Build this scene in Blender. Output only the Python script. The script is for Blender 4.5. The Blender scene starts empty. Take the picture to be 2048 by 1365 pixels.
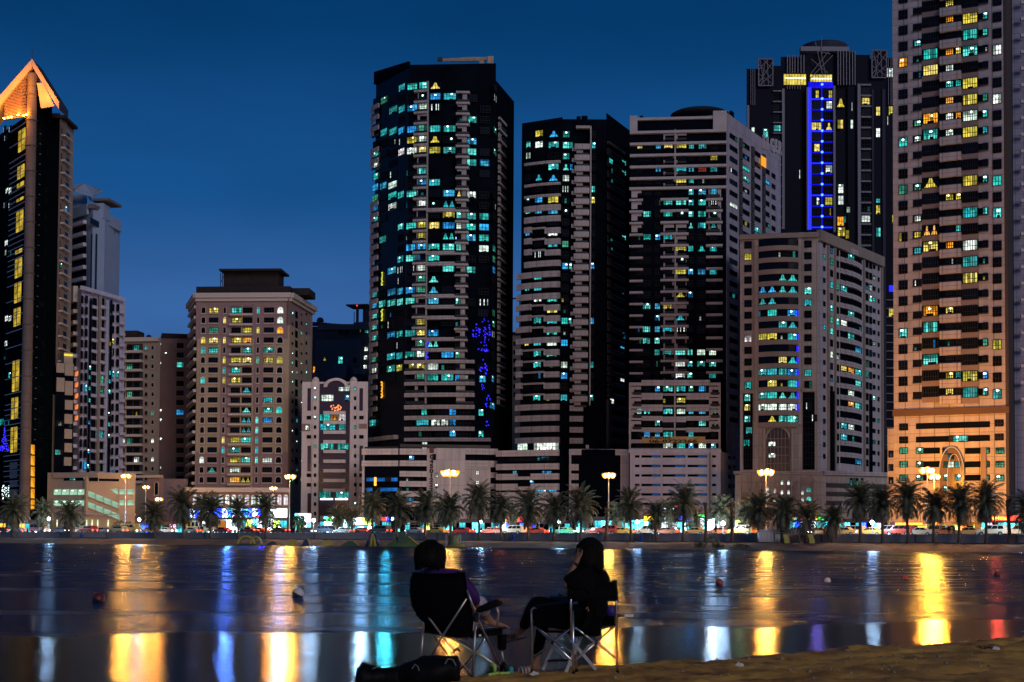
import bpy, bmesh, math, random
from mathutils import Vector, Matrix
random.seed(7)
SC = bpy.context.scene
COL = SC.collection
# ------------------------------------------------------------------ camera
F = 3000.0; CX = 1024.0; HOR = 1081.5; PITCH = math.radians(2.2); ROLL = math.radians(0.35)
PPY = HOR - F*math.tan(PITCH)
CAM = Vector((0, 0, 1.28))
_f = Vector((0, math.cos(PITCH), math.sin(PITCH)))
_r = Vector((1, 0, 0)); _u = _r.cross(_f)
_q = Matrix.Rotation(-ROLL, 3, _f)
_r = _q @ _r; _u = _q @ _u
def ray(px, py):
    return _f*F + _r*(px-CX) + _u*(PPY-py)
def P(px, py, Y):
    d = ray(px, py); return CAM + d*(Y/d.y)
def PZ(px, py, z):
    d = ray(px, py); return CAM + d*((z-CAM.z)/d.z)
def proj(p):
    d = Vector(p)-CAM; w = d.dot(_f)
    return (CX+F*d.dot(_r)/w, PPY-F*d.dot(_u)/w)
cd = bpy.data.cameras.new('camera'); cam = bpy.data.objects.new('camera', cd); COL.objects.link(cam)
m = Matrix((( _r.x,_u.x,-_f.x, CAM.x),(_r.y,_u.y,-_f.y,CAM.y),(_r.z,_u.z,-_f.z,CAM.z),(0,0,0,1)))
cam.matrix_world = m
cd.sensor_width = 36; cd.lens = F/2048*36; cd.shift_y = (PPY-682.5)/2048
cd.clip_start = 0.1; cd.clip_end = 6000
SC.camera = cam
# ------------------------------------------------------------------ materials
MATS = {}
def nodes(name):
    m = bpy.data.materials.new(name); m.use_nodes = True
    nt = m.node_tree; return m, nt, nt.nodes['Principled BSDF']
def mat(name, col, rough=0.7, metal=0.0, var=0.0, scale=1.0, bump=0.0, spec=0.5, brick=None, stretch=(1,1,1), emit=None, estr=0.0, coat=0.0):
    if name in MATS: return MATS[name]
    m, nt, b = nodes(name)
    b.inputs['Roughness'].default_value = rough; b.inputs['Metallic'].default_value = metal
    b.inputs['Specular IOR Level'].default_value = spec
    b.inputs['Coat Weight'].default_value = coat
    c4 = (*col, 1); b.inputs['Base Color'].default_value = c4
    tc = nt.nodes.new('ShaderNodeTexCoord')
    if var or bump:
        mp = nt.nodes.new('ShaderNodeMapping'); mp.inputs['Scale'].default_value = stretch
        nt.links.new(tc.outputs['Object'], mp.inputs['Vector'])
        n = nt.nodes.new('ShaderNodeTexNoise'); n.inputs['Scale'].default_value = scale; n.inputs['Detail'].default_value = 6
        n.inputs['Roughness'].default_value = 0.65
        nt.links.new(mp.outputs[0], n.inputs['Vector'])
    src = None
    if var:
        r = nt.nodes.new('ShaderNodeValToRGB')
        r.color_ramp.elements[0].position = 0.3; r.color_ramp.elements[1].position = 0.7
        r.color_ramp.elements[0].color = (*[c*(1-var) for c in col], 1)
        r.color_ramp.elements[1].color = (*[min(1, c*(1+var)) for c in col], 1)
        nt.links.new(n.outputs['Fac'], r.inputs['Fac']); src = r.outputs['Color']
        nt.links.new(src, b.inputs['Base Color'])
    if brick:                                # cladding joints: (width, height, mortar)
        sx = nt.nodes.new('ShaderNodeSeparateXYZ'); cx = nt.nodes.new('ShaderNodeCombineXYZ')
        ad = nt.nodes.new('ShaderNodeMath'); ad.operation = 'MULTIPLY_ADD'; ad.inputs[1].default_value = 1.0
        nt.links.new(tc.outputs['Object'], sx.inputs[0])
        nt.links.new(sx.outputs['X'], ad.inputs[0]); nt.links.new(sx.outputs['Y'], ad.inputs[2])
        nt.links.new(ad.outputs[0], cx.inputs['X']); nt.links.new(sx.outputs['Z'], cx.inputs['Y'])
        bt = nt.nodes.new('ShaderNodeTexBrick'); bt.offset = 0.0; bt.inputs['Scale'].default_value = 1
        bt.inputs['Brick Width'].default_value = brick[0]; bt.inputs['Row Height'].default_value = brick[1]
        bt.inputs['Mortar Size'].default_value = brick[2]
        nt.links.new(cx.outputs[0], bt.inputs['Vector'])
        bt.inputs['Mortar'].default_value = (*[c*0.4 for c in col], 1)
        bt.inputs['Color1'].default_value = c4; bt.inputs['Color2'].default_value = (*[c*0.88 for c in col], 1)
        if src:
            mx = nt.nodes.new('ShaderNodeMix'); mx.data_type = 'RGBA'; mx.blend_type = 'MULTIPLY'; mx.inputs['Factor'].default_value = 1
            bt.inputs['Color1'].default_value = (1,1,1,1); bt.inputs['Color2'].default_value = (.86,.86,.88,1); bt.inputs['Mortar'].default_value = (.4,.4,.4,1)
            nt.links.new(src, mx.inputs['A']); nt.links.new(bt.outputs['Color'], mx.inputs['B'])
            nt.links.new(mx.outputs['Result'], b.inputs['Base Color'])
        else: nt.links.new(bt.outputs['Color'], b.inputs['Base Color'])
    if bump:
        bp = nt.nodes.new('ShaderNodeBump'); bp.inputs['Strength'].default_value = bump
        nt.links.new(n.outputs['Fac'], bp.inputs['Height']); nt.links.new(bp.outputs[0], b.inputs['Normal'])
    if emit:
        b.inputs['Emission Color'].default_value = (*emit, 1); b.inputs['Emission Strength'].default_value = estr
    MATS[name] = m; return m
def glow(name, col, s, var=0.0, scale=0.5, sampling='NONE', stretch=(1,1,1)):
    """something that gives off light: a lit room behind glass, a lamp, a sign"""
    if name in MATS: return MATS[name]
    m = bpy.data.materials.new(name); m.use_nodes = True; nt = m.node_tree
    for n in list(nt.nodes): nt.nodes.remove(n)
    o = nt.nodes.new('ShaderNodeOutputMaterial'); e = nt.nodes.new('ShaderNodeEmission')
    e.inputs['Color'].default_value = (*col, 1); e.inputs['Strength'].default_value = s
    if var:
        tc = nt.nodes.new('ShaderNodeTexCoord'); n = nt.nodes.new('ShaderNodeTexNoise')
        mp = nt.nodes.new('ShaderNodeMapping'); mp.inputs['Scale'].default_value = stretch
        n.inputs['Scale'].default_value = scale; n.inputs['Detail'].default_value = 3
        nt.links.new(tc.outputs['Object'], mp.inputs[0]); nt.links.new(mp.outputs[0], n.inputs['Vector'])
        mr = nt.nodes.new('ShaderNodeMapRange'); mr.inputs['From Min'].default_value = 0.32; mr.inputs['From Max'].default_value = 0.68
        mr.inputs['To Min'].default_value = s*(1-var); mr.inputs['To Max'].default_value = s*(1+var)
        nt.links.new(n.outputs['Fac'], mr.inputs['Value']); nt.links.new(mr.outputs[0], e.inputs['Strength'])
    nt.links.new(e.outputs[0], o.inputs['Surface'])
    m.cycles.emission_sampling = sampling
    MATS[name] = m; return m
# ------------------------------------------------------------------ mesh collector
class G:
    def __init__(s): s.v = []; s.f = []; s.m = []; s.mats = []; s.area = 0; s.smooth = False
    def mi(s, m):
        if m not in s.mats: s.mats.append(m)
        return s.mats.index(m)
    def quad(s, pts, m):
        b = len(s.v); s.v += [Vector(p) for p in pts]; s.f.append(tuple(range(b, b+len(pts)))); s.m.append(s.mi(m))
    def hexa(s, p, m):     # p: 4 front pts ccw then 4 back pts
        b = len(s.v); s.v += [Vector(q) for q in p]; k = s.mi(m)
        for q in ((0,1,2,3),(5,4,7,6),(4,0,3,7),(1,5,6,2),(3,2,6,7),(4,5,1,0)):
            s.f.append(tuple(b+i for i in q)); s.m.append(k)
    def box(s, c, d, m, rz=0.0, R=None):
        hx, hy, hz = d[0]/2, d[1]/2, d[2]/2
        M = R or Matrix.Rotation(rz, 3, 'Z'); c = Vector(c)
        pts = [(-hx,-hy,-hz),(hx,-hy,-hz),(hx,-hy,hz),(-hx,-hy,hz),(-hx,hy,-hz),(hx,hy,-hz),(hx,hy,hz),(-hx,hy,hz)]
        s.hexa([c+M@Vector(p) for p in pts], m)
    def tube(s, pts, r, m, n=8, cap=True):
        pts = [Vector(p) for p in pts]; rs = r if isinstance(r, (list, tuple)) else [r]*len(pts)
        b = len(s.v); k = s.mi(m); prev = None
        for i, p in enumerate(pts):
            t = (pts[min(i+1, len(pts)-1)]-pts[max(i-1, 0)]).normalized()
            if prev is None:
                a = Vector((0,0,1)) if abs(t.z) < 0.9 else Vector((1,0,0)); x = t.cross(a).normalized()
            else: x = (prev - t*prev.dot(t)).normalized()
            prev = x; y = t.cross(x)
            for j in range(n):
                an = 2*math.pi*j/n; s.v.append(p+(x*math.cos(an)+y*math.sin(an))*rs[i])
        for i in range(len(pts)-1):
            for j in range(n):
                s.f.append((b+i*n+j, b+i*n+(j+1)%n, b+(i+1)*n+(j+1)%n, b+(i+1)*n+j)); s.m.append(k)
        if cap:
            s.f.append(tuple(b+j for j in range(n-1,-1,-1))); s.m.append(k)
            q = b+(len(pts)-1)*n; s.f.append(tuple(q+j for j in range(n))); s.m.append(k)
    def lathe(s, c, prof, m, n=16, ax=None):     # prof: list of (r, z)
        c = Vector(c); b = len(s.v); k = s.mi(m)
        for r, z in prof:
            for j in range(n):
                a = 2*math.pi*j/n; v = Vector((r*math.cos(a), r*math.sin(a), z))
                s.v.append(c+(ax@v if ax else v))
        for i in range(len(prof)-1):
            for j in range(n):
                s.f.append((b+i*n+j, b+i*n+(j+1)%n, b+(i+1)*n+(j+1)%n, b+(i+1)*n+j)); s.m.append(k)
    def prism(s, foot, z0, z1, m, mtop=None):    # foot: ccw xy list
        n = len(foot); b = len(s.v); k = s.mi(m)
        s.v += [Vector((p[0], p[1], z0)) for p in foot] + [Vector((p[0], p[1], z1)) for p in foot]
        for i in range(n): s.f.append((b+i, b+(i+1)%n, b+n+(i+1)%n, b+n+i)); s.m.append(k)
        s.f.append(tuple(b+n+i for i in range(n))); s.m.append(s.mi(mtop or m))
        s.f.append(tuple(b+i for i in range(n-1,-1,-1))); s.m.append(k)
    def build(s, name, parent=None, smooth=None, origin=None):
        if not s.v: return None
        me = bpy.data.meshes.new(name)
        inv = Vector((0,0,0))
        o = bpy.data.objects.new(name, me)
        if parent is not None:
            inv = parent.location if parent.parent is None else parent.location + parent.parent.location
            base = Vector(inv)
        else: base = Vector(origin) if origin is not None else Vector((0,0,0))
        if parent is not None and origin is not None: 
            o.location = Vector(origin)-base; base = Vector(origin)
        elif parent is None: o.location = base
        me.from_pydata([tuple(v-base) for v in s.v], [], s.f)
        for m in s.mats: me.materials.append(m)
        for p, k in zip(me.polygons, s.m): p.material_index = k
        if smooth or s.smooth:
            for p in me.polygons: p.use_smooth = True
        COL.objects.link(o)
        if parent is not None: o.parent = parent
        return o
def tag(o, label=None, cat=None, group=None, kind=None):
    if label: o['label'] = label
    if cat: o['category'] = cat
    if group: o['group'] = group
    if kind: o['kind'] = kind
    return o
def empty(name, loc, label=None, cat=None, group=None):
    o = bpy.data.objects.new(name, None); o.location = loc; o.empty_display_size = 0.5; COL.objects.link(o)
    return tag(o, label, cat, group)
# ------------------------------------------------------------------ sky and light
W = bpy.data.worlds.new('World'); SC.world = W; W.use_nodes = True
nt = W.node_tree; bg = nt.nodes['Background']
tc = nt.nodes.new('ShaderNodeTexCoord'); sx = nt.nodes.new('ShaderNodeSeparateXYZ')
nt.links.new(tc.outputs['Generated'], sx.inputs[0])
rp = nt.nodes.new('ShaderNodeValToRGB'); rp.color_ramp.interpolation = 'EASE'
el = rp.color_ramp.elements
for pos, c in ((0.0, (0.060,0.120,0.28)), (0.06, (0.062,0.135,0.34)), (0.145, (0.038,0.125,0.35)), (0.23, (0.008,0.078,0.255)), (0.34, (0.0015,0.041,0.145)), (1.0, (0.0015,0.014,0.05))):
    e = el.new(pos) if pos not in (0.0, 1.0) else el[0 if pos == 0 else len(el)-1]
    e.color = (*c, 1)
nt.links.new(sx.outputs['Z'], rp.inputs['Fac'])
nz = nt.nodes.new('ShaderNodeTexNoise'); nz.inputs['Scale'].default_value = 9; nz.inputs['Detail'].default_value = 4
mp = nt.nodes.new('ShaderNodeMapping'); mp.inputs['Scale'].default_value = (1,1,3); nt.links.new(tc.outputs['Generated'], mp.inputs[0]); nt.links.new(mp.outputs[0], nz.inputs['Vector'])
mr = nt.nodes.new('ShaderNodeMapRange'); mr.inputs['To Min'].default_value = 0.86; mr.inputs['To Max'].default_value = 1.14
nt.links.new(nz.outputs['Fac'], mr.inputs['Value'])
vm = nt.nodes.new('ShaderNodeVectorMath'); vm.operation = 'SCALE'
nt.links.new(rp.outputs['Color'], vm.inputs[0]); nt.links.new(mr.outputs[0], vm.inputs['Scale'])
nt.links.new(vm.outputs[0], bg.inputs['Color']); bg.inputs['Strength'].default_value = 1.0
sl = bpy.data.lights.new('sun', 'SUN'); sl.energy = 0.82; sl.angle = math.radians(25); sl.color = (1.0, 0.91, 0.90)
so = bpy.data.objects.new('sun', sl); COL.objects.link(so)
_d = Vector((-0.50, 0.86, -0.34)).normalized()      # last glow of dusk and of the near-side city, from behind the camera on the right
so.rotation_euler = _d.to_track_quat('-Z', 'Y').to_euler()
SC.view_settings.view_transform = 'Standard'; SC.view_settings.look = 'None'
SC.view_settings.exposure = 0; SC.view_settings.gamma = 1
SC.cycles.use_denoising = True; SC.cycles.max_bounces = 5; SC.cycles.diffuse_bounces = 2; SC.cycles.glossy_bounces = 3
SC.cycles.transmission_bounces = 2; SC.cycles.transparent_max_bounces = 6
SC.cycles.sample_clamp_indirect = 6; SC.cycles.sample_clamp_direct = 0
SC.cycles.caustics_reflective = False; SC.cycles.caustics_refractive = False
# ------------------------------------------------------------------ shore geometry
WL0 = Vector((-123.0, 361.0)); WL1 = Vector((77.0, 226.0)); WT = (WL1-WL0).normalized(); WN = Vector((-WT.y, WT.x))
if WN.y < 0: WN = -WN
def along(px, off=0.0, py=1080):
    """ground point where the line of the quay wall, moved inland by off metres, meets the sight line of column px"""
    d = ray(px, py); d2 = Vector((d.x, d.y)).normalized(); a = WL0 + WN*off
    c = Vector((CAM.x, CAM.y)); den = d2.x*WT.y - d2.y*WT.x
    t = ((a.x-c.x)*WT.y - (a.y-c.y)*WT.x)/den
    return c + d2*t
def line_pt(s, off=0.0): return WL0 + WT*s + WN*off
LANDZ = 2.4
asph = mat('asphalt', (0.045,0.045,0.048), 0.75, var=0.3, scale=0.3)
pave = mat('promenade_paving', (0.26,0.23,0.22), 0.7, var=0.15, scale=0.4, brick=(1.2,1.2,0.03))
beachm = mat('far_beach_sand', (0.075,0.065,0.065), 0.95, var=0.4, scale=0.25, bump=0.4)
kerbm = mat('kerb_stone', (0.4,0.39,0.37), 0.7, var=0.1)
landm = mat('paved_ground', (0.09,0.085,0.08), 0.9, var=0.3, scale=0.05)
linem = mat('road_paint', (0.75,0.75,0.72), 0.6)
def strip(name, off0, off1, z0, z1, m, s0=-300, s1=700, n=1):
    g = G()
    for i in range(n):
        a = s0+(s1-s0)*i/n; b = s0+(s1-s0)*(i+1)/n
        p = [line_pt(a,off0), line_pt(b,off0), line_pt(b,off1), line_pt(a,off1)]
        g.quad([(p[0].x,p[0].y,z0),(p[1].x,p[1].y,z0),(p[2].x,p[2].y,z1),(p[3].x,p[3].y,z1)], m)
    return tag(g.build(name), kind='structure')
strip('ground', 0.25, 2500, LANDZ, LANDZ, landm, -2500, 2500)
strip('promenade', 0.3, 8.0, LANDZ+.02, LANDZ+.02, pave)
strip('road', 8.3, 20.0, LANDZ-.004+.03, LANDZ+.026, asph)
strip('service_road', 22.0, 33.0, LANDZ+.026, LANDZ+.026, asph)
g = G()
for off in (8.15, 20.15, 21.85, 33.15):
    a, b = line_pt(-300, off), line_pt(700, off); n = WN*0.15
    g.hexa([(a.x-n.x,a.y-n.y,LANDZ),(b.x-n.x,b.y-n.y,LANDZ),(b.x-n.x,b.y-n.y,LANDZ+.14),(a.x-n.x,a.y-n.y,LANDZ+.14),
            (a.x+n.x,a.y+n.y,LANDZ),(b.x+n.x,b.y+n.y,LANDZ),(b.x+n.x,b.y+n.y,LANDZ+.14),(a.x+n.x,a.y+n.y,LANDZ+.14)], kerbm)
tag(g.build('kerb'), kind='structure')
g = G()
for k in range(110):
    for off in (12.2, 16.1, 27.5):
        a = line_pt(-120+k*6, off); b = line_pt(-117+k*6, off); n = WN*.07; z = LANDZ+.031
        g.quad([(a.x-n.x,a.y-n.y,z),(b.x-n.x,b.y-n.y,z),(b.x+n.x,b.y+n.y,z),(a.x+n.x,a.y+n.y,z)], linem)
tag(g.build('road_markings'), kind='structure')
# far beach: a sloping sheet with an uneven water's edge
g = G(); N = 160
bd = []
for i in range(N+1):
    s = -200+600*i/N
    e = -13.5+1.2*math.sin(s*0.045)+0.7*math.sin(s*0.13+1)+0.4*math.sin(s*0.41)
    bd.append([line_pt(s, e-6), line_pt(s, e), line_pt(s, -7+math.sin(s*.2)*.6), line_pt(s, -0.02)])
zz = [-0.6, 0.0, 0.9, 1.38]
for i in range(N):
    for k in range(3):
        a, b = bd[i], bd[i+1]
        g.quad([(a[k].x,a[k].y,zz[k]+.05*math.sin(i*1.7+k)*(k>1)),(b[k].x,b[k].y,zz[k]+.05*math.sin(i*1.7+1.7+k)*(k>1)),(b[k+1].x,b[k+1].y,zz[k+1]+.05*math.sin(i*1.7+2.7+k)*(k>0)),(a[k+1].x,a[k+1].y,zz[k+1]+.05*math.sin(i*1.7+1+k)*(k>0))], beachm)
tag(g.build('far_beach', smooth=True), kind='structure')
# the low promenade wall with a coping
wallm = mat('rendered_wall', (0.34,0.31,0.31), 0.8, var=0.18, scale=0.35, brick=(4.2,3.0,0.05))
copm = mat('wall_coping', (0.42,0.39,0.37), 0.7, var=0.1)
root = empty('promenade_wall', (line_pt(100).x, line_pt(100).y, 1.2), 'long low rendered wall between the far beach and the promenade road', 'wall')
def seg(g, s0, s1, o0, o1, z0, z1, m):
    a, b, c, d = line_pt(s0,o0), line_pt(s1,o0), line_pt(s1,o1), line_pt(s0,o1)
    g.hexa([(a.x,a.y,z0),(b.x,b.y,z0),(b.x,b.y,z1),(a.x,a.y,z1),(d.x,d.y,z0),(c.x,c.y,z0),(c.x,c.y,z1),(d.x,d.y,z1)], m)
g = G(); seg(g, -200, 400, 0, 0.25, 0.9, 2.5, wallm); g.build('wall_body', root)
g = G(); seg(g, -200, 400, -0.05, 0.3, 2.502, 2.6, copm); g.build('coping', root)
g = G()
for k in range(60): seg(g, -100+k*8.4, -100+k*8.4+.3, -0.04, 0, 1.0, 2.5, wallm)
o = g.build('pilaster', root); o['kind'] = 'stuff'
# ------------------------------------------------------------------ water
def water_mat(name, rough, base, bump, scale, stretch, tint, bumpdist=1.0):
    m = bpy.data.materials.new(name); m.use_nodes = True; nt = m.node_tree; L = nt.links.new
    nt.nodes.remove(nt.nodes['Principled BSDF']); out = nt.nodes['Material Output']
    df = nt.nodes.new('ShaderNodeBsdfDiffuse'); df.inputs['Color'].default_value = (*base, 1)
    gs = nt.nodes.new('ShaderNodeBsdfGlossy'); gs.distribution = 'BECKMANN'; gs.inputs['Color'].default_value = (*tint, 1)
    fr = nt.nodes.new('ShaderNodeFresnel'); fr.inputs['IOR'].default_value = 1.34; mx = nt.nodes.new('ShaderNodeMixShader')
    L(fr.outputs[0], mx.inputs[0]); L(df.outputs[0], mx.inputs[1]); L(gs.outputs[0], mx.inputs[2]); L(mx.outputs[0], out.inputs['Surface'])
    tc = nt.nodes.new('ShaderNodeTexCoord'); mp = nt.nodes.new('ShaderNodeMapping'); mp.inputs['Scale'].default_value = stretch
    L(tc.outputs['Object'], mp.inputs[0])
    n = nt.nodes.new('ShaderNodeTexNoise'); n.inputs['Scale'].default_value = scale; n.inputs['Detail'].default_value = 8; n.inputs['Roughness'].default_value = 0.7
    L(mp.outputs[0], n.inputs['Vector'])
    bp = nt.nodes.new('ShaderNodeBump'); bp.inputs['Strength'].default_value = bump; bp.inputs['Distance'].default_value = bumpdist
    L(n.outputs['Fac'], bp.inputs['Height']); L(bp.outputs[0], gs.inputs['Normal'])
    # wind lanes: long bands where the surface is a little rougher
    n2 = nt.nodes.new('ShaderNodeTexNoise'); n2.inputs['Scale'].default_value = scale*0.15; n2.inputs['Detail'].default_value = 6
    mp2 = nt.nodes.new('ShaderNodeMapping'); mp2.inputs['Scale'].default_value = (.2,1,1); L(tc.outputs['Object'], mp2.inputs[0]); L(mp2.outputs[0], n2.inputs['Vector'])
    mr = nt.nodes.new('ShaderNodeMapRange'); mr.inputs['From Min'].default_value = 0.35; mr.inputs['From Max'].default_value = 0.65
    mr.inputs['To Min'].default_value = rough*0.85; mr.inputs['To Max'].default_value = rough*1.2
    L(n2.outputs['Fac'], mr.inputs['Value']); L(mr.outputs[0], gs.inputs['Roughness'])
    MATS[name] = m; return m
wm = water_mat('lagoon_water', 0.25, (0.002,0.008,0.02), 1.0, 2.4, (0.7,0.7,1.0), (.13,.18,.29), bumpdist=0.28)
# edge between the lagoon and the wet sand flat, and edge of the dry sand
def edge_y(px_pts, z):
    return [PZ(px, py, z) for px, py in px_pts]
def ew_y(x): return (19.4+(x+6.8)*.31 if x < -1 else 21.2+(x+1)*.35 if x < 3 else 22.6+(x-3)*.51)+.35*math.sin(x*1.1)+.22*math.sin(x*2.7+1)+.12*math.sin(x*6.1+2)
EW = [Vector((-60,3,0))]+[Vector((x*.25, ew_y(x*.25), 0)) for x in range(-60, 60)]+[Vector((60,52,0))]
def sand_edge_s(x, y):
    """signed distance landward of the dry sand's edge"""
    a = Vector((-0.55, 13.55)); d = Vector((0.745, 0.667)).normalized(); n = Vector((d.y, -d.x))
    q = Vector((x,y))-a; t = q.dot(d)
    w = 0.12*math.sin(t*1.3)+0.07*math.sin(t*3.1+1)+0.035*math.sin(t*7.3+2)+0.02*math.sin(t*15+.5)
    return q.dot(n)+w
def hnoise(x, y):
    s = 0.0; a = 1.0; f = 1.7
    for k in range(5):
        s += a*math.sin(x*f+1.3*k+0.7*math.sin(y*f*0.8+k))*math.sin(y*f*1.1+2.1*k+0.9*math.sin(x*f*0.7-k)); a *= 0.6; f *= 1.93
    return s
g = G()
far = 420
# lagoon surface as one sheet running under the beaches
for i in range(len(EW)-1):
    a, b = EW[i], EW[i+1]
    g.quad([(a.x,a.y,0),(b.x,b.y,0),(b.x if i < len(EW)-2 else 400,700,0),(a.x if i else -400,700,0)], wm)
tag(g.build('water'), kind='structure')
wetm = water_mat('wet_sand', 0.15, (0.012,0.013,0.014), 0.4, 4.0, (0.3,1.0,1.0), (.32,.36,.46), bumpdist=0.012)
g = G(); NX, NY = 2, 2
Sa = Vector((-0.55,13.55)); Sd = Vector((0.745,0.667)).normalized(); Sn = Vector((Sd.y,-Sd.x))
def on_sand_line(x, back): 
    # point with given x on the sand line moved landward
    p = Sa+Sn*back; t = (x-p.x)/Sd.x; return p.y+Sd.y*t
for i in range(len(EW)-1):
    a, b = EW[i], EW[i+1]
    ya, yb = max(-3, on_sand_line(a.x, .6)) , max(-3, on_sand_line(b.x, .6))
    def zz2(p, y): return (p.y-y)*0.0061
    za, zb = zz2(a, ya), zz2(b, yb)
    if a.x < -20: za = zz2(a, 1)*1.0
    g.quad([(a.x,a.y,0),(a.x,ya,za),(b.x,yb,zb),(b.x,b.y,0)], wetm)
tag(g.build('wet_sand'), kind='structure')
# near sand: a fine uneven sheet
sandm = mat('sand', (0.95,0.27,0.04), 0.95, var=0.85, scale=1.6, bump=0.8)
g = G(); dx = 0.05
xs = []; x = -2.2
while x < 9.5: xs.append(x); x += 0.055 if x < 3 else 0.08
ys = []; y = 11.6
while y < 24: ys.append(y); y += 0.06
base = len(g.v); idx = {}
def sandz(x, y):
    s = sand_edge_s(x, y); wz = max(0, 0.0061*(20.5+0.6*x-y))
    h = 0.020*hnoise(x*1.7, y*2.6)+0.014*hnoise(x*6+3, y*6)
    r = min(1, max(-0.4, s/0.5))
    return wz + 0.035*r + max(0, min(1, s/0.25))*h + 0.02*min(3, max(0, s-0.5))
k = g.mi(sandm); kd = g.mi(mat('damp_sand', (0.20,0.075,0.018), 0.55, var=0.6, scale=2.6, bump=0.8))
for j, y in enumerate(ys):
    for i, x in enumerate(xs):
        s = sand_edge_s(x, y)
        if s > -0.35: idx[(i,j)] = len(g.v); g.v.append(Vector((x, y, sandz(x, y) if s > -0.2 else sandz(x,y)-0.1)))
for j in range(len(ys)-1):
    for i in range(len(xs)-1):
        q = [(i,j),(i+1,j),(i+1,j+1),(i,j+1)]
        if all(t in idx for t in q): g.f.append(tuple(idx[t] for t in q)); g.m.append(kd if sand_edge_s(xs[i], ys[j])+.10*hnoise(xs[i]*2,ys[j]*2) < .30 else k)
# coarse part of the same beach towards and behind the camera
g.quad([(-80,-60,.12),(120,-60,.12),(120,11.6,.12),(-2.2,11.6,.12)], sandm)
tag(g.build('sand', smooth=True), kind='structure')
# ------------------------------------------------------------------ facade kit
glass = mat('dark_glazing', (0.004,0.006,0.011), 0.4, spec=0.0, var=0.4, scale=0.12)  # slightly blue base colour stands in for a reflection, specular is off
glassb = mat('blue_dark_glazing', (0.004,0.007,0.018), 0.25, spec=0.08, var=0.4, scale=0.12)
frame = mat('window_frame', (0.011,0.011,0.013), 0.6, spec=.2)
framel = mat('pale_window_frame', (0.42,0.38,0.36), 0.6)
rail = mat('balcony_railing', (0.012,0.012,0.014), 0.5)
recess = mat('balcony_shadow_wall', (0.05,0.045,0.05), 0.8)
LIT = {
 'c': [((0.03,0.50,0.44),.9),((0.04,0.36,0.36),.7),((0.10,0.62,0.55),1.0),((0.03,0.42,0.50),.8)],
 'g': [((0.04,0.30,0.20),.6),((0.06,0.40,0.24),.7)],
 'b': [((0.02,0.25,0.62),.9),((0.03,0.34,0.70),1.0),((0.05,0.40,0.62),.8)],
 'y': [((0.62,0.50,0.06),.95),((0.70,0.55,0.14),1.0),((0.45,0.40,0.05),.8)],
 'o': [((0.95,0.36,0.03),.95),((0.80,0.40,0.10),.9)],
 'w': [((0.62,0.80,0.66),1.0),((0.55,0.62,0.58),.9),((0.80,0.85,0.80),1.05)],
 'r': [((0.30,0.04,0.03),.6)], 'k': [((0.70,0.62,0.66),.9)],
 'v': [((0.02,0.02,0.95),1.2)],
}
LM = {}
for k, vs in LIT.items():
    LM[k] = [glow('lit_room_%s%d' % (k, i), c, s*1.25, var=0.6, scale=0.9) for i, (c, s) in enumerate(vs)]
    LM[k+'d'] = [glow('lit_room_dim_%s%d' % (k, i), c, s*.38, var=0.6, scale=0.9) for i, (c, s) in enumerate(vs[:1])]
ceil_l = glow('ceiling_lamp', (0.75,1.0,0.95), 4.0); ceil_y = glow('ceiling_lamp_warm', (1.0,0.85,0.4), 4.0)
RW = random.Random(11)
class Bld:
    def __init__(s, name, px, D, label, cat='building', group=None):
        p = P(px, 1060, D); s.root = empty(name, (p.x, p.y, LANDZ), label, cat, group); s.parts = {}
    def add(s, name, g, prio=0):
        if g.v:
            mn = [min(v[i] for v in g.v) for i in range(3)]; mx = [max(v[i] for v in g.v) for i in range(3)]
            ar = (Vector(mx)-Vector(mn)).length + prio
            s.parts.setdefault(name, []).append((ar, g))
    def finish(s, cap=100):
        for name, L in s.parts.items():
            L.sort(key=lambda t: -t[0])
            for ar, g in L[:cap]:
                c = sum(g.v, Vector())/len(g.v)
                g.build(name, s.root, origin=c)
            if L[cap:]:
                a = G()
                for _, g in L[cap:]:
                    b = len(a.v); a.v += g.v
                    for f, k in zip(g.f, g.m): a.f.append(tuple(b+i for i in f)); a.m.append(a.mi(g.mats[k]))
                o = a.build(name, s.root); o['kind'] = 'stuff'
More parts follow.
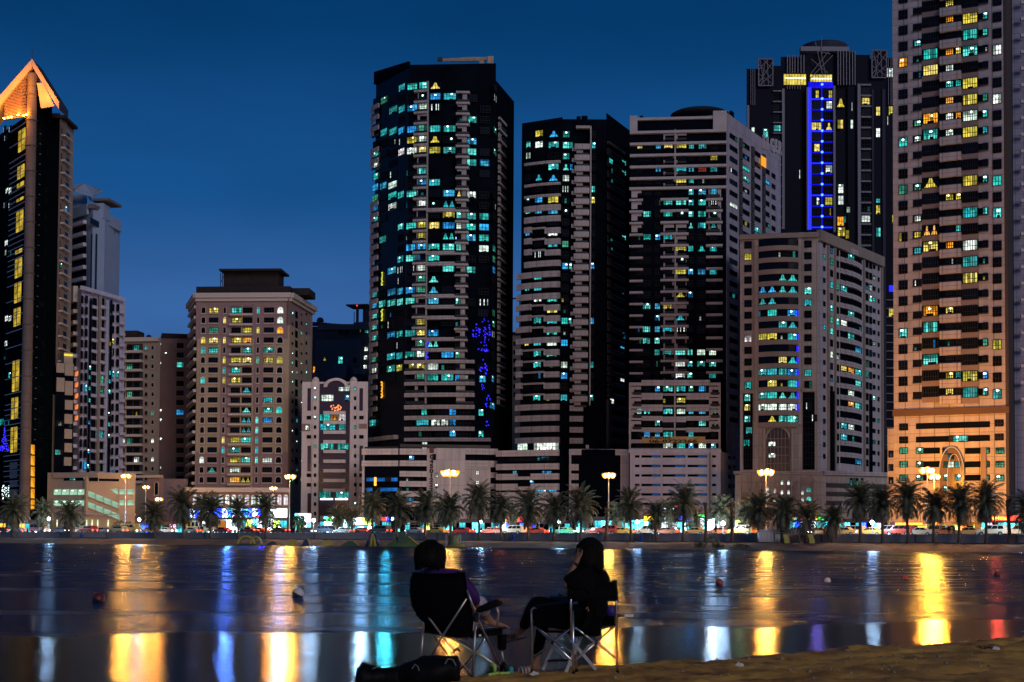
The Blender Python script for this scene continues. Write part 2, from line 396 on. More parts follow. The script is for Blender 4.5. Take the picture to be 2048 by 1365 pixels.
class Fac:
    def __init__(s, b, pxA, DA, pxB, DB, yref=900, bulge=0.0):
        s.b = b; A = P(pxA, yref, DA); B = P(pxB, yref, DB)
        s.A = Vector((A.x, A.y)); s.B = Vector((B.x, B.y)); s.L = (s.B-s.A).length; s.d = (s.B-s.A)/s.L
        s.n = Vector((s.d.y, -s.d.x)); s.bulge = bulge
    def hit(s, px, py):
        d = ray(px, py); den = d.x*s.n.x+d.y*s.n.y
        t = ((s.A.x-CAM.x)*s.n.x+(s.A.y-CAM.y)*s.n.y)/den
        p = CAM+d*t; return ((p.x-s.A.x)*s.d.x+(p.y-s.A.y)*s.d.y, p.z)
    def pt(s, u, z, o=0.0):
        if s.bulge:
            h = s.L/2; o += s.bulge*max(0.0, 1-((u-h)/h)**2)
        q = s.A+s.d*u+s.n*o; return Vector((q.x, q.y, z))
    def rect(s, x0, y0, x1, y1):
        ym = (y0+y1)/2; xm = (x0+x1)/2
        return s.hit(x0, ym)[0], s.hit(x1, ym)[0], s.hit(xm, y1)[1], s.hit(xm, y0)[1]
    def box(s, g, u0, u1, z0, z1, o0, o1, m, seg=1):
        if s.bulge and seg == 1: seg = max(1, int((u1-u0)/3))
        for i in range(seg):
            a = u0+(u1-u0)*i/seg; b = u0+(u1-u0)*(i+1)/seg
            g.hexa([s.pt(a,z0,o1), s.pt(b,z0,o1), s.pt(b,z1,o1), s.pt(a,z1,o1), s.pt(a,z0,o0), s.pt(b,z0,o0), s.pt(b,z1,o0), s.pt(a,z1,o0)], m)
    def rbox(s, g, x0, y0, x1, y1, o0, o1, m, seg=1):
        u0, u1, z0, z1 = s.rect(x0, y0, x1, y1); s.box(g, u0, u1, z0, z1, o0, o1, m, seg)
    def part(s, name, x0, y0, x1, y1, o0, o1, m, seg=1):
        g = G(); s.rbox(g, x0, y0, x1, y1, o0, o1, m, seg); s.b.add(name, g); return g
    def window(s, u0, u1, z0, z1, o=0.0, code='.', nx=None, arch=False, fr=None, tall=False, ny=2):
        """one window: frame, mullions, panes; the lit ones show the room or curtains behind"""
        g = G(); w = u1-u0; h = z1-z0; fr = fr or frame
        if nx is None: nx = max(2, min(6, round(w/0.85)))
        R = RW; t = 0.06
        def q(a, b, c, d, m, oo=0.04): g.quad([s.pt(a,c,o+oo), s.pt(b,c,o+oo), s.pt(b,d,o+oo), s.pt(a,d,o+oo)], m)
        low = code.lower(); dark = code == '.'
        if arch:
            n = 8; r = w/2; zc = z1-r
            outer = [(u0, z0), (u1, z0)]+[(u0+r+r*math.cos(math.pi*i/n), zc+r*math.sin(math.pi*i/n)) for i in range(n+1)]
            g.quad([s.pt(a, c, o+.04) for a, c in outer], glass if dark else R.choice(LM[low] if low in LM else LM['w']))
            for i in range(n):      # moulded surround
                a, b = outer[2+i], outer[3+i]; k = 1.28
                A2 = (u0+r+(a[0]-u0-r)*k, zc+(a[1]-zc)*k); B2 = (u0+r+(b[0]-u0-r)*k, zc+(b[1]-zc)*k)
                g.hexa([s.pt(*a,o+.2), s.pt(*b,o+.2), s.pt(*B2,o+.2), s.pt(*A2,o+.2), s.pt(*a,o), s.pt(*b,o), s.pt(*B2,o), s.pt(*A2,o)], fr)
            s.box(g, u0-.28*r, u0, z0, zc, o, o+.2, fr); s.box(g, u1, u1+.28*r, z0, zc, o, o+.2, fr)
            s.box(g, u0-.4*r, u1+.4*r, z0-.3, z0, o, o+.32, fr)
            s.box(g, (u0+u1)/2-.04, (u0+u1)/2+.04, z0, z1-.05, o+.05, o+.09, frame)
            s.box(g, u0, u1, zc-.05, zc+.05, o+.05, o+.09, frame)
            s.b.add('window', g, 2 if not dark else 0); return g
        if dark:
            q(u0, u1, z0, z1, glassb if R.random() < .3 else glass)
        elif code in LM and code.islower():
            M = LM[code]; base = R.choice(M); k = R.random()
            for i in range(nx):
                a = u0+w*i/nx; b = u0+w*(i+1)/nx; rr = R.random()
                mm = base if rr < .72 else (R.choice(M) if rr < .88 else LM[code+'d'][0])
                q(a, b, z0, z1, mm)
            if R.random() < .5 and w > 1.6: # drawn side curtains leave a darker edge
                e = w*R.uniform(.06,.14); q(u0, u0+e, z0, z1, LM[code+'d'][0], .05); q(u1-e, u1, z0, z1, LM[code+'d'][0], .05)
            if R.random() < .35:      # a half-lowered blind
                e = h*R.uniform(.25,.5); q(u0+w*(.5 if R.random() < .5 else 0), u1, z1-e, z1, LM[code+'d'][0], .055)
            if R.random() < .45:
                cx = u0+w*R.uniform(.3,.7); cz = z1-h*R.uniform(.12,.3); rr = .33
                g.quad([s.pt(cx+rr*math.cos(t2*math.pi/4), cz+rr*.7*math.sin(t2*math.pi/4), o+.07) for t2 in range(8)], ceil_y if code in 'yo' else ceil_l)
            if R.random() < .4:   # silhouettes of furniture on the sill
                q(u0+w*R.uniform(.1,.5), u0+w*R.uniform(.55,.9), z0, z0+h*R.uniform(.12,.28), glass, .06)
        elif code.isupper():      # tied-back curtains: lit triangles
            q(u0, u1, z0, z1, glass); M = LM[low]; n = max(1, round(w/R.choice((1.9,2.4,3.2)))); m0 = R.choice(M)
            for i in range(n):
                a = u0+w*i/n; b = u0+w*(i+1)/n; cm = (a+b)/2; tw = (b-a)*R.uniform(.04,.12)
                g.quad([s.pt(a+(b-a)*.06,z0,o+.05), s.pt(b-(b-a)*.06,z0,o+.05), s.pt(cm+(b-a)*.2,z0+h*.5,o+.05), s.pt(cm+tw,z1-h*.06,o+.05), s.pt(cm-tw,z1-h*.06,o+.05), s.pt(cm-(b-a)*.2,z0+h*.5,o+.05)], m0)
        elif code in '|!':        # light only between the curtains
            q(u0, u1, z0, z1, glassb)
            for i in range(3 if code == '|' else 1):
                a = u0+w*(R.uniform(.02,.2)+i*.36); q(a, a+max(.16, w*.08), z0, z1, R.choice(LM['w']), .05)
        elif code == '*':
            q(u0, u1, z0, z1, glass); cx = u0+w*R.uniform(.3,.7); cz = z0+h*.6
            g.quad([s.pt(cx+.3*math.cos(t2*math.pi/4), cz+.3*math.sin(t2*math.pi/4), o+.06) for t2 in range(8)], ceil_l)
            q(cx-.5, cx+.5, cz-.5, cz+.3, LM['cd'][0], .05)
        elif code == 'p' or code == 'q':
            q(u0, u1, z0, z1, glass); k = R.randrange(nx); mm = LM[R.choice(['cd','gd','wd','bd']) if code == 'p' else 'yd'][0]
            q(u0+w*k/nx, u0+w*(k+1)/nx, z0, z0+h*R.uniform(.5,1), mm, .05)
        for i in range(nx+1):
            a = u0+w*i/nx; s.box(g, a-t, a+t, z0, z1, o+.02, o+.11, fr)
        for j in range(ny+1):
            c = z0+h*(0, .42, 1)[j] if ny == 2 else z0+h*j/ny; s.box(g, u0, u1, c-t, c+t, o+.02, o+.12, fr)
        s.b.add('window', g, (3 if not dark else 0)); return g
    def grid(s, cols, ys, h, table, xref, o=0.0, unlit='.', **kw):
        """cols: {char: (x0, x1)} or list; ys: row tops (px); table: list of strings, blank = nothing here"""
        for y, row in zip(ys, table):
            zt = s.hit(xref, y)[1]; zb = s.hit(xref, y+h)[1]
            for (x0, x1), ch in zip(cols, row):
                if ch == ' ' : continue
                ym = y+h/2; u0 = s.hit(x0, ym)[0]; u1 = s.hit(x1, ym)[0]
                s.window(u0, u1, zb, zt, o, ch, **kw)
def body(b, pts, ytop, depth, m, mtop=None, z0=None, name='wall', xref=None, zt=None):
    """pts: [(px, D)...] left to right along the front; the mass runs back along the sight lines"""
    fr = [P(px, 900, D) for px, D in pts]
    L = [Vector((p.x, p.y)) for p in fr]
    back = [Vector((p.x*(1+depth/p.y), p.y+depth)) for p in (fr[-1], fr[0])]
    if zt is None:
        px, D = (xref or pts[0]); zt = P(px, ytop, D).z
    g = G(); g.prism([tuple(p) for p in L]+[tuple(p) for p in back], LANDZ-.5 if z0 is None else z0, zt, m, mtop)
    b.add(name, g, 50); return zt
# ------------------------------------------------------------------ street lamps
polem = mat('galvanised_pole', (0.45,0.42,0.38), 0.45, metal=0.6)
sodium = glow('sodium_lamp', (1.0,0.40,0.035), 2.4)
sodcore = glow('sodium_lamp_core', (1.0,0.72,0.25), 25)
ledm = glow('white_lamp', (0.62,0.85,1.0), 45)
def plight(loc, col, power, r, parent):
    l = bpy.data.lights.new('lamp_or_added_light', 'POINT'); l.energy = power; l.color = col; l.shadow_soft_size = r
    o = bpy.data.objects.new('lamp_or_added_light', l); o.location = Vector(loc)-parent.location; COL.objects.link(o); o.parent = parent
def spot(loc, col, power, r, parent, cone=66, d=(0,-1,0.03)):
    l = bpy.data.lights.new('lamp_or_added_light', 'SPOT'); l.energy = power; l.color = col; l.shadow_soft_size = r; l.spot_size = math.radians(cone); l.spot_blend = .8
    o = bpy.data.objects.new('lamp_or_added_light', l); o.location = Vector(loc)-parent.location; o.rotation_euler = Vector(d).to_track_quat('-Z','Y').to_euler(); COL.objects.link(o); o.parent = parent
def mast(px, py, off, label, power, size=1.0, cluster=3, group='sodium street lamps along the road'):
    xy = along(px, off); z = P(px, py, xy.y).z
    root = empty('street_lamp', (xy.x, xy.y, LANDZ), label, 'street lamp', group)
    g = G(); g.tube([(xy.x,xy.y,LANDZ+.1),(xy.x,xy.y,z*.5),(xy.x,xy.y,z+.3)], [.17,.13,.08], polem, 10); g.build('pole', root)
    g = G(); g.lathe((xy.x,xy.y,LANDZ), [(.35,0),(.35,.12),(.2,.2),(.2,.9),(.17,.95)], polem, 10); g.build('pole_base', root)
    for k in range(cluster):
        a = math.pi*2*k/cluster+0.4 if cluster > 2 else (0.5+math.pi*k)
        e = Vector((xy.x+math.cos(a)*.62*size, xy.y+math.sin(a)*.6*size, z))
        g = G(); g.tube([(xy.x,xy.y,z+.15),(xy.x+math.cos(a)*.5*size,xy.y+math.sin(a)*.4*size,z+.25),(e.x,e.y,z+.14)], .05, polem, 6); g.build('arm', root)
        g = G(); g.lathe((e.x,e.y,z-.1), [(.40*size,.06),(.50*size,.12),(.42*size,.28),(.1,.36),(0.001,.37)], polem, 12)
        h = g.build('lamp_head', root)
        g = G(); g.lathe((e.x,e.y,z-.1), [(0.001,-.62*size),(.26*size,-.52*size),(.46*size,-.16*size),(.46*size,.10),(0.001,.11)], sodium, 12); b = g.build('lamp_bowl', h)
        g = G(); g.lathe((e.x,e.y-.30*size,z-.22*size), [(.001,-.30*size),(.20*size,-.2*size),(.27*size,0),(.18*size,.2*size),(.001,.28*size)], sodcore, 10); g.build('lamp_glare_core', h)  # oversized gold bowl and bright core imitate the lamp's halo and glare
    plight((xy.x,xy.y,z-.25), (1.0,0.47,0.09) if power < PW*2 else (1.0,0.36,0.025), power*1.0, .9, root)
    l = bpy.data.lights.new('lamp_or_added_light', 'SPOT'); l.energy = min(power, 48000)*2.4; l.color = (1.0,0.27,0.012); l.shadow_soft_size = .9; l.spot_size = math.radians(66); l.spot_blend = .8  # extra spot added to the lamp, aimed over the water to make its streak
    o = bpy.data.objects.new('lamp_or_added_light', l); o.location = Vector((xy.x,xy.y,z-.3))-root.location; o.rotation_euler = Vector((0,-1,0.03)).to_track_quat('-Z','Y').to_euler(); COL.objects.link(o); o.parent = root
    return root
PW = 40000
mast(249, 950, 21, 'tall sodium street lamp left of the arched-window block, highest of the left three', PW, 1.35)
mast(290, 973, 60, 'middle-height sodium street lamp between the two others beside the brown parking building', PW*.4, 1.1)
mast(316, 997, 34, 'lowest and farthest sodium street lamp of the left three, above a palm crown', PW*.4, 1.1)
mast(578, 951, 21, 'sodium street lamp rising at the right corner of the arched-window block', PW, 1.35)
mast(545, 975, 60, 'smaller sodium street lamp in front of the arched block podium', PW*.4, 1.1)
mast(899, 942, 21, 'brightest sodium street lamp, with a cluster of heads, before the numbered wall', PW*1.3, 1.9, 5)
mast(1217, 948, 21, 'sodium street lamp in front of the second dark tower podium', PW, 1.35)
mast(1532, 941, 21, 'large sodium street lamp below the beige tower arch', PW*1.2, 1.6)
mast(1855, 938, 21, 'sodium street lamp beside the pointed glass arch of the orange-lit tower', PW*2.3, 1.4)
mast(1869, 951, 45, 'second sodium street lamp just behind the one at the orange-lit tower', PW*2.05, 1.3, 2)
def globe(px, py, off, label, power=6500):
    xy = along(px, off); z = P(px, py, xy.y).z
    root = empty('promenade_lamp', (xy.x, xy.y, LANDZ), label, 'lamp', 'white lamps along the promenade')
    g = G(); g.tube([(xy.x,xy.y,LANDZ+.02),(xy.x,xy.y,z-.25)], [.09,.06], polem, 8); g.build('pole', root)
    g = G(); g.lathe((xy.x,xy.y,z), [(.001,-.36),(.2,-.30),(.36,-.1),(.36,.1),(.2,.30),(.001,.36)], ledm, 14); g.build('lamp_globe', root)
    g = G(); g.lathe((xy.x,xy.y,z), [(.12,-.45),(.2,-.34),(.12,-.3)], polem, 10); g.build('lamp_collar', root)
    plight((xy.x,xy.y,z), (0.6,0.83,1.0), power, .5, root)
for px, py, l in ((97,1038,'white promenade lamp by the van at the far left'), (278,1040,'white promenade lamp under the leftmost sodium lamps'),
        (627,1041,'white promenade lamp before the small white block'), (960,1044,'white promenade lamp below the big sodium lamp'),
        (1118,1044,'white promenade lamp left of the person with hand at cheek'), (1275,1044,'white promenade lamp among palms right of the second tower'),
        (1446,1047,'white promenade lamp beside the bright white kiosk'), (1745,1045,'white promenade lamp left of the orange-lit tower'), (2046,1045,'white promenade lamp at the right edge')):
    globe(px, py, 6.5, l)
# ------------------------------------------------------------------ centre tower (x 740-1025)
stoneF = mat('pinkish_stone_cladding', (0.40,0.365,0.36), 0.75, var=0.22, scale=0.5, stretch=(1,1,.3), brick=(1.6,3.3,.04))
b = Bld('glass_tower', 880, 450, 'tall black glass tower with many teal windows and a tan crane arm on its roof')
body(b, [(745,470),(811,452)], 127, 26, glassb, xref=(811,452))  # blue glazing colour imitates the teal-blue reflection on this left facet
Z = body(b, [(811,452),(987,450)], 130, 30, glass)
body(b, [(987,450),(1024,472)], 181, 20, glass, xref=(1000,460))
f1 = Fac(b, 742, 470, 811, 452); f2 = Fac(b, 811, 452, 950, 449.5, bulge=1.2); f3 = Fac(b, 950, 449.5, 987, 450); f4 = Fac(b, 987, 450, 1022, 472)
ysl = [184+21.45*k for k in range(25)]+[723,744.5,766.5,788.5,812.5,834,856,877]
yw = [y+5 for y in [162.5]+ysl]
# sloping roof parapet on the left facet
g = G(); u0, z0 = f1.hit(745,147); u1, z1 = f1.hit(811,127)
g.hexa([f1.pt(0,z0-4,.3),f1.pt(f1.L,z0-4,.3),f1.pt(f1.L,z1,.3),f1.pt(0,z0,.3),f1.pt(0,z0-4,-.5),f1.pt(f1.L,z0-4,-.5),f1.pt(f1.L,z1,-.5),f1.pt(0,z0,-.5)], glass); b.add('parapet', g)
# left balcony column
for k in range(1, 30):
    y = ysl[0]+21.6*k-1+6
    if 4 == k or 7 <= k <= 9: 
        continue
    g = G(); f1.rbox(g, 743.5-k*.14, y, 759-k*.14, y+8.5, 0, .5, stoneF); f1.rbox(g, 743.5-k*.14, y+8.5, 749-k*.14, y+21.4, 0, .3, stoneF)
    f1.rbox(g, 747-k*.14, y+17, 759-k*.14, y+21, .32, .48, rail); b.add('balcony', g)
for k in (27,30): pass
# stacked balconies left (830-857) and right (915-943)
wide = {11,15,16,19,20,21,23,24}
for k in range(0, 25):
    y = ysl[k]-k*0.0
    dx = -k*.2
    g = G(); f2.rbox(g, 830+dx, y, 857+dx, y+4, 0, 1.5, stoneF, 1); f2.rbox(g, 837+dx, y+4, 857+dx, y+8, 0, .6, stoneF); f2.rbox(g, 837+dx, y+8, 841.5+dx, y+16, 0, .6, stoneF)
    f2.rbox(g, 832+dx, y+17, 857+dx, y+21, .8, 1.4, rail); b.add('balcony', g)
    g = G(); y2 = y+2.6
    f2.rbox(g, 915+dx, y2, 941+dx, y2+4, 0, 1.5, stoneF, 1); f2.rbox(g, 917+dx, y2+4, 935+dx, y2+8, 0, .6, stoneF); f2.rbox(g, 926+dx, y2+8, 935+dx, y2+16, 0, .6, stoneF)
    f2.rbox(g, 917+dx, y2+16.5, 940+dx, y2+20, .8, 1.4, rail); b.add('balcony', g)
    if k in wide: f2.part('parapet', 857+dx, y, 915+dx, y+7, 0, 1.5, stoneF, 5)
f2.part('pilaster', 854.5, 166, 857, 728, 0, .9, stoneF)
for k in range(25, 32):
    y = ysl[k]; f2.part('parapet', 810, y-1, 950, y+(7 if k > 27 else 5.5), 0, 1.5, stoneF, 9)
    if k < 29:
        g = G(); f2.rbox(g, 831, y+6, 837, y+20, 0, .6, stoneF); f2.rbox(g, 851.5, y+6, 855, y+20, 0, .9, stoneF); f2.rbox(g, 812, y+15, 850, y+21, .8, 1.3, rail)
        f2.rbox(g, 914, y+6, 931, y+16, 0, .6, stoneF); f2.rbox(g, 914, y+16, 949, y+20, .8, 1.3, rail); b.add('balcony', g)
f2.part('parapet', 810, 877, 982, 884, -.5, 1.6, stoneF, 9)
f1.part('parapet', 737, 874, 797, 882, 0, 1.6, stoneF, 2)
# right wing balconies
for k in range(27):
    y = 242+21.3*k; g = G()
    f4.rbox(g, 996-k*.1, y, 1010-k*.1, y+4.5, 0, .7, stoneF); f4.rbox(g, 996-k*.1, y+4.5, 1000-k*.1, y+14, 0, .5, stoneF); f4.rbox(g, 999-k*.1, y+15, 1009-k*.1, y+18, .4, .65, rail)
    b.add('balcony', g)
T = ["   cccY    .", ".g...*bc.. |", ". ccbw|   . ", "   .    pc. ", "pccbbgcc  .g", "..p!ywY* b  ", "c..kwyyc.c.g", "w .  .  .cb ", "c.! pc    . ",
 "bbw..bc .   ", "g.cccp.bYw..p".replace('b.','b.')[:12], "b.w.pw*C  .p", "c.  ...yicc.".replace('i','c'), ".  ccyybwcb ", ".c .py C.bc.", ".  .bbccc wc", "   ccpc ...g", ". b||w.c c b",
 ".  !.gC .  .", "c.bbbgB.  . ", "bcccc b.c! .".replace('! .','.| '), "c p. .  . .g", "cp! .y .p  g", "c bccyb    |", ".  ! gC .  .", "g.cccw.bg  .", "w.cy ywp. . ", ". .  gccbp b"]
cols = [(747,758),(762,775),(779,795),(798,810),(815,835),(840,856),(861,883),(889,913),(917,926),(936,954),(961,980),(988,993)]
for i, (y, row) in enumerate(zip(yw, T)):
    dx = -max(0, i-1)*.2
    for (x0, x1), ch, ci in zip(cols, row, range(12)):
        if ch in ' ': continue
        x0 += dx; x1 += dx
        f = f1 if ci < 4 else (f2 if ci < 10 else (f3 if ci == 10 else f4)); yy = y+(8 if ci < 1 else (5 if ci == 1 else (3 if ci == 2 else (1.5 if ci == 3 else (2 if ci > 7 else 0)))))
        hh = 13
        u0, u1, z0, z1 = f.rect(x0, yy, x1, yy+hh); f.window(u0, u1, z0, z1, .62 if ci in (5,8) else .0, ch)
for x0, x1, y, ch in ((844,855,818,'c'),(900,913,818,'b'),(957,967,819,'c'),(980,989,806,'b'),(833,859,839,'c'),(864,881,839,'w'),(883,898,839,'w'),(900,913,839,'b'),(838,863,861,'p'),(900,913,861,'b'),(957,967,862,'c'),(845,856,885,'w'),(739,752,840,'c'),(958,972,752,'b'),(818,830,728,'y')):
    f = f1 if x1 < 811 else (f2 if x1 < 950 else (f3 if x1 < 985 else f4))
    u0, u1, z0, z1 = f.rect(x0, y, x1, y+13); f.window(u0, u1, z0, z1, 0, ch)
# dark window bands of the lower floors, with thin frames
for y in (818, 839.5, 861.5):
    for x0 in (812,826,872,886,915,929): 
        if (x0, y) in ((872,839.5),(886,839.5),(826,839.5)): continue
        u0, u1, z0, z1 = f2.rect(x0, y, x0+12, y+13); f2.window(u0, u1, z0, z1, 0, '.', nx=2)
# strings of blue fairy lights, and warm flecks painted as a reflection on the glass
bl = glow('blue_fairy_light', (0.03,0.02,1.0), 2.2); am = glow('amber_reflection_fleck', (1.0,0.45,0.03), 1.6); yl = glow('yellow_reflection_fleck', (0.65,0.7,0.05), 1.2)
def fleck(f, g, x, y, s, m): f.rbox(g, x-s*.5, y-s*.5, x+s*.5, y+s*.5, .02, .15, m)
R = random.Random(5)
for cx, cy, sx, sy, n in ((966,650,14,12,14),(962,665,10,10,12),(975,672,6,8,10),(964,692,9,9,10),(973,700,6,5,6),(965,732,8,12,10),(971,745,6,6,5),(967,775,5,6,6),(977,795,4,8,7),(975,808,5,6,6),(974,846,3,6,4),(948,668,3,9,6)):
    g = G()
    for i in range(n):
        x = cx+R.uniform(-sx,sx); fleck(f3 if x < 987 else f4, g, x, cy+R.uniform(-sy,sy), R.uniform(1.2,2.6), bl)
    b.add('fairy_light_or_reflection', g)
for y0, y1, m in ((546,572,yl),(620,642,yl),(765,798,am)):  # glowing warm flecks imitate a reflection streak down the glass
    g = G()
    for y in range(y0, y1, 3): fleck(f1, g, 764.5+R.uniform(-1,1), y, R.uniform(1.6,3), m)
    b.add('fairy_light_or_reflection', g)
g = G()
for y in range(683, 722, 3): fleck(f2, g, 855+R.uniform(-2,2), y, 3, bl)
b.add('fairy_light_or_reflection', g)
g = G(); fleck(f2, g, 915, 478, 4, glow('blue_white_lamp', (0.25,0.4,1.0), 12)); b.add('balcony_lamp', g)
b.finish()
# roof crane
craneM = mat('crane_tan_steel', (0.42,0.30,0.22), 0.6, var=0.2)
p0 = P(985,131,452); rt = empty('roof_crane', P(975,131,455), 'tan window-cleaning crane arm lying along the roof of the tallest black tower', 'crane')
g = G(); g.tube([P(985,118,452), P(940,119.5,452), P(884,121,452)], [.55,.75,.45], craneM, 6); g.build('boom', rt)
g = G(); a = P(981,130,452); g.box((a.x,a.y,a.z+.8), (1.8,1.8,3.2), craneM); a = P(963,128,452); g.box(a, (1.2,1.2,1.6), craneM); g.build('mast', rt)
g = G(); a = P(880,119,452); g.box(a, (1.6,1.0,1.1), mat('crane_black', (0.02,0.02,0.02), .6)); g.build('counterweight', rt)
# ------------------------------------------------------------------ podium of the centre tower
stoneP = mat('podium_stone', (0.56,0.50,0.49), 0.75, var=0.2, scale=0.5, stretch=(1,1,.15), brick=(2.4,3.6,.04))
b = Bld('podium_building', 860, 425, 'pale stone podium with a vertical phone number and a glass corner, below the tallest tower')
body(b, [(729,428),(797,426),(995,430)], 897, 15, glass, xref=(797,426))
f = Fac(b, 727, 428, 797, 426); h = Fac(b, 797, 426, 995, 430, bulge=.6)
ps = stoneP
f.part('parapet', 725, 898, 797, 910, 0, .8, ps, 2); f.part('parapet', 725, 922, 797, 933, 0, .8, ps, 2)
f.part('column', 725, 933, 729, 1042, 0, .6, ps)
h.part('parapet', 799, 898, 853, 910, 0, .8, ps, 2); h.part('parapet', 799, 922, 853, 933, 0, .8, ps, 2)
for y in (943,963,983,1003): h.part('parapet', 799, y, 853, y+11, 0, .6, ps, 2)
h.part('column', 853, 898, 871, 1045, 0, .7, ps)
h.part('wall', 871, 897.5, 929, 1045, 0, .72, ps, 4); h.part('parapet', 929, 898, 995, 910, 0, .8, ps, 3); h.part('parapet', 929, 922, 995, 935, 0, .8, ps, 3)
h.part('wall', 929, 935, 980, 1045, 0, .6, ps, 3)
for y in (945.5,968): h.part('parapet', 980, y, 995, y+11, 0, .6, ps)
for (x, y, c) in ((869,948,'w'),(869,969,'w'),(869,990,'b'),(951,943,'w'),(951,962,'w')):
    u0,u1,z0,z1 = h.rect(x,y,x+6,y+7); h.window(u0,u1,z0,z1,.75,c,nx=2)
for (x, y, x2, c) in ((818,912,828,'b'),(812,955,825,'bd'),(812,976,828,'bd'),(812,995,828,'b'),(770,955,782,'.'),(745,976,760,'.')):
    u0,u1,z0,z1 = h.rect(x,y,x2,y+8)
    h.window(u0,u1,z0,z1,.05,c if c != 'bd' else 'p',nx=3)
h.part('window_shade', 864, 909, 871, 921, .7, .85, glass)
g = G(); f.rbox(g, 749, 955, 753, 972, .05, .4, glow('amber_lantern', (1.0,.4,.02), 2.5)); b.add('wall_lantern', g)
blu = glow('blue_lobby_light', (0.02,.16,.55), .55, var=.8, scale=.35)
for y in (956,976): f.part('window', 733, y, 795, y+7, .02, .08, blu, 2)
def text(b, f, s, px, py, hpx, m, o=.9, name='lettering', depth=.12, sx=1.0, center=True, bold=.03):
    cu = bpy.data.curves.new('t', 'FONT'); cu.body = s; cu.extrude = depth/2; cu.align_x = 'CENTER' if center else 'LEFT'; cu.offset = bold
    ob = bpy.data.objects.new('t', cu); COL.objects.link(ob); bpy.context.view_layer.update()
    me = bpy.data.meshes.new_from_object(ob.evaluated_get(bpy.context.evaluated_depsgraph_get()))
    bpy.data.objects.remove(ob); u, zc = f.hit(px, py); _, z2 = f.hit(px, py-hpx); hh = (z2-zc); k = hh/0.70
    g = G(); base = 0
    g.v = [f.pt(u+v.co.x*k*sx, zc+v.co.y*k, o+v.co.z) for v in me.vertices]
    for p in me.polygons: g.f.append(tuple(p.vertices)); g.m.append(g.mi(m))
    bpy.data.meshes.remove(me); 
    if b: b.add(name, g)
    return g
ink = mat('dark_sign_paint', (0.03,0.018,0.02), .6)
for i, c in enumerate('045012222'): text(b, h, c, 862.5-i*.15, 918+i*9.4, 7.6, ink, .82, 'number_sign', sx=1.35, bold=.055)
g = G(); h.rbox(g, 858, 897, 867, 907, .8, .9, mat('maroon_sign', (.12,.03,.03), .6)); b.add('emblem_sign', g)
# people-height glazed terrace between tower and podium
f.part('railing', 730, 894, 797, 897, .3, .4, rail); h.part('railing', 800, 890, 980, 897, .3, .4, rail, 4)
b.finish()
# ------------------------------------------------------------------ second dark tower (x 1033-1260)
b = Bld('dark_tower', 1130, 440, 'black tower right of the tallest one with stone bands bulging on its left side')
body(b, [(1040,447),(1122,440)], 240, 22, glass, xref=(1080,443)); body(b, [(1122,441),(1210,441)], 237, 22, glass, xref=(1160,440))
body(b, [(1210,441),(1262,462)], 243, 12, glass, xref=(1230,450))
f = Fac(b, 1034, 446, 1122, 440, bulge=1.0); f2 = Fac(b, 1122, 440, 1210, 440); f3 = Fac(b, 1210, 441, 1262, 462)
s = stoneF
for y in (325.7,369,391.8): f.part('parapet', 1052, y, 1122, y+5, 0, .8, s, 6)
for y in (413,435,524): f.part('parapet', 1052, y, 1122, y+11.5, 0, .9, s, 6)
for y in (457,479,501):
    for x0, x1, h_ in ((1052,1067,11.5),(1067,1094,3.5),(1094,1122,11.5)): f.part('parapet', x0, y, x1, y+h_, 0, .9 if h_ > 5 else .6, s, 2)
for y in (546,567,589.5): f.part('parapet', 1035, y, 1121, y+11.5, 0, .9, s, 7)
for y in (611,632.5,655): 
    for x0, x1, h_ in ((1034,1066,11.5),(1066,1092,3.5),(1092,1121,11.5)): f.part('parapet', x0, y, x1, y+h_, 0, .9 if h_ > 5 else .6, s, 2)
f.part('parapet', 1034, 677, 1121, 688, 0, .9, s, 7)
for y in (700,722.5,744.5,767,789):
    for x0, x1, h_ in ((1033,1047,11.5),(1047,1092,3.5),(1092,1120,11.5)): f.part('parapet', x0, y, x1, y+h_, 0, .9 if h_ > 5 else .6, s, 2)
for y in (810,832,854,876): f.part('parapet', 1032, y, 1120, y+11.5, 0, .9, s, 7)
for k in range(24):
    y = 290+21.9*k; dx = -k*.2; g = G()
    f2.rbox(g, 1144+dx, y+6, 1153+dx, y+13, 0, .6, s); f2.rbox(g, 1149+dx, y, 1179+dx, y+10.5, 0, 1.3, s); f2.rbox(g, 1153+dx, y+10.5, 1166+dx, y+17, 0, .4, s); f2.rbox(g, 1153+dx, y+18, 1177+dx, y+21.6, .9, 1.2, rail)
    b.add('balcony', g)
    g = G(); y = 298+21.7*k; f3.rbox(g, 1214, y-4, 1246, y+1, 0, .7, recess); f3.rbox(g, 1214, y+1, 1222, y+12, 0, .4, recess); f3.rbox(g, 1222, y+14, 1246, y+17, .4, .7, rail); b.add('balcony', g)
f2.part('pilaster', 1179, 255, 1181.5, 812, 0, 1.4, s); f2.part('parapet', 1152, 254, 1180, 259, 0, 1.3, s)
for y in (812,833,855,877): f2.part('parapet', 1139, y, 1166, y+11, 0, .9, s)
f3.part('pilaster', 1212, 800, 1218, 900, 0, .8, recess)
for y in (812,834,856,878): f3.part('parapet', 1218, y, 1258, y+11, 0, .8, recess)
ys = [263+21.95*k for k in range(25)]
T = ["yB... "," ","p.||.."]
T = [" yBc  .","cwccc c","| .c  .",". cCb ..", ".KBw .."," ..|..c","*byp.oy","cbb*...",".......","b w....","..Cg ..",".| ....","...bccb",".c ....","cc ....",".wcq...","..yp...",".cccccb".replace('ccc','ccc')[:7],". cp...","yCwb...".replace('C','c'),"-cc ...".replace('-','.'),".cpw.pc".replace('p','p')," p.b...","......."," cqc.cc"]
cols = [(1055,1064),(1074,1089),(1100,1119),(1126,1139),(1141,1146),(1162,1177),(1184,1191)]
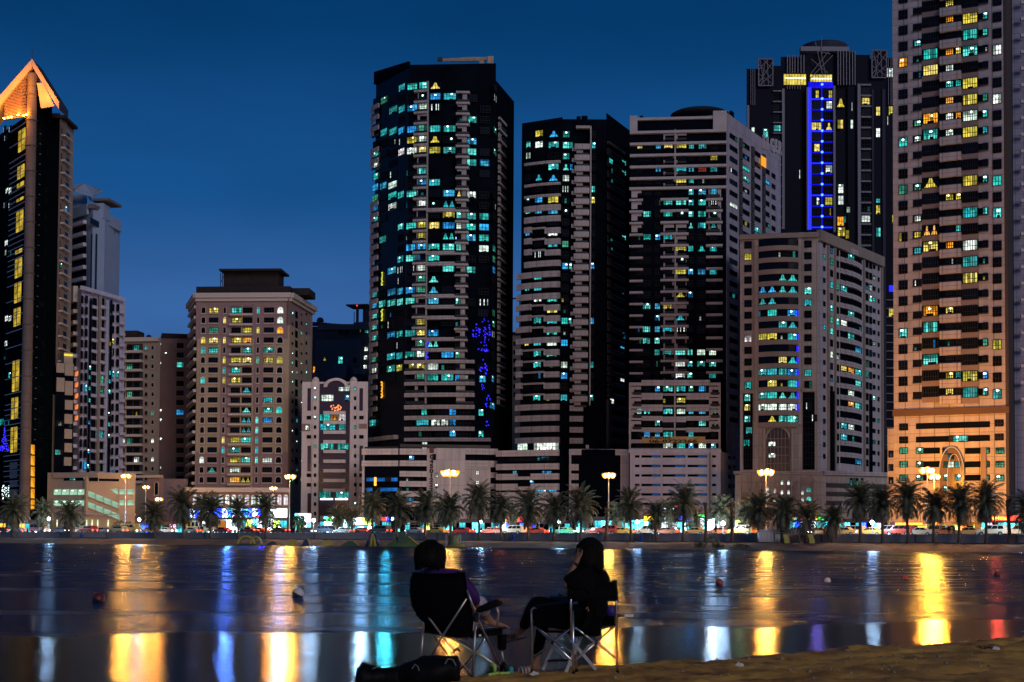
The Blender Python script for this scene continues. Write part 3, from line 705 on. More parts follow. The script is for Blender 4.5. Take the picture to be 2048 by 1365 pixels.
for k, (y, row) in enumerate(zip(ys, T)):
    for ci, ((x0,x1), ch) in enumerate(zip(cols, row.ljust(7))):
        if ch in ' .' and ci in (4,): continue
        if ch == ' ': continue
        fx = f if ci < 3 else f2; dx = -k*.2; x0 += dx; x1 += dx
        u0,u1,z0,z1 = fx.rect(x0,y,x1,y+12.5)
        if ch == 'K':
            ch = 'C'
        fx.window(u0,u1,z0,z1,.1 if ci != 5 else .45,ch, nx=3 if ci in (2,3) else None)
for x, y, c in ((1215,318,'c'),(1241,320,'c'),(1215,336,'p'),(1241,340,'c'),(1215,355,'p'),(1241,470,'c'),(1215,490,'p'),(1241,580,'p'),(1240,668,'p'),(1238,688,'b'),(1238,754,'w'),(1217,798,'w'),(1214,472,'p'),(1242,660,'p')):
    u0,u1,z0,z1 = f3.rect(x,y,x+8,y+10); f3.window(u0,u1,z0,z1,.4,c,nx=2)
u0,u1,z0,z1 = f.rect(1036,887,1058,901); f.window(u0,u1,z0,z1,.2,'w',nx=4)
u0,u1,z0,z1 = f.rect(1071,886,1119,901); f.window(u0,u1,z0,z1,.2,'w',nx=8)
# roof plant
g = G(); f2.rbox(g, 1154, 229, 1162, 238, -4, -2, glass); b.add('roof_tank', g); g = G(); f2.rbox(g, 1164, 228, 1176, 238, -4, -2, glass); b.add('roof_tank', g)
g = G(); f2.rbox(g, 1182, 234, 1212, 238, -5, -3, recess); b.add('roof_duct', g)
b.finish()
# podium left half and right half
b = Bld('banded_podium', 1060, 420, 'pale banded podium with blue-lit slots under the second black tower')
body(b, [(995,427),(1118,420)], 903, 12, glass, xref=(1060,423)); body(b, [(1118,422),(1141,422)], 903, 12, glass)
f = Fac(b, 995, 427, 1118, 420)
for y, hh in ((901,12),(928,12),(948,12),(968,13),(985,16)): f.part('parapet', 994, y, 1119, y+hh, 0, .8, ps, 5)
f.part('wall', 994, 1001, 1119, 1046, 0, .6, ps)
for x0, x1, y, c in ((1018,1112,916,'p'),(1026,1034,942,'b'),(1084,1104,942,'b'),(1060,1068,962,'b'),(1070,1114,980,'b'),(1016,1050,980,'p'),(1083,1098,914,'b')):
    u0,u1,z0,z1 = f.rect(x0,y,x1,y+6); f.window(u0,u1,z0,z1,.1,c,nx=max(2,int((x1-x0)/5)))
for y in (946.5,966.5): f.part('window_box', 1038, y, 1063, y+7, .5, .9, glass)
b.finish()
b = Bld('white_framed_podium', 1190, 418, 'pale podium with white corner posts behind the fifth big sodium lamp')
body(b, [(1139,420),(1192,418),(1262,420)], 899, 12, glass, xref=(1190,418))
f = Fac(b, 1139, 420, 1262, 420)
f.part('parapet', 1138, 899, 1262, 911, 0, .9, ps, 3)
for y in (929,948,968,988): f.part('parapet', 1141, y, 1188, y+12.5, 0, .7, ps, 2)
f.part('column', 1138, 911, 1142, 1045, 0, .9, ps); f.part('column', 1188, 911, 1190, 1010, 0, 1.0, framel); f.part('column', 1222, 909, 1225, 1040, 0, 1.0, framel)
f.part('wall', 1225, 911, 1262, 1046, 0, .6, ps); f.part('parapet', 1188, 1005, 1224, 1018, 0, .8, ps); f.part('wall', 1142, 1001, 1188, 1046, 0, .6, ps)
for x0, x1, y, c in ((1160,1176,915,'b'),(1166,1182,940,'b'),(1158,1176,961,'p'),(1178,1187,980,'b'),(1190,1200,980,'p'),(1195,1220,1000,'q'),(1195,1205,916,'p')):
    u0,u1,z0,z1 = f.rect(x0,y,x1,y+6); f.window(u0,u1,z0,z1,.1,c)
g = G(); f.rbox(g, 1172, 890, 1178, 897, -1, -.8, framel); b.add('roof_sign', g)
b.finish()
# ------------------------------------------------------------------ third tower (x 1258-1562)
stoneH = mat('grey_stone_slab', (0.40,0.37,0.375), 0.75, var=0.12, scale=0.3)
stoneW = mat('lilac_grey_render', (0.36,0.33,0.39), 0.8, var=0.2, scale=0.4, stretch=(1,1,.12), brick=(3.0,3.2,.05))
b = Bld('slab_tower', 1400, 425, 'black tower with pale floor slabs, a lilac side wall and an oval roof disc')
body(b, [(1260,428),(1452,425)], 238, 18, glass, xref=(1350,427))
f = Fac(b, 1259, 428, 1453, 425)
fs = Fac(b, 1453, 425, 1562, 468)     # side wall running away to the right
g = G(); zt = P(1442,225,425).z
A, B2 = fs.A, fs.B; g.prism([tuple(A), tuple(B2), (B2.x-20, B2.y+4), (A.x-14, A.y+10)], LANDZ, zt, stoneW); b.add('wall', g, 50)
f.part('corner_block', 1260, 234, 1275, 268, -1, 1.2, stoneH); f.part('corner_block', 1426, 224, 1453, 262, -1, 1.2, stoneH)
f.part('cornice', 1275, 236, 1426, 241, -1, 1.0, stoneH)
Y = [263+23.05*k for k in range(22)]
for k, y in enumerate(Y):
    if k <= 4: f.part('floor_slab', 1260, y, 1453, y+5, 0, 1.3, stoneH)
    elif k == 5 : f.part('floor_slab', 1259, y-3, 1453, y+2, 0, 1.3, stoneH)
    else:
        f.part('floor_slab', 1259, y-1, 1286, y+3, 0, 1.4, stoneH); f.part('floor_slab', 1321, y-3, 1377, y+1.5, 0, 1.4, stoneH); f.part('floor_slab', 1412, y-3, 1445, y+1.5, 0, 1.4, stoneH)
    if k in (0,2,3,4) or k >= 8:
        for x0 in (1327,1352):
            g = G(); f.rbox(g, x0, y+2, x0+21, y+9, 0, .5, stoneH); f.rbox(g, x0, y+9, x0+3, y+19, 0, .5, stoneH); f.rbox(g, x0+3, y+15, x0+21, y+19, .9, 1.2, rail); b.add('balcony', g)
    if 5 <= k <= 8:
        g = G(); f.rbox(g, 1263, y+2, 1283, y+9, 0, .5, stoneH); f.rbox(g, 1263, y+9, 1275, y+18, 0, .5, stoneH); b.add('balcony', g)
        g = G(); f.rbox(g, 1417, y+1, 1442, y+8, 0, .5, stoneH); f.rbox(g, 1417, y+8, 1422, y+17, 0, .5, stoneH); f.rbox(g, 1436, y+8, 1442, y+17, 0, .5, stoneH); f.rbox(g, 1412, y+13, 1440, y+18, .9, 1.2, rail); b.add('balcony', g)
f.part('pilaster', 1349, 261, 1351.5, 366, 0, 1.2, stoneH); f.part('pilaster', 1349, 466, 1351.5, 762, 0, 1.2, stoneH)
cols = [(1275,1285),(1288,1303),(1312,1322),(1328,1346),(1353,1373),(1378,1388),(1397,1413),(1421,1435)]
T = ["        ","y.byycc.",".......y",". b.cbrc","....ycp.","...  cbb",". pcccc|",".c.c*cc*".replace('.c.c','.c.c'),". .  CcC","pcbc ...","....ycCc","....*...","....ybbc","........","....Yb.."," cby ...",". b C p.","pcbc|...","pcccccc.".replace('ccccc.','c...')[:8],"..ccccww","..p.wccc","....wc.c"]
for k, row in enumerate(T):
    y = 286.5+23.05*(k-1)-(2 if k > 5 else 0)
    for (x0,x1), ch in zip(cols, row.ljust(8)):
        if ch == ' ': continue
        u0,u1,z0,z1 = f.rect(x0-k*.15,y,x1-k*.15,y+11.5); f.window(u0,u1,z0,z1,.55 if x0 in (1328,1353) or (x0 == 1421 and 5 <= k <= 9) else .02,ch,nx=3 if x1-x0 < 14 else 4)
# long side wall: rows of small windows between recessed laundry balconies
for k in range(26):
    y = 271+22.6*k; zt = fs.hit(1466,y)[1]; zb = fs.hit(1466,y+9)[1]; zl = fs.hit(1466,y+17)[1]
    for i, (xa, xb) in enumerate(((1459,1474),(1484,1498),(1507,1520),(1529,1538),(1543,1550))):
        if k == 0 and i > 2: continue
        code = {(0,0):'p',(0,1):'p',(1,0):'.',(2,1):'c',(3,0):'!',(3,1):'c',(4,1):'p',(5,1):'.',(6,0):'w',(7,1):'q',(7,2):'c',(1,1):'p',(2,3):'b',(8,2):'p',(9,0):'.',(6,3):'p',(7,3):'g',(3,2):'.',(14,0):'p',(18,1):'p',(22,1):'p'}.get((k,i),'.')
        fs.window(fs.hit(xa,y)[0],fs.hit(xb,y)[0],zb,zt,.05,code,nx=3,ny=1)
    for x in (1478,1502,1524):
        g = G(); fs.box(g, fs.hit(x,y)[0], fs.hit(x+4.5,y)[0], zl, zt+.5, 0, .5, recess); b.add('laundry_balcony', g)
g = G(); fs.rbox(g, 1519, 315, 1528, 334, .5, .7, glow('orange_lit_blind', (1.0,.40,.03), 1.0)); b.add('window', g, 5)
# roof disc, antenna clutter
g = G(); p = P(1400,231,434); g.lathe((p.x,p.y,p.z), [(0.01,-.5),(8.0,-.4),(8.6,0),(7.6,.55),(4,.9),(0.01,1)], mat('dark_roof_disc', (.03,.035,.05), .5), 28); b.add('roof_disc', g)
for x, y in ((1283,238),(1462,228),(1465,231)):
    g = G(); p = P(x,y,430); g.box(p, (.8,.8,1.6), glass); b.add('roof_vent', g)
b.finish()
fT = Fac(b, 1500, 462, 1562, 526)
# TIGER roof letters on the side wall
tl = mat('pale_sign_letters', (0.50,0.46,0.46), .5)
b = Bld('roof_letters', 1545, 500, 'large pale letters TIGER standing on the edge of the slab tower side wall', 'sign')
for c, x, y, sx in (('T',1526.5,297,.42),('I',1533.5,300,.7),('G',1543,303,.62),('E',1550.5,305,.5),('R',1558,309,.62)):
    text(b, fs, c, x, y, 25, tl, .25, 'letter', depth=.5, sx=sx*1.2)
b.finish()
# low white block in front of the slab tower
white = mat('pale_pink_render', (0.58,0.53,0.52), 0.75, var=0.18, scale=0.5, stretch=(1,1,.12), brick=(3.2,1.7,.04))
b = Bld('balcony_block', 1350, 415, 'pale balconied block with a phone-number banner at the foot of the slab tower')
body(b, [(1258,419),(1441,417)], 766, 10, glass, xref=(1350,418)); f = Fac(b, 1258, 418, 1441, 416)
f.part('parapet', 1283, 761, 1420, 772, 0, .8, white, 3); f.part('parapet', 1258, 766, 1283, 772, 0, .6, white); f.part('parapet', 1420, 766, 1441, 772, 0, .6, white)
for k, y in enumerate((788,811,834,857)):
    f.part('parapet', 1283, y-1, 1325, y+8+(4 if k < 2 else 0), 0, .8, white); f.part('parapet', 1325, y, 1372, y+(4 if k != 2 else 11), 0, .9, white); f.part('parapet', 1372, y-1, 1418, y+8+(4 if k < 2 else 0), 0, .8, white)
    for x0 in (1262,1418):
        g = G(); f.rbox(g, x0, y-14, x0+20, y-8, 0, .5, white); f.rbox(g, x0, y-8, x0+6, y+3, 0, .5, white); f.rbox(g, x0, y+3, x0+21, y+7, 0, 1.0, white); f.rbox(g, x0+3, y-3, x0+21, y+2, .6, .9, rail); b.add('balcony', g)
f.part('parapet', 1262, 880, 1441, 887, 0, .8, white, 3)
f.part('parapet', 1262, 897, 1441, 906, 0, .9, white, 3)
f.part('pilaster', 1258, 772, 1262, 898, 0, .7, white); f.part('pilaster', 1437, 772, 1441, 898, 0, .7, white); f.part('pilaster', 1348, 772, 1351, 880, 0, .9, white)
cols = [(1274,1283),(1288,1300),(1310,1320),(1326,1346),(1353,1371),(1377,1387),(1397,1412),(1422,1432)]
for y, row in zip((773,796,818,842,864,887), ("..bccgb.","...qy...","cc.cwbbc","..c...cp",".bbc.c..","...wcbwc")):
    for (x0,x1), ch in zip(cols, row):
        u0,u1,z0,z1 = f.rect(x0,y,x1,y+10.5); f.window(u0,u1,z0,z1,.1,ch,nx=3 if x1-x0<14 else 4)
ban = mat('yellowish_banner', (0.62,0.45,0.16), .7, var=.2, scale=.4)
g = G(); f.rbox(g, 1284, 874, 1410, 887, .9, 1.0, ban); b.add('banner', g)
text(b, f, '06-8722366', 1346, 886.2, 6.0, ink, 1.05, 'banner_number', sx=2.3)
text(b, f, 'YAKSON', 1310, 878.6, 4.2, ink, 1.05, 'banner_name', sx=2.6)
b.finish()
lilacw = mat('lilac_white_render', (0.64,0.61,0.66), .75, var=.16, scale=.5, stretch=(1,1,.12))
b = Bld('parking_block', 1340, 412, 'white multi-storey car park with long dark slots left of the beige tower')
body(b, [(1260,414),(1441,412),(1482,440)], 903, 12, lilacw, xref=(1340,413)); f = Fac(b, 1260, 414, 1441, 412); fs = Fac(b, 1441, 412, 1482, 440)
f.part('cornice', 1258, 899, 1442, 906, -.3, .7, lilacw)
park = glow('car_park_light', (0.02,0.14,0.5), .4, var=.95, scale=.25)
for y in (911,930,949,968,987,1006):
    for x0, x1 in ((1270,1279),(1283,1321),(1325,1371),(1375,1414),(1424,1432)):
        g = G(); f.rbox(g, x0, y, x1, y+5, .02, .06, glass); 
        if x1-x0 > 20: f.rbox(g, x0+(x1-x0)*.55, y+1, x1-1, y+4.5, .06, .08, park)
        f.rbox(g, x0-.6, y-.8, x1+.6, y, 0, .2, lilacw); f.rbox(g, x0-.6, y+5, x1+.6, y+5.8, 0, .25, lilacw); b.add('parking_slot', g)
    for x0 in (1456,1466): 
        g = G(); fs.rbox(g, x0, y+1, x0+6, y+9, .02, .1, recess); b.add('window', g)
f.part('pipe', 1418, 906, 1421, 1045, 0, .5, mat('olive_pipe', (.25,.26,.18), .6)); f.part('column', 1438, 906, 1441, 1045, 0, .4, lilacw)
b.finish()
# ------------------------------------------------------------------ beige tower (x 1480-1765)
beige = mat('beige_panel_cladding', (0.42,0.36,0.32), 0.75, var=0.2, scale=0.5, stretch=(1,1,.15), brick=(2.0,3.2,.04))
beiged = mat('brown_band_cladding', (0.30,0.235,0.19), 0.75, var=0.12, scale=0.25)
lil = mat('pale_lilac_panel', (0.48,0.42,0.43), 0.75, var=0.18, scale=0.5, stretch=(1,1,.12), brick=(2.6,3.2,.05))
b = Bld('beige_tower', 1610, 400, 'beige tower with curved window bands and a tall dark arch at its foot')
zt = body(b, [(1480,402),(1637,398)], 464, 20, beige, xref=(1637,398))
f = Fac(b, 1480, 402, 1637, 398); fs = Fac(b, 1637, 398, 1765, 436)
g = G(); g.prism([tuple(fs.A), tuple(fs.B), (fs.B.x-26, fs.B.y+2), (fs.A.x-12, fs.A.y+16)], LANDZ, zt, lil); b.add('wall', g, 50)
f.part('cornice', 1479, 470, 1638, 478, -.3, 1.0, beiged); g = G(); fs.box(g, 0, fs.L, zt-2.4, zt+.5, -.4, .9, beiged); b.add('cornice', g)
f.part('pilaster', 1507, 478, 1517, 842, 0, .5, beige); f.part('pilaster', 1597, 474, 1605, 850, 0, .5, beige); f.part('pilaster', 1508, 478, 1511, 842, .5, .8, beiged)
fc = Fac(b, 1516, 401, 1598, 399, bulge=1.6)
for k in range(16):
    y = 480+23.45*k; fc.part('glass_band', 1517, y, 1597, y+14, 0, .15, glassb, 8)
    fc.part('spandrel', 1517, y+14, 1597, y+23.45, 0, .5, beiged, 8)
sub = [(1517,1534),(1535,1554),(1557,1574),(1575,1596)]
T = ["....","..pp","....","..CC","BBCC","CC..","pc.b","..cC","yypc","....","..yC","cccb",".yqc","ccCC","wwww",".Ycc"]
for k, row in enumerate(T):
    y = 481+23.45*k
    for (x0,x1), ch in zip(sub, row):
        if ch == '.': continue
        u0,u1,z0,z1 = fc.rect(x0,y,x1,y+12.5); fc.window(u0,u1,z0,z1,.2,ch,nx=4)
blulite = glow('blue_window_edge', (.02,.02,1.0), 1.3)
for k in (6,8,9,10,11,12,13,14):
    g = G(); fc.rbox(g, 1593, 481+23.45*k, 1597, 494+23.45*k, .3, .45, blulite); b.add('window_light', g)
for k in range(13):
    y = 484+23.4*k
    for x0, col in ((1489,{1:'y',8:'k',12:'c'}),(1609,{4:'c',5:'c',11:'c',12:'p'})):
        u0,u1,z0,z1 = f.rect(x0,y-(2 if x0 > 1600 else 0),x0+14,y+13.5-(2 if x0 > 1600 else 0)); f.window(u0,u1,z0,z1,.05,col.get(k,'.'),nx=3)
for x0, x1, y0, y1 in ((1487,1505,788,940),(1606,1629,785,940)):
    g = G(); f.rbox(g, x0, y0, x1, y1, .02, .08, glass)
    for i in range(5): f.rbox(g, x0+(x1-x0)*i/4-.4, y0, x0+(x1-x0)*i/4+.4, y1, .05, .25, frame)
    for y in range(int(y0), int(y1), 12): f.rbox(g, x0, y, x1, y+.9, .05, .22, frame)
    b.add('tall_glazing', g); f.part('hood', x0-3, y0-6, x1+3, y0-1, 0, .9, beige)
for x, y, c in ((1489,790,'c'),(1489,809,'y'),(1489,832,'c'),(1492,855,'c'),(1487,880,'c'),(1611,806,'!'),(1622,830,'!')):
    u0,u1,z0,z1 = f.rect(x,y,x+12,y+13); f.window(u0,u1,z0,z1,.2,c,nx=3)
# big round arch portal
g = G(); n = 18; cx, cy = f.hit(1556,895); r = f.hit(1578,895)[0]-cx; zb = f.hit(1556,944)[1]
pts = [(cx-r, zb), (cx+r, zb)]+[(cx+r*math.cos(math.pi*i/n), cy+r*math.sin(math.pi*i/n)) for i in range(n+1)]
zc = f.hit(1556,878)[1]; pts = [(cx-r, zb), (cx+r, zb)]+[(cx+r*math.cos(math.pi*i/n), zc+r*math.sin(math.pi*i/n)) for i in range(n+1)]
g.quad([f.pt(a, c, .12) for a, c in pts], mat('brown_glass', (.05,.03,.025), .25))
for i in range(7): f.box(g, cx-r+2*r*i/6-.08, cx-r+2*r*i/6+.08, zb, zc+r*math.sin(math.acos(max(-1,min(1,-1+2*i/6)))), .1, .3, beiged)
for j in range(5): f.box(g, cx-r, cx+r, zb+(zc-zb)*j/4-.08, zb+(zc-zb)*j/4+.08, .1, .28, beiged)
b.add('arch_window', g)
g = G(); 
for i in range(n):
    a0, a1 = math.pi*i/n, math.pi*(i+1)/n
    q = lambda a, k: (cx+r*k*math.cos(a), zc+r*k*math.sin(a))
    g.hexa([f.pt(*q(a0,1),.9),f.pt(*q(a0,1.16),.9),f.pt(*q(a1,1.16),.9),f.pt(*q(a1,1),.9),f.pt(*q(a0,1),0),f.pt(*q(a0,1.16),0),f.pt(*q(a1,1.16),0),f.pt(*q(a1,1),0)], beige)
b.add('arch_surround', g)
f.part('column', 1527, 858, 1531, 944, .1, 1.1, beige); f.part('column', 1583, 858, 1587, 944, .1, 1.1, beige)
for y in (884,907): u0,u1,z0,z1 = f.rect(1537,y,1551,y+9); f.window(u0,u1,z0,z1,.3,'w',nx=3,ny=1)
# side wall: pixel rows measured at the near edge
for k in range(19):
    y = 483+23.6*k
    def zr(dy): return fs.hit(1640,y+dy)[1]
    def cell(x0, x1, d0, d1, ch, **kw): fs.window(fs.hit(x0,y)[0], fs.hit(x1,y)[0], zr(d1), zr(d0), .05, ch, **kw)
    cell(1646,1650,0,9, 'c' if k in (1,7) else '.', nx=1)
    if k < 13: cell(1660,1665,2,15, {1:'c',3:'c',5:'c',6:'g',7:'c',0:'p',9:'w'}.get(k,'p' if k%2 else '.'), nx=1); 
    cell(1672,1677,2,15, {3:'g',6:'c',9:'p'}.get(k,'.'), nx=1)
    for i, x in enumerate((1731,1738,1745,1755)): 
        if i in (0,2,3) or k < 14: cell(x,x+(5 if i < 3 else 3),0 if i < 2 else 3,14 if i < 2 else 11, 'c' if (k,i) in ((3,1),(3,2),(10,0),(15,1),(12,2)) else ('p' if RW.random() < .12 else '.'), nx=1)
    g = G(); a, c = fs.hit(1680,y)[0], fs.hit(1723,y)[0]
    for i in range(6):
        u0 = a+(c-a)*i/6; u1 = a+(c-a)*(i+1)/6; o0 = .15+1.0*math.sin(math.pi*(i+.5)/6)
        g.hexa([fs.pt(u0,zr(1),o0),fs.pt(u1,zr(1),o0),fs.pt(u1,zr(-9),o0),fs.pt(u0,zr(-9),o0),fs.pt(u0,zr(1),0),fs.pt(u1,zr(1),0),fs.pt(u1,zr(-9),0),fs.pt(u0,zr(-9),0)], lil)
    b.add('spandrel', g)
    g = G(); fs.box(g, a, c, zr(14), zr(1), 0, .08, glass); b.add('glass_band', g)
    for i in range(3):
        ch = {(0,1):'c',(3,0):'c',(5,1):'c',(6,0):'w',(6,2):'p',(7,1):'c',(8,2):'b',(10,0):'y',(10,1):'o',(10,2):'c',(11,2):'c',(12,1):'w',(13,1):'o',(13,2):'c',(15,0):'c',(15,1):'w',(16,0):'c',(16,1):'p',(18,2):'b'}.get((k,i))
        if ch: 
            u0 = a+(c-a)*i/3; fs.window(u0, u0+(c-a)/3.4, zr(13), zr(2), .12, ch, nx=3)
for x in (1654,1668,1726,1762): 
    g = G(); fs.box(g, fs.hit(x,700)[0], fs.hit(x+2,700)[0], LANDZ+15, zt-2.5, 0, .5, beiged); b.add('pilaster', g)
g = G(); fs.box(g, fs.hit(1659,860)[0], fs.hit(1669,860)[0], P(1660,942,405).z, P(1660,782,405).z, .05, .2, glass); b.add('tall_glazing', g)
g = G(); fs.box(g, fs.hit(1738,860)[0], fs.hit(1744,860)[0], P(1740,945,430).z, P(1740,802,430).z, .05, .2, glass); b.add('tall_glazing', g)
b.finish()
# its low ornate podium
b = Bld('arcaded_podium', 1600, 385, 'beige arcaded podium with slim columns under the beige tower')
body(b, [(1470,388),(1645,384),(1778,392)], 950, 8, beige, xref=(1645,384)); f = Fac(b, 1470, 388, 1645, 384); fs = Fac(b, 1645, 384, 1778, 392)
f.part('cornice', 1467, 943, 1645, 949, -.3, .9, beige); g = G(); fs.rbox(g, 1645, 944, 1778, 952, -.3, .8, lil); b.add('cornice', g)
for x in (1481,1508,1521,1553,1569,1583,1598,1629):
    g = G(); f.rbox(g, x-1.2, 972, x+1.2, 1044, .1, 1.0, beige); f.rbox(g, x-2.4, 966, x+2.4, 972, .1, 1.3, beige); f.rbox(g, x-.6, 960, x+.6, 966, .4, .9, beige); b.add('column', g)
for x, y in ((1533,974),(1533,984),(1548,978),(1562,962),(1575,962),(1562,981),(1575,981),(1603,982),(1613,976),(1603,996),(1613,994),(1533,997),(1547,996)):
    w = 9 if x == 1613 else 4
    u0,u1,z0,z1 = f.rect(x,y,x+w,y+8); f.window(u0,u1,z0,z1,.05,'w' if x != 1613 else 'c',nx=2,arch=True,fr=beige)
f.part('wall_panel', 1484, 985, 1506, 1040, .02, .2, beiged); f.part('wall_panel', 1600, 955, 1628, 972, .02, .2, beiged)
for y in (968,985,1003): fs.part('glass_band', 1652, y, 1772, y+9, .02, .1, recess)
for x in (1700,1706,1712,1722): u0,u1,z0,z1 = fs.rect(x,957,x+4,972); fs.window(u0,u1,z0,z1,.05,'p',nx=1)
b.finish()
# ------------------------------------------------------------------ blue-lit tower behind
navy = mat('navy_panel_cladding', (0.04,0.038,0.065), 0.6, spec=.1, var=0.2, scale=0.2)
navyl = mat('pale_tower_rib', (0.20,0.18,0.21), 0.6)
navyd = mat('navy_dark', (0.010,0.010,0.020), .6, spec=.05)
b = Bld('blue_lit_tower', 1640, 485, 'dark tower behind with a bright blue lit strip, lattice boxes and a drum crown')
for x0, x1, y, d in ((1493,1516,138,0),(1516,1545,150,0),(1545,1562,132,0),(1562,1600,114,0),(1697,1712,104,0),(1712,1742,110,0),(1742,1771,118,0),(1771,1800,116,0)):
    body(b, [(x0,485),(x1,485)], y, 24, navyd, xref=(x0,485))
body(b, [(1600,486),(1697,486)], 108, 24, navyd, xref=(1650,485))
f = Fac(b, 1493, 485, 1800, 485)
g = G(); p = P(1648,110,500); g.lathe((p.x,p.y,p.z), [(8.0,-2),(8.0,2.2),(7.7,2.6),(0.1,3.4)], navy, 28); b.add('crown_drum', g)
g = G(); f.rbox(g, 1601, 95, 1697, 104, -2, .8, navyl); b.add('cornice', g)
g = G(); a = P(1643,110,484); t = P(1643,72,484); g.tube([a,(a.x,a.y,(a.z+t.z)/2),t],[.25,.16,.07], navyl, 6); b.add('spire', g)
def lattice(x0, y0, x1, y1, o=1.2):
    g = G(); f.rbox(g, x0, y0, x1, y1, 0, o-.3, navyd); m = navyl
    def bar(xa, ya, xb, yb, r=.13):
        a, c = f.hit(xa, ya), f.hit(xb, yb); g.tube([f.pt(*a,o), f.pt(*c,o)], r, m, 5)
    for q in ((x0,y0,x1,y0),(x1,y0,x1,y1),(x1,y1,x0,y1),(x0,y1,x0,y0)): bar(*q, r=.24)
    w, h = x1-x0, y1-y0
    for q in ((0,.4,.7,0),(.1,0,.4,1),(.6,0,.7,1),(0,1,1,.55),(0,.55,1,.95),(.3,0,1,.4),(1,.1,0,.9),(.05,.2,.9,.75),(.45,.1,.2,1)): bar(x0+w*q[0],y0+h*q[1],x0+w*q[2],y0+h*q[3])
    b.add('lattice_box', g)
lattice(1516,121,1544,174); lattice(1742,104,1771,158)
g = G()
for q in ((1620,150,1660,100),(1630,85,1645,155),(1622,120,1655,148),(1665,112,1618,160),(1640,100,1650,150),(1660,110,1620,100)):
    g.tube([f.pt(*f.hit(q[0],q[1]),.6), f.pt(*f.hit(q[2],q[3]),.6)], .14, navyl, 5)
b.add('lattice_brace', g)
for x in (1574,1579,1584,1589,1595,1601,1607): f.part('fin', x-.8, 112, x+.8, 147, 0, .9, navyl)
for x in (1574,1579,1584,1589,1595,1600): f.part('fin', x-.6, 171, x+.6, 180, 0, .7, navyl)
for x in (1675,1680,1686,1692,1698,1704,1709): f.part('fin', x-.8, 104, x+.8, 172, 0, .9, navyl)
for x in (1501,1505,1509,1776,1781,1786): f.part('fin', x-.5, 140 if x < 1600 else 118, x+.5, 212, 0, .7, navyl)
yw_ = glow('yellow_lounge_light', (0.75,.60,.10), 1.0, var=.5, scale=.6)
for x0, x1, y0, y1 in ((1567,1612,149,170),(1620,1664,150,164)):
    g = G(); f.rbox(g, x0, y0, x1, y1, .02, .1, yw_)
    for i in range(9): f.rbox(g, x0+(x1-x0)*i/8-.35, y0, x0+(x1-x0)*i/8+.35, y1, .1, .25, frame)
    f.rbox(g, x0+3, y0+7, x1-1, y0+9, .12, .2, glow('lounge_cove_light', (1,.95,.6), 2.5)); b.add('lounge_window', g, 5)
# lit strip
bluewall = mat('blue_strip_wall', (0.10,0.10,0.22), .6)
bstrip = glow('blue_strip_light', (0.01,0.015,1.0), 3.0); bdot = glow('blue_dot_light', (.04,.12,1.0), 7); bdim = glow('blue_soffit_light', (0.01,0.008,.9), .9, var=.4, scale=.4)
f.part('strip_wall', 1616, 165, 1665, 462, 0, .2, navyd); f.part('strip_header', 1616, 165, 1665, 177, .2, .5, bdim)
f.part('light_strip', 1616, 176, 1622, 460, .2, .6, bstrip); f.part('light_strip', 1642, 176, 1644, 460, .3, .6, bdim)
f.part('pilaster', 1612, 177, 1615.5, 462, 0, 1.2, navyl); f.part('pilaster', 1665.5, 174, 1669.5, 466, 0, 1.2, navyl)
ys = [177+i*21.35 for i in range(14)]
for i, y in enumerate(ys):
    f.part('light_strip', 1620.5, y+22, 1664, y+23.6, .3, .7, bdim if i % 3 else bstrip)
    g = G(); g.lathe(f.pt(*f.hit(1643, y-6 if i == 0 else y+1), 1.0), [(0.001,-.42),(.34,-.25),(.42,0),(.34,.25),(.001,.42)], bdot, 8); b.add('blue_lamp', g)
for x0, x1, i, c in ((1631,1637,0,'y'),(1657,1664,0,'y'),(1652,1664,1,'w'),(1623,1642,3,'y'),(1651,1664,3,'Y'),(1628,1639,5,'y'),(1651,1664,7,'w'),(1633,1638,10,'w'),(1650,1664,10,'y'),(1659,1664,11,'q'),
                     (1622,1642,1,'.'),(1622,1642,2,'.'),(1646,1663,2,'.'),(1622,1642,4,'.'),(1646,1663,4,'.'),(1646,1663,5,'.'),(1622,1642,6,'.'),(1646,1663,6,'.'),(1622,1642,7,'.'),(1622,1642,8,'.'),(1646,1663,8,'.'),(1622,1642,9,'.'),(1646,1663,9,'.'),(1622,1642,11,'.'),(1622,1642,12,'.'),(1646,1663,12,'.')):
    y = ys[i]+5; u0,u1,z0,z1 = f.rect(x0,y,x1,y+15); f.window(u0,u1,z0,z1,.25,c,nx=max(2,int((x1-x0)/4)))
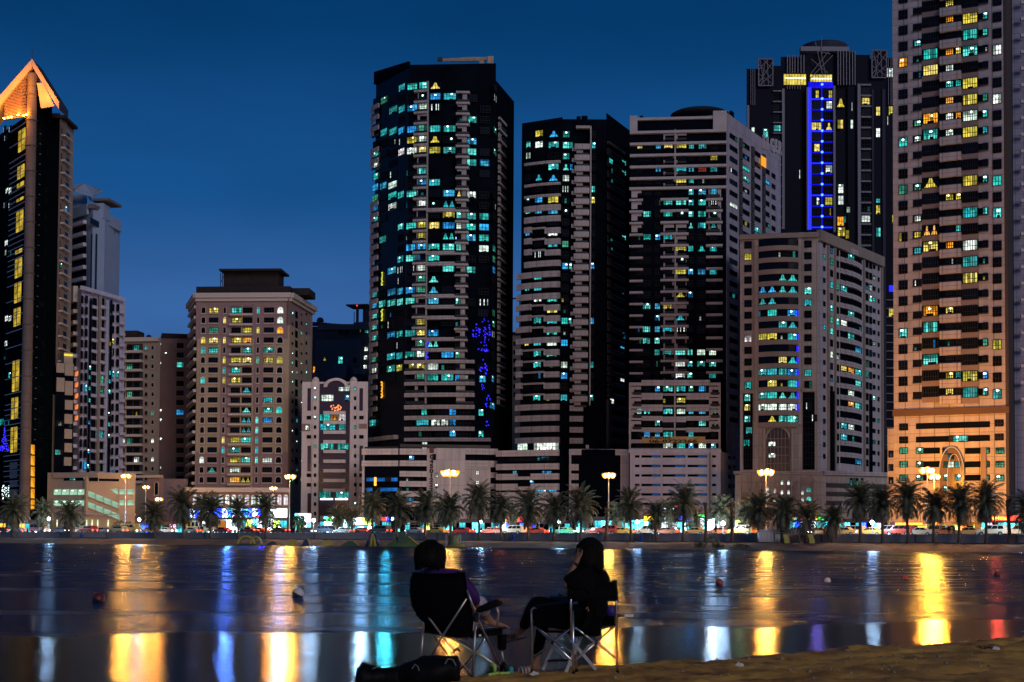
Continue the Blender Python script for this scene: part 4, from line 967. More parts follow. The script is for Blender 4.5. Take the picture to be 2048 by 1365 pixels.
# ladders of slabs at both sides
f.part('pilaster', 1563, 180, 1568, 460, 0, 1.2, navyl); f.part('pilaster', 1714, 170, 1720, 510, 0, 1.2, navyl)
for i in range(14):
    y = 183+21*i; f.part('floor_slab', 1545, y, 1563, y+2.2, 0, 1.0, navyl)
    if i < 13: 
        u0,u1,z0,z1 = f.rect(1547,y+5,1562,y+17); f.window(u0,u1,z0,z1,.05,'c' if i == 3 else '.',nx=3)
for i in range(16):
    y = 170+21.4*i; f.part('floor_slab', 1721, y, 1741, y+3.2, 0, 1.0, navyl)
    u0,u1,z0,z1 = f.rect(1723,y+5,1740,y+18); f.window(u0,u1,z0,z1,.05,{1:'y',11:'p',12:'w'}.get(i,'.'),nx=3)
for x0,x1,y,c in ((1673,1690,197,'Y'),(1675,1686,240,'y'),(1701,1706,240,'w'),(1676,1687,369,'w'),(1676,1687,392,'w'),(1674,1688,434,'o'),(1675,1690,455,'y'),(1691,1698,460,'q'),(1752,1760,214,'y'),(1752,1760,257,'w'),(1777,1789,213,'y'),(1752,1760,398,'c'),(1752,1760,411,'y'),(1784,1790,430,'y'),(1752,1761,456,'c'),(1693,1700,408,'p'),(1687,1696,428,'p'),(1703,1706,205,'!'),(1598,1604,340,'!'),(1773,1788,137,'w'),(1503,1509,255,'w'),(1526,1536,258,'c'),(1777,1790,616,'y'),(1774,1778,233,'!')):
    u0,u1,z0,z1 = f.rect(x0,y,x1,y+(18 if y not in (398,) else 8)); f.window(u0,u1,z0,z1,.05,c,nx=max(1,int((x1-x0)/4)))
g = G(); f.rbox(g, 1778, 572, 1789, 584, .1, .5, bstrip); b.add('blue_sign', g)
for i in range(18): 
    y = 600+i*17; f.part('floor_slab', 1772, y, 1790, y+1.6, 0, .6, navyl)
for x0, x1, y0 in ((1744,1748,180),(1765,1771,180)): f.part('fin', x0, y0, x1, 900, 0, .5, navy)
f.part('corner_fin', 1493.5, 212, 1498, 300, 0, .6, navyl)
b.finish()
# dome-shaped rooftop tank seen between the two
# ------------------------------------------------------------------ right-hand tower (x 1787-2048)
stoneK = mat('granite_panel_cladding', (0.40,0.345,0.33), 0.7, var=0.2, scale=0.5, stretch=(1,1,.15), brick=(1.3,1.65,.045))
brownK = mat('brown_recess_panel', (0.20,0.145,0.125), 0.75, var=0.12, scale=0.3)
greyK = mat('grey_lilac_panel', (0.24,0.22,0.30), 0.7, var=0.1, scale=0.3, brick=(1.5,1.5,.04))
b = Bld('granite_tower', 1900, 300, 'tall pale granite tower at right, lit orange at its foot around a pointed glass arch')
body(b, [(1788,305),(2017,295)], -60, 22, stoneK, xref=(1900,300)); f = Fac(b, 1788, 305, 2017, 295)
fr_ = Fac(b, 2017, 295, 2032, 305); fg = Fac(b, 2030, 301, 2140, 300)
g = G(); fr_.box(g, 0, fr_.L, LANDZ, P(1900,-60,300).z, -.5, .1, mat('dark_reveal', (.05,.035,.03), .8)); b.add('reveal', g)
body(b, [(2030,302),(2140,301)], -60, 20, greyK, xref=(2030,302))
secs = [(1826,1844,'s1'),(1844,1878,'s2'),(1881,1923,'s3'),(1923,1957,'s4'),(1957,1977,'s5')]
for x0, x1, m in ((1826,1844,stoneK),(1881,1923,stoneK),(1957,1977,stoneK)): pass
L1 = {3:'o',8:'c',11:'g',14:'q',20:'c'}; S1 = {2:'c',3:'p',4:'p',7:'g',8:'w',11:'g',13:'w',14:'y',15:'c',17:'!',21:'p'}
S2 = {3:'c',4:'y',7:'o',8:'c',11:'Y',14:'O',15:'y',19:'o',20:'c',21:'p',22:'c'}
S3 = {0:'y.',1:'o.',3:'oy',4:'w.',5:'cc',6:'o.',7:'wo',8:'w.',12:'yy',14:'.c',15:'o.',16:'p.',19:'y.',21:'p.',23:'yc',24:'y.'}
S4 = {1:'y',2:'c',3:'c',5:'y',6:'y',7:'w',8:'y',11:'y',13:'c',15:'w',16:'c',17:'y',23:'y',24:'c'}
S5 = {1:'c',2:'c',3:'p',6:'g',7:'c',8:'c',11:'c',13:'c',16:'p',17:'q',21:'g',23:'b',24:'c'}
R1 = {3:'w',6:'w',11:'c',13:'c',21:'y',24:'c'}
def yl_(k): return 21+31.85*k if k < 13 else 433.7+32.05*(k-13)
for k in range(-1, 25):
    y = yl_(k); zt = f.hit(1806,y)[1]; H_ = f.hit(1806,y)[1]-f.hit(1806,y+31.9)[1]; pz = H_/31.9
    def W(x0, x1, d0, d1, ch, o=.03, **kw): f.window(f.hit(x0,y)[0], f.hit(x1,y)[0], zt-d1*pz, zt-d0*pz, o, ch, **kw)
    def B_(name, x0, x1, d0, d1, o0, o1, m):
        g = G(); f.box(g, f.hit(x0,y)[0], f.hit(x1,y)[0], zt-d1*pz, zt-d0*pz, o0, o1, m); b.add(name, g)
    W(1798,1815,0,18,L1.get(k,'.'),nx=3)
    B_('loggia', 1826,1843.5,-1,14,.01,.06,glass); B_('loggia_rail', 1826,1843.5,12.5,14.5,.1,.5,rail)
    W(1829,1842,1,12.5,S1.get(k,'.'),.08,nx=3)
    B_('brown_band', 1844,1878,10,21,.0,.12,brownK); B_('loggia', 1844,1879,-12,10,.01,.08,glass)
    W(1847,1876,-10,10,S2.get(k,'.'),.1,nx=6)
    B_('loggia', 1879,1923,-6,9,.01,.08,glass); B_('loggia_rail', 1879,1923,7,9.5,.2,.5,rail); B_('bay_wall', 1881,1923,10,25.4,0,.9,stoneK)
    s = S3.get(k,'..'); W(1892,1907,-5,7,s[0],.1,nx=4); W(1912,1922,-5,7,s[1],.1,nx=3)
    B_('brown_band', 1923,1957,14,26,0,.12,brownK); B_('loggia', 1923,1957,-7,14,.01,.08,glass)
    W(1926,1955,-6,14,S4.get(k-0,'.'),.1,nx=6)
    B_('loggia', 1957,1977,-3,11,.01,.06,glass); B_('loggia_rail', 1957,1977,10,12,.1,.5,rail); W(1966,1975,-3,10,S5.get(k,'.'),.08,nx=2)
    W(1986,2003,0,18.5,R1.get(k,'.'),nx=3)
    g = G(); yg = 4+33.0*(k); u0,u1,z0,z1 = fg.rect(2040,yg,2052,yg+6); fg.box(g,u0,u1,z0,z1,0,.8,mat('pale_ledge', (.45,.42,.46), .7)); b.add('ledge', g)
# base of the tower
f.part('dark_band', 1786, 817, 2019, 830, 0, .5, mat('brown_stone_band', (.10,.055,.03), .8))
for y in (845,872): 
    f.part('glass_band', 1832, y, 1980, y+12, 0, .1, glass)
for x, (ya, yb) in ((1799,(848,874)),(1990,(840,868))):
    for y in (ya,yb): u0,u1,z0,z1 = f.rect(x,y,x+17,y+13); f.window(u0,u1,z0,z1,.03,'.',nx=3)
for x0,x1,c in ((1898,1906,'p'),(1906,1936,'c')): u0,u1,z0,z1 = f.rect(x0,872,x1,884); f.window(u0,u1,z0,z1,.12,c,nx=5)
for y in (896,923,950):
    f.part('glass_band', 1832, y, 1880, y+12, 0, .1, glass); f.part('glass_band', 1930, y, 1980, y+12, 0, .1, glass)
    for x, c in ((1800,'g'),(1833,'g'),(1962,'g'),(1992,'g')): u0,u1,z0,z1 = f.rect(x,y,x+(16 if x != 1833 else 14),y+12); f.window(u0,u1,z0,z1,.15,c,nx=3)
# pointed arch of glass with a lit edge
def ogive(x0, x1, ytop, ybot, n=10):
    a, c = f.hit(x0, ybot), f.hit(x1, ybot); zt = f.hit((x0+x1)/2, ytop)[1]; um = (a[0]+c[0])/2; zs = a[1]+(zt-a[1])*.5; L = []
    for i in range(n+1):
        t = i/n; L.append((c[0]-(c[0]-um)*(1-math.cos(t*math.pi/2)), zs+(zt-zs)*math.sin(t*math.pi/2)))
    return [(c[0], a[1])]+L+[(2*um-u, z) for u, z in reversed(L[:-1])]+[(a[0], a[1])]
o1_ = ogive(1881,1930,895,1000); o2_ = ogive(1897,1924,909,1000)
g = G(); g.quad([f.pt(u,z,.95) for u, z in o1_], mat('warm_glass', (.12,.08,.05), .2)); b.add('arch_window', g)
edge = glow('arch_edge_light', (1.0,.48,.22), .9)
for L, r in ((o1_, .09), (o2_, .06)):
    g = G(); g.tube([f.pt(u,z,1.1) for u, z in L], r, edge, 6); b.add('arch_edge', g)
for x0,x1,y,c in ((1887,1896,897,'p'),(1889,1897,924,'g'),(1898,1910,924,'w'),(1912,1923,924,'c'),(1889,1897,950,'g'),(1912,1923,950,'c'),(1889,1897,972,'g'),(1898,1910,908,'p')):
    u0,u1,z0,z1 = f.rect(x0,y,x1,y+12); f.window(u0,u1,z0,z1,1.0,c,nx=2)
for x in (1881,1905,1930): f.part('mullion', x-.5, 935, x+.5, 1000, .95, 1.2, brownK)
f.part('brown_strip', 1962, 895, 1973, 1000, .2, .4, brownK)  # tall brown strip standing proud of the wall
b.finish()
b = Bld('orange_annex', 1781, 300, 'narrow orange-lit annex wall with three small windows left of the granite tower')
body(b, [(1775,305),(1788,304)], 858, 10, stoneK); f = Fac(b, 1775, 305, 1788, 304)
for y in (902,929,955): u0,u1,z0,z1 = f.rect(1778,y,1787,y+13); f.window(u0,u1,z0,z1,.05,'p',nx=3)
b.finish()
b = Bld('distant_white_block', 1772, 560, 'small pale building far behind, in the gap left of the granite tower')
body(b, [(1762,560),(1795,560)], 880, 14, lil); f = Fac(b, 1762, 560, 1795, 560)
for y in (850,): pass
for y in (890,905,920,935): f.part('window_band', 1764, y, 1790, y+6, 0, .1, glassb)
f.part('roof', 1760, 876, 1796, 880, -.5, .8, navyl)
b.finish()
# ------------------------------------------------------------------ block with arched windows (x 375-625)
tan = mat('tan_render', (0.38,0.29,0.20), 0.8, var=0.2, scale=0.4, stretch=(1,1,.15)); mauve = mat('mauve_render', (0.27,0.18,0.18), 0.8, var=0.1, scale=0.2)
trim = mat('pale_trim', (0.52,0.46,0.42), 0.7); darkroof = mat('dark_roof_wall', (0.035,0.028,0.028), .8, spec=.1, var=.2, scale=.3)
b = Bld('arched_window_block', 480, 470, 'tan and mauve apartment block with white arched windows and a pale cornice')
body(b, [(377,492),(391,470),(576,468),(622,496)], 600, 14, tan, xref=(480,469)); f = Fac(b, 391, 470, 576, 468); fl = Fac(b, 377, 492, 391, 470); fr2 = Fac(b, 576, 468, 622, 496)
# colour fields
for x0,x1,y0,y1 in ((392,576,598,678),(440,461,678,978),(506,525,678,978),(392,440,905,978),(525,576,905,978)): f.part('mauve_panel', x0, y0, x1, y1, .0, .06, mauve)
fr2.part('mauve_panel', 577, 600, 621, 660, .0, .06, mauve)
g = G(); c0 = P(480,584,465)
for (u, v) in ((fl,0),(f,0),(fr2,0)): 
    zt = P(480,583,465).z; zb = P(480,599,465).z
    u.box(g, -.6, u.L+.6, zb+1.0, zt, -.3, 1.5, trim); u.box(g, -.3, u.L+.3, zb, zb+1.0, -.3, .8, trim)
b.add('cornice', g)
g = G(); f.rbox(g, 387, 570, 576, 582, -14, -3, darkroof); b.add('roof_wall', g); g = G(); f.rbox(g, 560, 568, 608, 582, -18, -8, darkroof); b.add('roof_wall', g)
g = G(); f.rbox(g, 438, 538, 548, 570, -14, -6, darkroof); f.rbox(g, 433, 534, 558, 538, -15, -3, darkroof); b.add('roof_house', g)
g = G()
for x in (431,435,438): g.tube([f.pt(*f.hit(x,572),-6), f.pt(*f.hit(x,540),-6)], .12, darkroof, 5)
g.tube([f.pt(*f.hit(431,560),-6), f.pt(*f.hit(438,545),-6)], .1, darkroof, 5); b.add('roof_ladder', g)
T = [". y.cc.c.w","..","..yy...w"]
rows = [".y.cc.c.w".replace('.y.cc.c.w',".y.c.c.w"),"..yy...w",".g..yy.o","yyyyo...","cc..c.c.","..yyygyy","..cc....","c.yy....","....C...","......c.","....C.cc","....Ccb.","....Cc..","..yycc..",".  . cc.c".replace(' ','')[:8],"w..yccw.",".C.w....","...oY..."]
cols = [(402,413,1),(419,437,0),(446,454,1),(464,483,0),(486,505,0),(513,521,1),(529,548,0),(554,568,1)]
for k, row in enumerate(rows):
    y = 620.5+19.95*k-6.5; dx = -k*.25
    for (x0,x1,ar), ch in zip(cols, row.ljust(8,'.')):
        bal = x0 in (464,486)
        u0,u1,z0,z1 = f.rect(x0+dx+(1.5 if ar else 0), y+(1 if ar else 2), x1+dx-(1.5 if ar else 0), y+(13 if ar else 12))
        f.window(u0,u1,z0,z1,.1,ch,arch=bool(ar),fr=trim if ar else frame,nx=None if ar else 4, ny=2)
        if not ar and not bal: f.part('window_sill', x0-1+dx, y+12.5, x1+1+dx, y+14.5, 0, .5, trim)
    g = G(); f.rbox(g, 461+dx, y-3, 507+dx, y-1, 0, .4, mauve); f.rbox(g, 461+dx, y+14.5, 507+dx, y+18.5, 0, 1.5, trim); f.rbox(g, 483+dx, y-2, 486+dx, y+14, 0, .5, tan); b.add('balcony', g)
    g = G(); z = fl.hit(384, y+13)[1]; fl.box(g, 1, fl.L-.5, z-.9, z, 0, 1.0, trim); b.add('side_balcony', g)
    g = G(); fl.box(g, 2, fl.L-1.5, z, z+1.9, .02, .06, glass); b.add('side_opening', g)
R = random.Random(3)
for k in range(18):
    y = 628+19.5*k
    for x in (583,592,601,611):
        if x in (592,) and R.random() < .7:
            g = G(); fr2.rbox(g, x-2, y-5, x+3, y+9, .02, .1, glass); b.add('side_opening', g)
        else:
            u0,u1,z0,z1 = fr2.rect(x, y-2+R.uniform(-3,3), x+2.6, y+3); fr2.window(u0,u1,z0,z1,.05,R.choice('..w.c'),nx=1,ny=1)
b.finish()
b = Bld('shop_podium', 470, 432, 'arcaded shop podium with a glaring blue and white sign under the arched-window block')
body(b, [(372,435),(578,432)], 984, 14, mauve, xref=(470,434)); f = Fac(b, 372, 435, 578, 432)
f.part('cornice', 370, 976, 580, 985, -.3, 1.2, trim)
for x in range(386, 572, 13):
    u0,u1,z0,z1 = f.rect(x, 990, x+8, 1010); f.window(u0,u1,z0,z1,.05,'w' if x in (438,451,464,503,516) else 'k',arch=True,fr=trim,nx=2)
b.finish()
# ------------------------------------------------------------------ small white block (x 605-735)
whE = mat('white_pink_render', (0.62,0.56,0.55), .75, var=.14, scale=.5, stretch=(1,1,.12)); purg = mat('purple_dark_glazing', (.05,.03,.045), .25)
b = Bld('small_white_block', 665, 455, 'small white ten-storey block with an arched parapet and dark centre glazing')
body(b, [(603,456),(735,454)], 764, 14, whE, xref=(665,455)); f = Fac(b, 603, 456, 735, 454)
f.part('centre_glazing', 638, 768, 699, 1046, 0, .1, purg)
g = G(); n = 14; cx = f.hit(673,775)[0]; r = f.hit(696,775)[0]-cx; zc = f.hit(673,775)[1]
for i in range(n):
    a0, a1 = math.pi*i/n, math.pi*(i+1)/n; q = lambda a, k: (cx+r*k*math.cos(a), zc+r*k*.72*math.sin(a))
    g.hexa([f.pt(*q(a0,.78),.8),f.pt(*q(a0,1.08),.8),f.pt(*q(a1,1.08),.8),f.pt(*q(a1,.78),.8),f.pt(*q(a0,.78),-.5),f.pt(*q(a0,1.08),-.5),f.pt(*q(a1,1.08),-.5),f.pt(*q(a1,.78),-.5)], whE)
b.add('arched_parapet', g)
g = G(); g.quad([f.pt(cx+r*.8*math.cos(math.pi*i/n), zc+r*.58*math.sin(math.pi*i/n), .3) for i in range(n+1)], purg); b.add('arch_glazing', g)
for x in (625,701):
    g = G(); f.rbox(g, x, 760, x+13, 775, -.3, .6, whE); g.lathe(f.pt(*f.hit(x+6.5,760),0), [(1.1,-.2),(.8,.5),(.4,.8),(.01,.9)], whE, 12); b.add('pier_cap', g)
for x in (625,700): f.part('pier', x, 770, x+12, 1046, 0, .5, whE)
for k, y in enumerate((823,842.5,862,881,900.5,920,939,958.5,978)): f.part('parapet', 648, y, 692, y+6.5, .1, 1.0, whE)
for x0,x1,y,c in ((677,700,770,'w'),(642,668,790,'w'),(689,700,790,'b'),(640,660,829,'c'),(661,676,829,'k'),(677,692,829,'k'),(641,671,848,'c'),(678,692,848,'c'),(640,668,887,'c'),(675,698,887,'c'),(638,662,983,'c'),(672,698,983,'c')):
    u0,u1,z0,z1 = f.rect(x0,y,x1,y+13); f.window(u0,u1,z0,z1,.15,c,nx=5)
for x0,x1,y in ((661,683,811),): 
    g = G(); 
    for i in range(26): 
        a = RW.uniform(0,6.28); rr = RW.uniform(0,1); fleck(f, g, 672+11*rr*math.cos(a), 816+7*rr*math.sin(a), RW.uniform(1.4,3), glow('orange_lantern_light', (1,.30,.10), 1.6))
    b.add('orange_lantern', g); u0,u1,z0,z1 = f.rect(664,829,676,841); f.window(u0,u1,z0,z1,.2,'o',nx=3)
pc = {0:'cc',1:'c.',2:'..',3:'b.',4:'.c',5:'..',6:'g.',12:'.g'}
for k in range(14):
    y = 775+19.2*k
    for x, c in ((629,pc.get(k,'..')[0]),(709,pc.get(k,'..')[1])): u0,u1,z0,z1 = f.rect(x,y,x+4,y+6.5); f.window(u0,u1,z0,z1,.52,c,nx=1,ny=1)
    if k in (3,5,9,10): 
        for x in (614,719): u0,u1,z0,z1 = f.rect(x,y,x+8,y+6.5); f.window(u0,u1,z0,z1,.05,'.',nx=2,ny=1)
for x in (615,719):
    for y0,y1 in ((777,822),(892,943),(987,1040)): f.part('tall_glazing', x, y0, x+7, y1, .02, .12, purg)
f.part('recess_panel', 604, 848, 620, 863, .02, .1, mauve); f.part('recess_panel', 718, 848, 734, 858, .02, .1, mauve)
u0,u1,z0,z1 = f.rect(611,852,619,860); f.window(u0,u1,z0,z1,.15,'w',nx=2)
sw = glow('white_sign_light', (.85,.85,1.0), 2.2)
for x0,x1 in ((641,665),(671,695)):
    g = G()
    x = x0
    while x < x1: w = RW.uniform(1.2,3.2); f.rbox(g, x, 996+RW.uniform(0,1.5), x+w*.85, 1000.5, .3, .45, sw); x += w
    b.add('lit_sign', g)
b.finish()
# ------------------------------------------------------------------ dark block behind (x 620-745)
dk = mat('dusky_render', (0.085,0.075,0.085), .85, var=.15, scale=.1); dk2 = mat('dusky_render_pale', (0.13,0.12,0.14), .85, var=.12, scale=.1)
b = Bld('shadowed_block', 680, 560, 'unlit dark block behind the small white one, with a helipad-like rooftop canopy')
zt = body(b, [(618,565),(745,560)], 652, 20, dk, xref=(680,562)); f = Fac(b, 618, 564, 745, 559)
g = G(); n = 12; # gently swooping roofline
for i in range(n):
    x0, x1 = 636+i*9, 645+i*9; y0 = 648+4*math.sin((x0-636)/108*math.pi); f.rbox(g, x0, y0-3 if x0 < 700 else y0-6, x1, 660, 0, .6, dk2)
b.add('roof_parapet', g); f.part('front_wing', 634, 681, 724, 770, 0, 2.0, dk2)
for x,y,c in ((724,705,'.'),): pass
for x,y,c,w,h_ in ((719,660,'q',4,5),(731,661,'c',7,6),(730,695,'w',7,8),(729,712,'w',7,8),(728,731,'w',7,7),(650,716,'Y',6,7),(627,734,'o',9,12),(680,715,'c',9,14),(680,664,'.',7,6),(691,664,'.',7,6),(706,663,'.',7,6)):
    u0,u1,z0,z1 = f.rect(x,y,x+w,y+h_); f.window(u0,u1,z0,z1,2.05 if 634 < x < 720 and y > 680 else .7,c,nx=2)
u0,u1,z0,z1 = f.rect(710,717,716,728); f.window(u0,u1,z0,z1,2.05,'.',arch=True,fr=dk2)
g = G(); p = P(722,612,562); f.rbox(g, 697, 611, 740, 614, -6, 3, dk); f.rbox(g, 712, 614, 716, 645, -1, 0, dk); f.rbox(g, 724, 614, 740, 645, -4, -1, dk); f.rbox(g, 708, 624, 709, 648, 0, .3, dk); b.add('rooftop_canopy', g)
g = G(); f.rbox(g, 718, 613, 720, 615.5, 3, 3.3, glow('red_warning_lamp', (1,.03,.03), 3)); b.add('warning_lamp', g)
g = G(); g.lathe(f.pt(*f.hit(637,640),-2), [(.01,-1.4),(1.2,-.8),(1.4,0),(1.0,.9),(.01,1.3)], dk, 12); b.add('satellite_dish', g)
g = G(); f.rbox(g, 621, 646, 636, 652, -1, 2, dk); b.add('roof_wall', g)
for x0,x1,y0,y1 in ((663,678,748,762),(676,702,733,760),(716,735,741,752)): f.part('water_tank', x0, y0, x1, y1, 3, 6, mat('grey_blue_tank', (.13,.14,.18), .6))
b.finish()
# ------------------------------------------------------------------ two brown blocks (x 238-378)
brn = mat('brown_beige_render', (0.33,0.265,0.215), 0.8, var=0.1, scale=0.2)
b = Bld('balconied_block', 280, 500, 'brown block with one stack of pale balconies and small rounded windows')
body(b, [(240,500),(318,498)], 676, 20, brn, xref=(280,499)); f = Fac(b, 240, 500, 318, 498)
f.part('cornice', 238, 676, 319, 684, -.3, 1.2, trim); g = G(); f.rbox(g, 242, 660, 270, 678, -8, -2, darkroof); b.add('roof_house', g)
for x in (277,293): 
    g = G(); g.lathe(f.pt(*f.hit(x,672),-2), [(1.0,-.4),(.8,.3),(.01,.7)], darkroof, 10); b.add('satellite_dish', g)
lit = {0:'..cc.',2:'.g...',5:'.g...',7:'..q.g',8:'g....',10:'wg..w',12:'..w.w'}
for k in range(15):
    y = 691+18.6*k; row = lit.get(k,'.....')
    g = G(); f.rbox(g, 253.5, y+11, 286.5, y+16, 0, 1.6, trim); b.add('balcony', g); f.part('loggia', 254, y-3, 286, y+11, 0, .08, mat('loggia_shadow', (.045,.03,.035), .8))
    for (x0,x1), c in zip(((254,265),(268,279),), row[1:3]): u0,u1,z0,z1 = f.rect(x0,y,x1,y+11); f.window(u0,u1,z0,z1,.1,c,nx=3)
    for x, c in ((245,row[0]),(290,row[3]),(303,row[4])): u0,u1,z0,z1 = f.rect(x,y+1,x+5,y+9); f.window(u0,u1,z0,z1,.05,c,nx=1,fr=mauve if x < 300 else trim,arch=True)
b.finish()
b = Bld('mauve_slab_block', 350, 510, 'dusky mauve block with a blank wall, behind the left edge of the arched-window block')
body(b, [(318,508),(380,510)], 672, 20, mauve, xref=(350,509)); f = Fac(b, 318, 508, 380, 510)
g = G(); f.rbox(g, 323, 668, 378, 677, -3, .6, darkroof); b.add('roof_wall', g)
for k in range(15):
    y = 686+19*k; u0,u1,z0,z1 = f.rect(353,y+1,367,y+11); f.window(u0,u1,z0,z1,.1,{2:'c',7:'b'}.get(k,'.'),nx=4)
    g = G(); f.rbox(g, 352, y+11.5, 368, y+13.5, 0, 1.0, brn); f.rbox(g, 370, y+8, 378, y+11, 0, 1.0, brn); b.add('balcony', g)
    if k in (0,2,7,8,10,13): u0,u1,z0,z1 = f.rect(320,y,322.5,y+5); f.window(u0,u1,z0,z1,.05,'w',nx=1,ny=1)
    if k in (1,): u0,u1,z0,z1 = f.rect(331,y,333,y+4); f.window(u0,u1,z0,z1,.05,'c',nx=1,ny=1)
f.part('pilaster', 350, 676, 351.5, 960, 0, .4, brn); 
b.finish()
b = Bld('low_mauve_annex', 340, 470, 'low plain mauve annex between the brown parking building and the arched block')
body(b, [(296,452),(328,450)], 952, 8, mauve); body(b, [(328,470),(376,470)], 958, 12, mauve); f = Fac(b, 296, 452, 328, 450)
f.part('cornice', 270, 951, 325, 956, -.2, .8, trim)
u0,u1,z0,z1 = f.rect(310,965,317,990); f.window(u0,u1,z0,z1,.05,'.',arch=True,fr=trim,nx=1)
b.finish()
# ------------------------------------------------------------------ lilac tower (x 135-245)
lw = mat('lilac_tower_render', (0.50,0.50,0.66), .75, var=.15, scale=.4, stretch=(1,1,.15)); lw2 = mat('blue_lilac_render', (0.27,0.36,0.52), .75, var=.08, scale=.15)
b = Bld('lilac_tower', 190, 480, 'tall lilac-white stepped tower with two flat rooftop canopies')
zu = body(b, [(137,480),(178,470)], 418, 20, lw2, xref=(160,475)); body(b, [(178,471),(202,476)], 420, 20, lw2, xref=(190,475)); body(b, [(202,476),(233,492)], 440, 16, lw2, xref=(217,484))
zl = body(b, [(133,474),(158,462)], 577, 24, lw, xref=(150,465)); body(b, [(158,463),(246,486)], 590, 16, lw, xref=(190,470), zt=None)
fu = Fac(b, 137, 479, 178, 469); fm = Fac(b, 178, 469, 233, 491); fa = Fac(b, 133, 473, 160, 462); fb = Fac(b, 160, 462, 246, 485)
for k in range(8):
    y = 447+22.3*k; g = G(); fu.rbox(g, 136, y, 173, y+7, 0, 1.2, lw); b.add('balcony', g); fu.part('loggia', 136, y+7, 172, y+22, 0, .06, glassb)
fu.part('parapet', 136, 416, 178, 436, .1, .8, lw2)
for k in range(9):
    y = 470+22.3*k; u0,u1,z0,z1 = fm.rect(201,y+1,211,y+12); fm.window(u0,u1,z0,z1,.05,'.',nx=2)
for x in (181,191,213,222): fm.part('tall_glazing', x, 468, x+2.5, 588, .02, .1, glassb)
fm.part('dark_band', 180, 440, 200, 452, .02, .1, glassb); fm.part('dark_band', 213, 450, 230, 465, .02, .1, glassb)
fb.part('cornice', 160, 584, 246, 592, 0, .9, lw)
R = random.Random(9)
for k in range(16):
    y = 600+22.1*k
    g = G(); fa.rbox(g, 131 if k < 6 else 150, y+2-(k == 0)*24, 155.5, y+9, 0, 1.4, trim if k < 5 else lw); b.add('balcony', g)
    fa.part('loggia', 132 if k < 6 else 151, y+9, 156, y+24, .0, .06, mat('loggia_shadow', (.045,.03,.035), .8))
    if k in (6,7,8,9,10): 
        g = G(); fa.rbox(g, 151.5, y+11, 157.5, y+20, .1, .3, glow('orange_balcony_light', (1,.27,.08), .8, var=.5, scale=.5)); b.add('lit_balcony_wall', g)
    for x, w in ((162,4),(170,5)): u0,u1,z0,z1 = fb.rect(x-k*.2,y-8,x+w-k*.2,y+7); fb.window(u0,u1,z0,z1,.05,'b' if (k,x) in ((8,170),(15,170)) else '.',nx=2)
    for x, w in ((185,8),(199,9)):
        yy = y+1; u0,u1,z0,z1 = fb.rect(x-k*.25,yy-4,x+w-k*.25,yy+10); fb.window(u0,u1,z0,z1,.05,{(8,199):'g',(7,199):'g',(12,199):'c',(15,199):'p'}.get((k,x),'.'),nx=2)
        g = G(); fb.rbox(g, x-1-k*.25, yy+11, x+w+1-k*.25, yy+17, 0, .9 if x > 190 else .4, lw); b.add('balcony', g)
    for x, w in ((224,4),(233,5)): u0,u1,z0,z1 = fb.rect(x-k*.15,y+9,x+w-k*.15,y+23); fb.window(u0,u1,z0,z1,.05,{(6,224):'c',(6,233):'c',(3,224):'y',(15,224):'b',(4,224):'!'}.get((k,x),'.'),nx=2)
    g = G(); fb.rbox(g, 239, y+22, 246, y+28, 0, .9, lw); b.add('balcony', g)
fb.part('tall_glazing', 177, 596, 181, 950, .02, .12, glassb); fb.part('tall_glazing', 212, 600, 216, 950, .02, .12, glassb); fb.part('tall_glazing', 218, 600, 222, 950, .02, .12, glassb)
fb.part('rib', 195, 590, 197.5, 950, 0, .7, brn); fb.part('rib', 209, 600, 212, 950, 0, .7, lw)
for y, x, c in ((732,177,'c'),(751,176,'c'),(773,176,'c'),(797,176,'c'),(841,175,'b'),(899,174,'b'),(929,173,'c'),(742,217,'c'),(759,216,'c'),(780,216,'c'),(825,215,'g'),(845,215,'c'),(868,215,'c'),(684,217,'q'),(624,218,'p')):
    u0,u1,z0,z1 = fb.rect(x,y,x+4,y+8); fb.window(u0,u1,z0,z1,.15,c,nx=1)
# rooftop: drum and tilted lattice canopy, flat canopy on a stalk
g = G(); p = P(153,400,484); g.lathe((p.x,p.y,zu), [(3.4,-2),(3.4,6.2)], lw2, 16); b.add('roof_drum', g)
g = G(); 
cc = [P(134,371,474),P(168,368,474),P(205,382,488),P(186,391,478),P(150,379,470)]
cc2 = [c-Vector((0,0,.7)) for c in cc]; g.quad(cc, lw2); g.quad(cc2[::-1], lw2)
for i in range(5): j = (i+1)%5; g.quad([cc[i],cc2[i],cc2[j],cc[j]], lw2)
for i in range(9):
    t = i/9; a = cc[1].lerp(cc[2], t); c = cc[4].lerp(cc[3], t); g.tube([a+Vector((0,0,.2)), c+Vector((0,0,.2))], .12, navyl, 4)
b.add('rooftop_canopy', g)
g = G(); g.tube([P(180,392,480),P(183,404,480),P(178,413,480)], .2, lw2, 5); g.tube([P(176,392,480),P(181,402,480),P(183,413,480)], .15, lw2, 5); b.add('canopy_brace', g)
g = G(); fm.rbox(g, 201, 410, 214, 440, -2, 1, lw2); b.add('roof_stalk', g)
g = G(); fm.rbox(g, 200, 404, 226, 409, -3, 3, dk2); b.add('rooftop_canopy', g); g = G(); fm.rbox(g, 188, 411, 200, 420, -2, 0, dk2); b.add('roof_wall', g)
fm.part('parapet', 213, 436, 239, 458, 0, .8, lw2); 
b.finish()
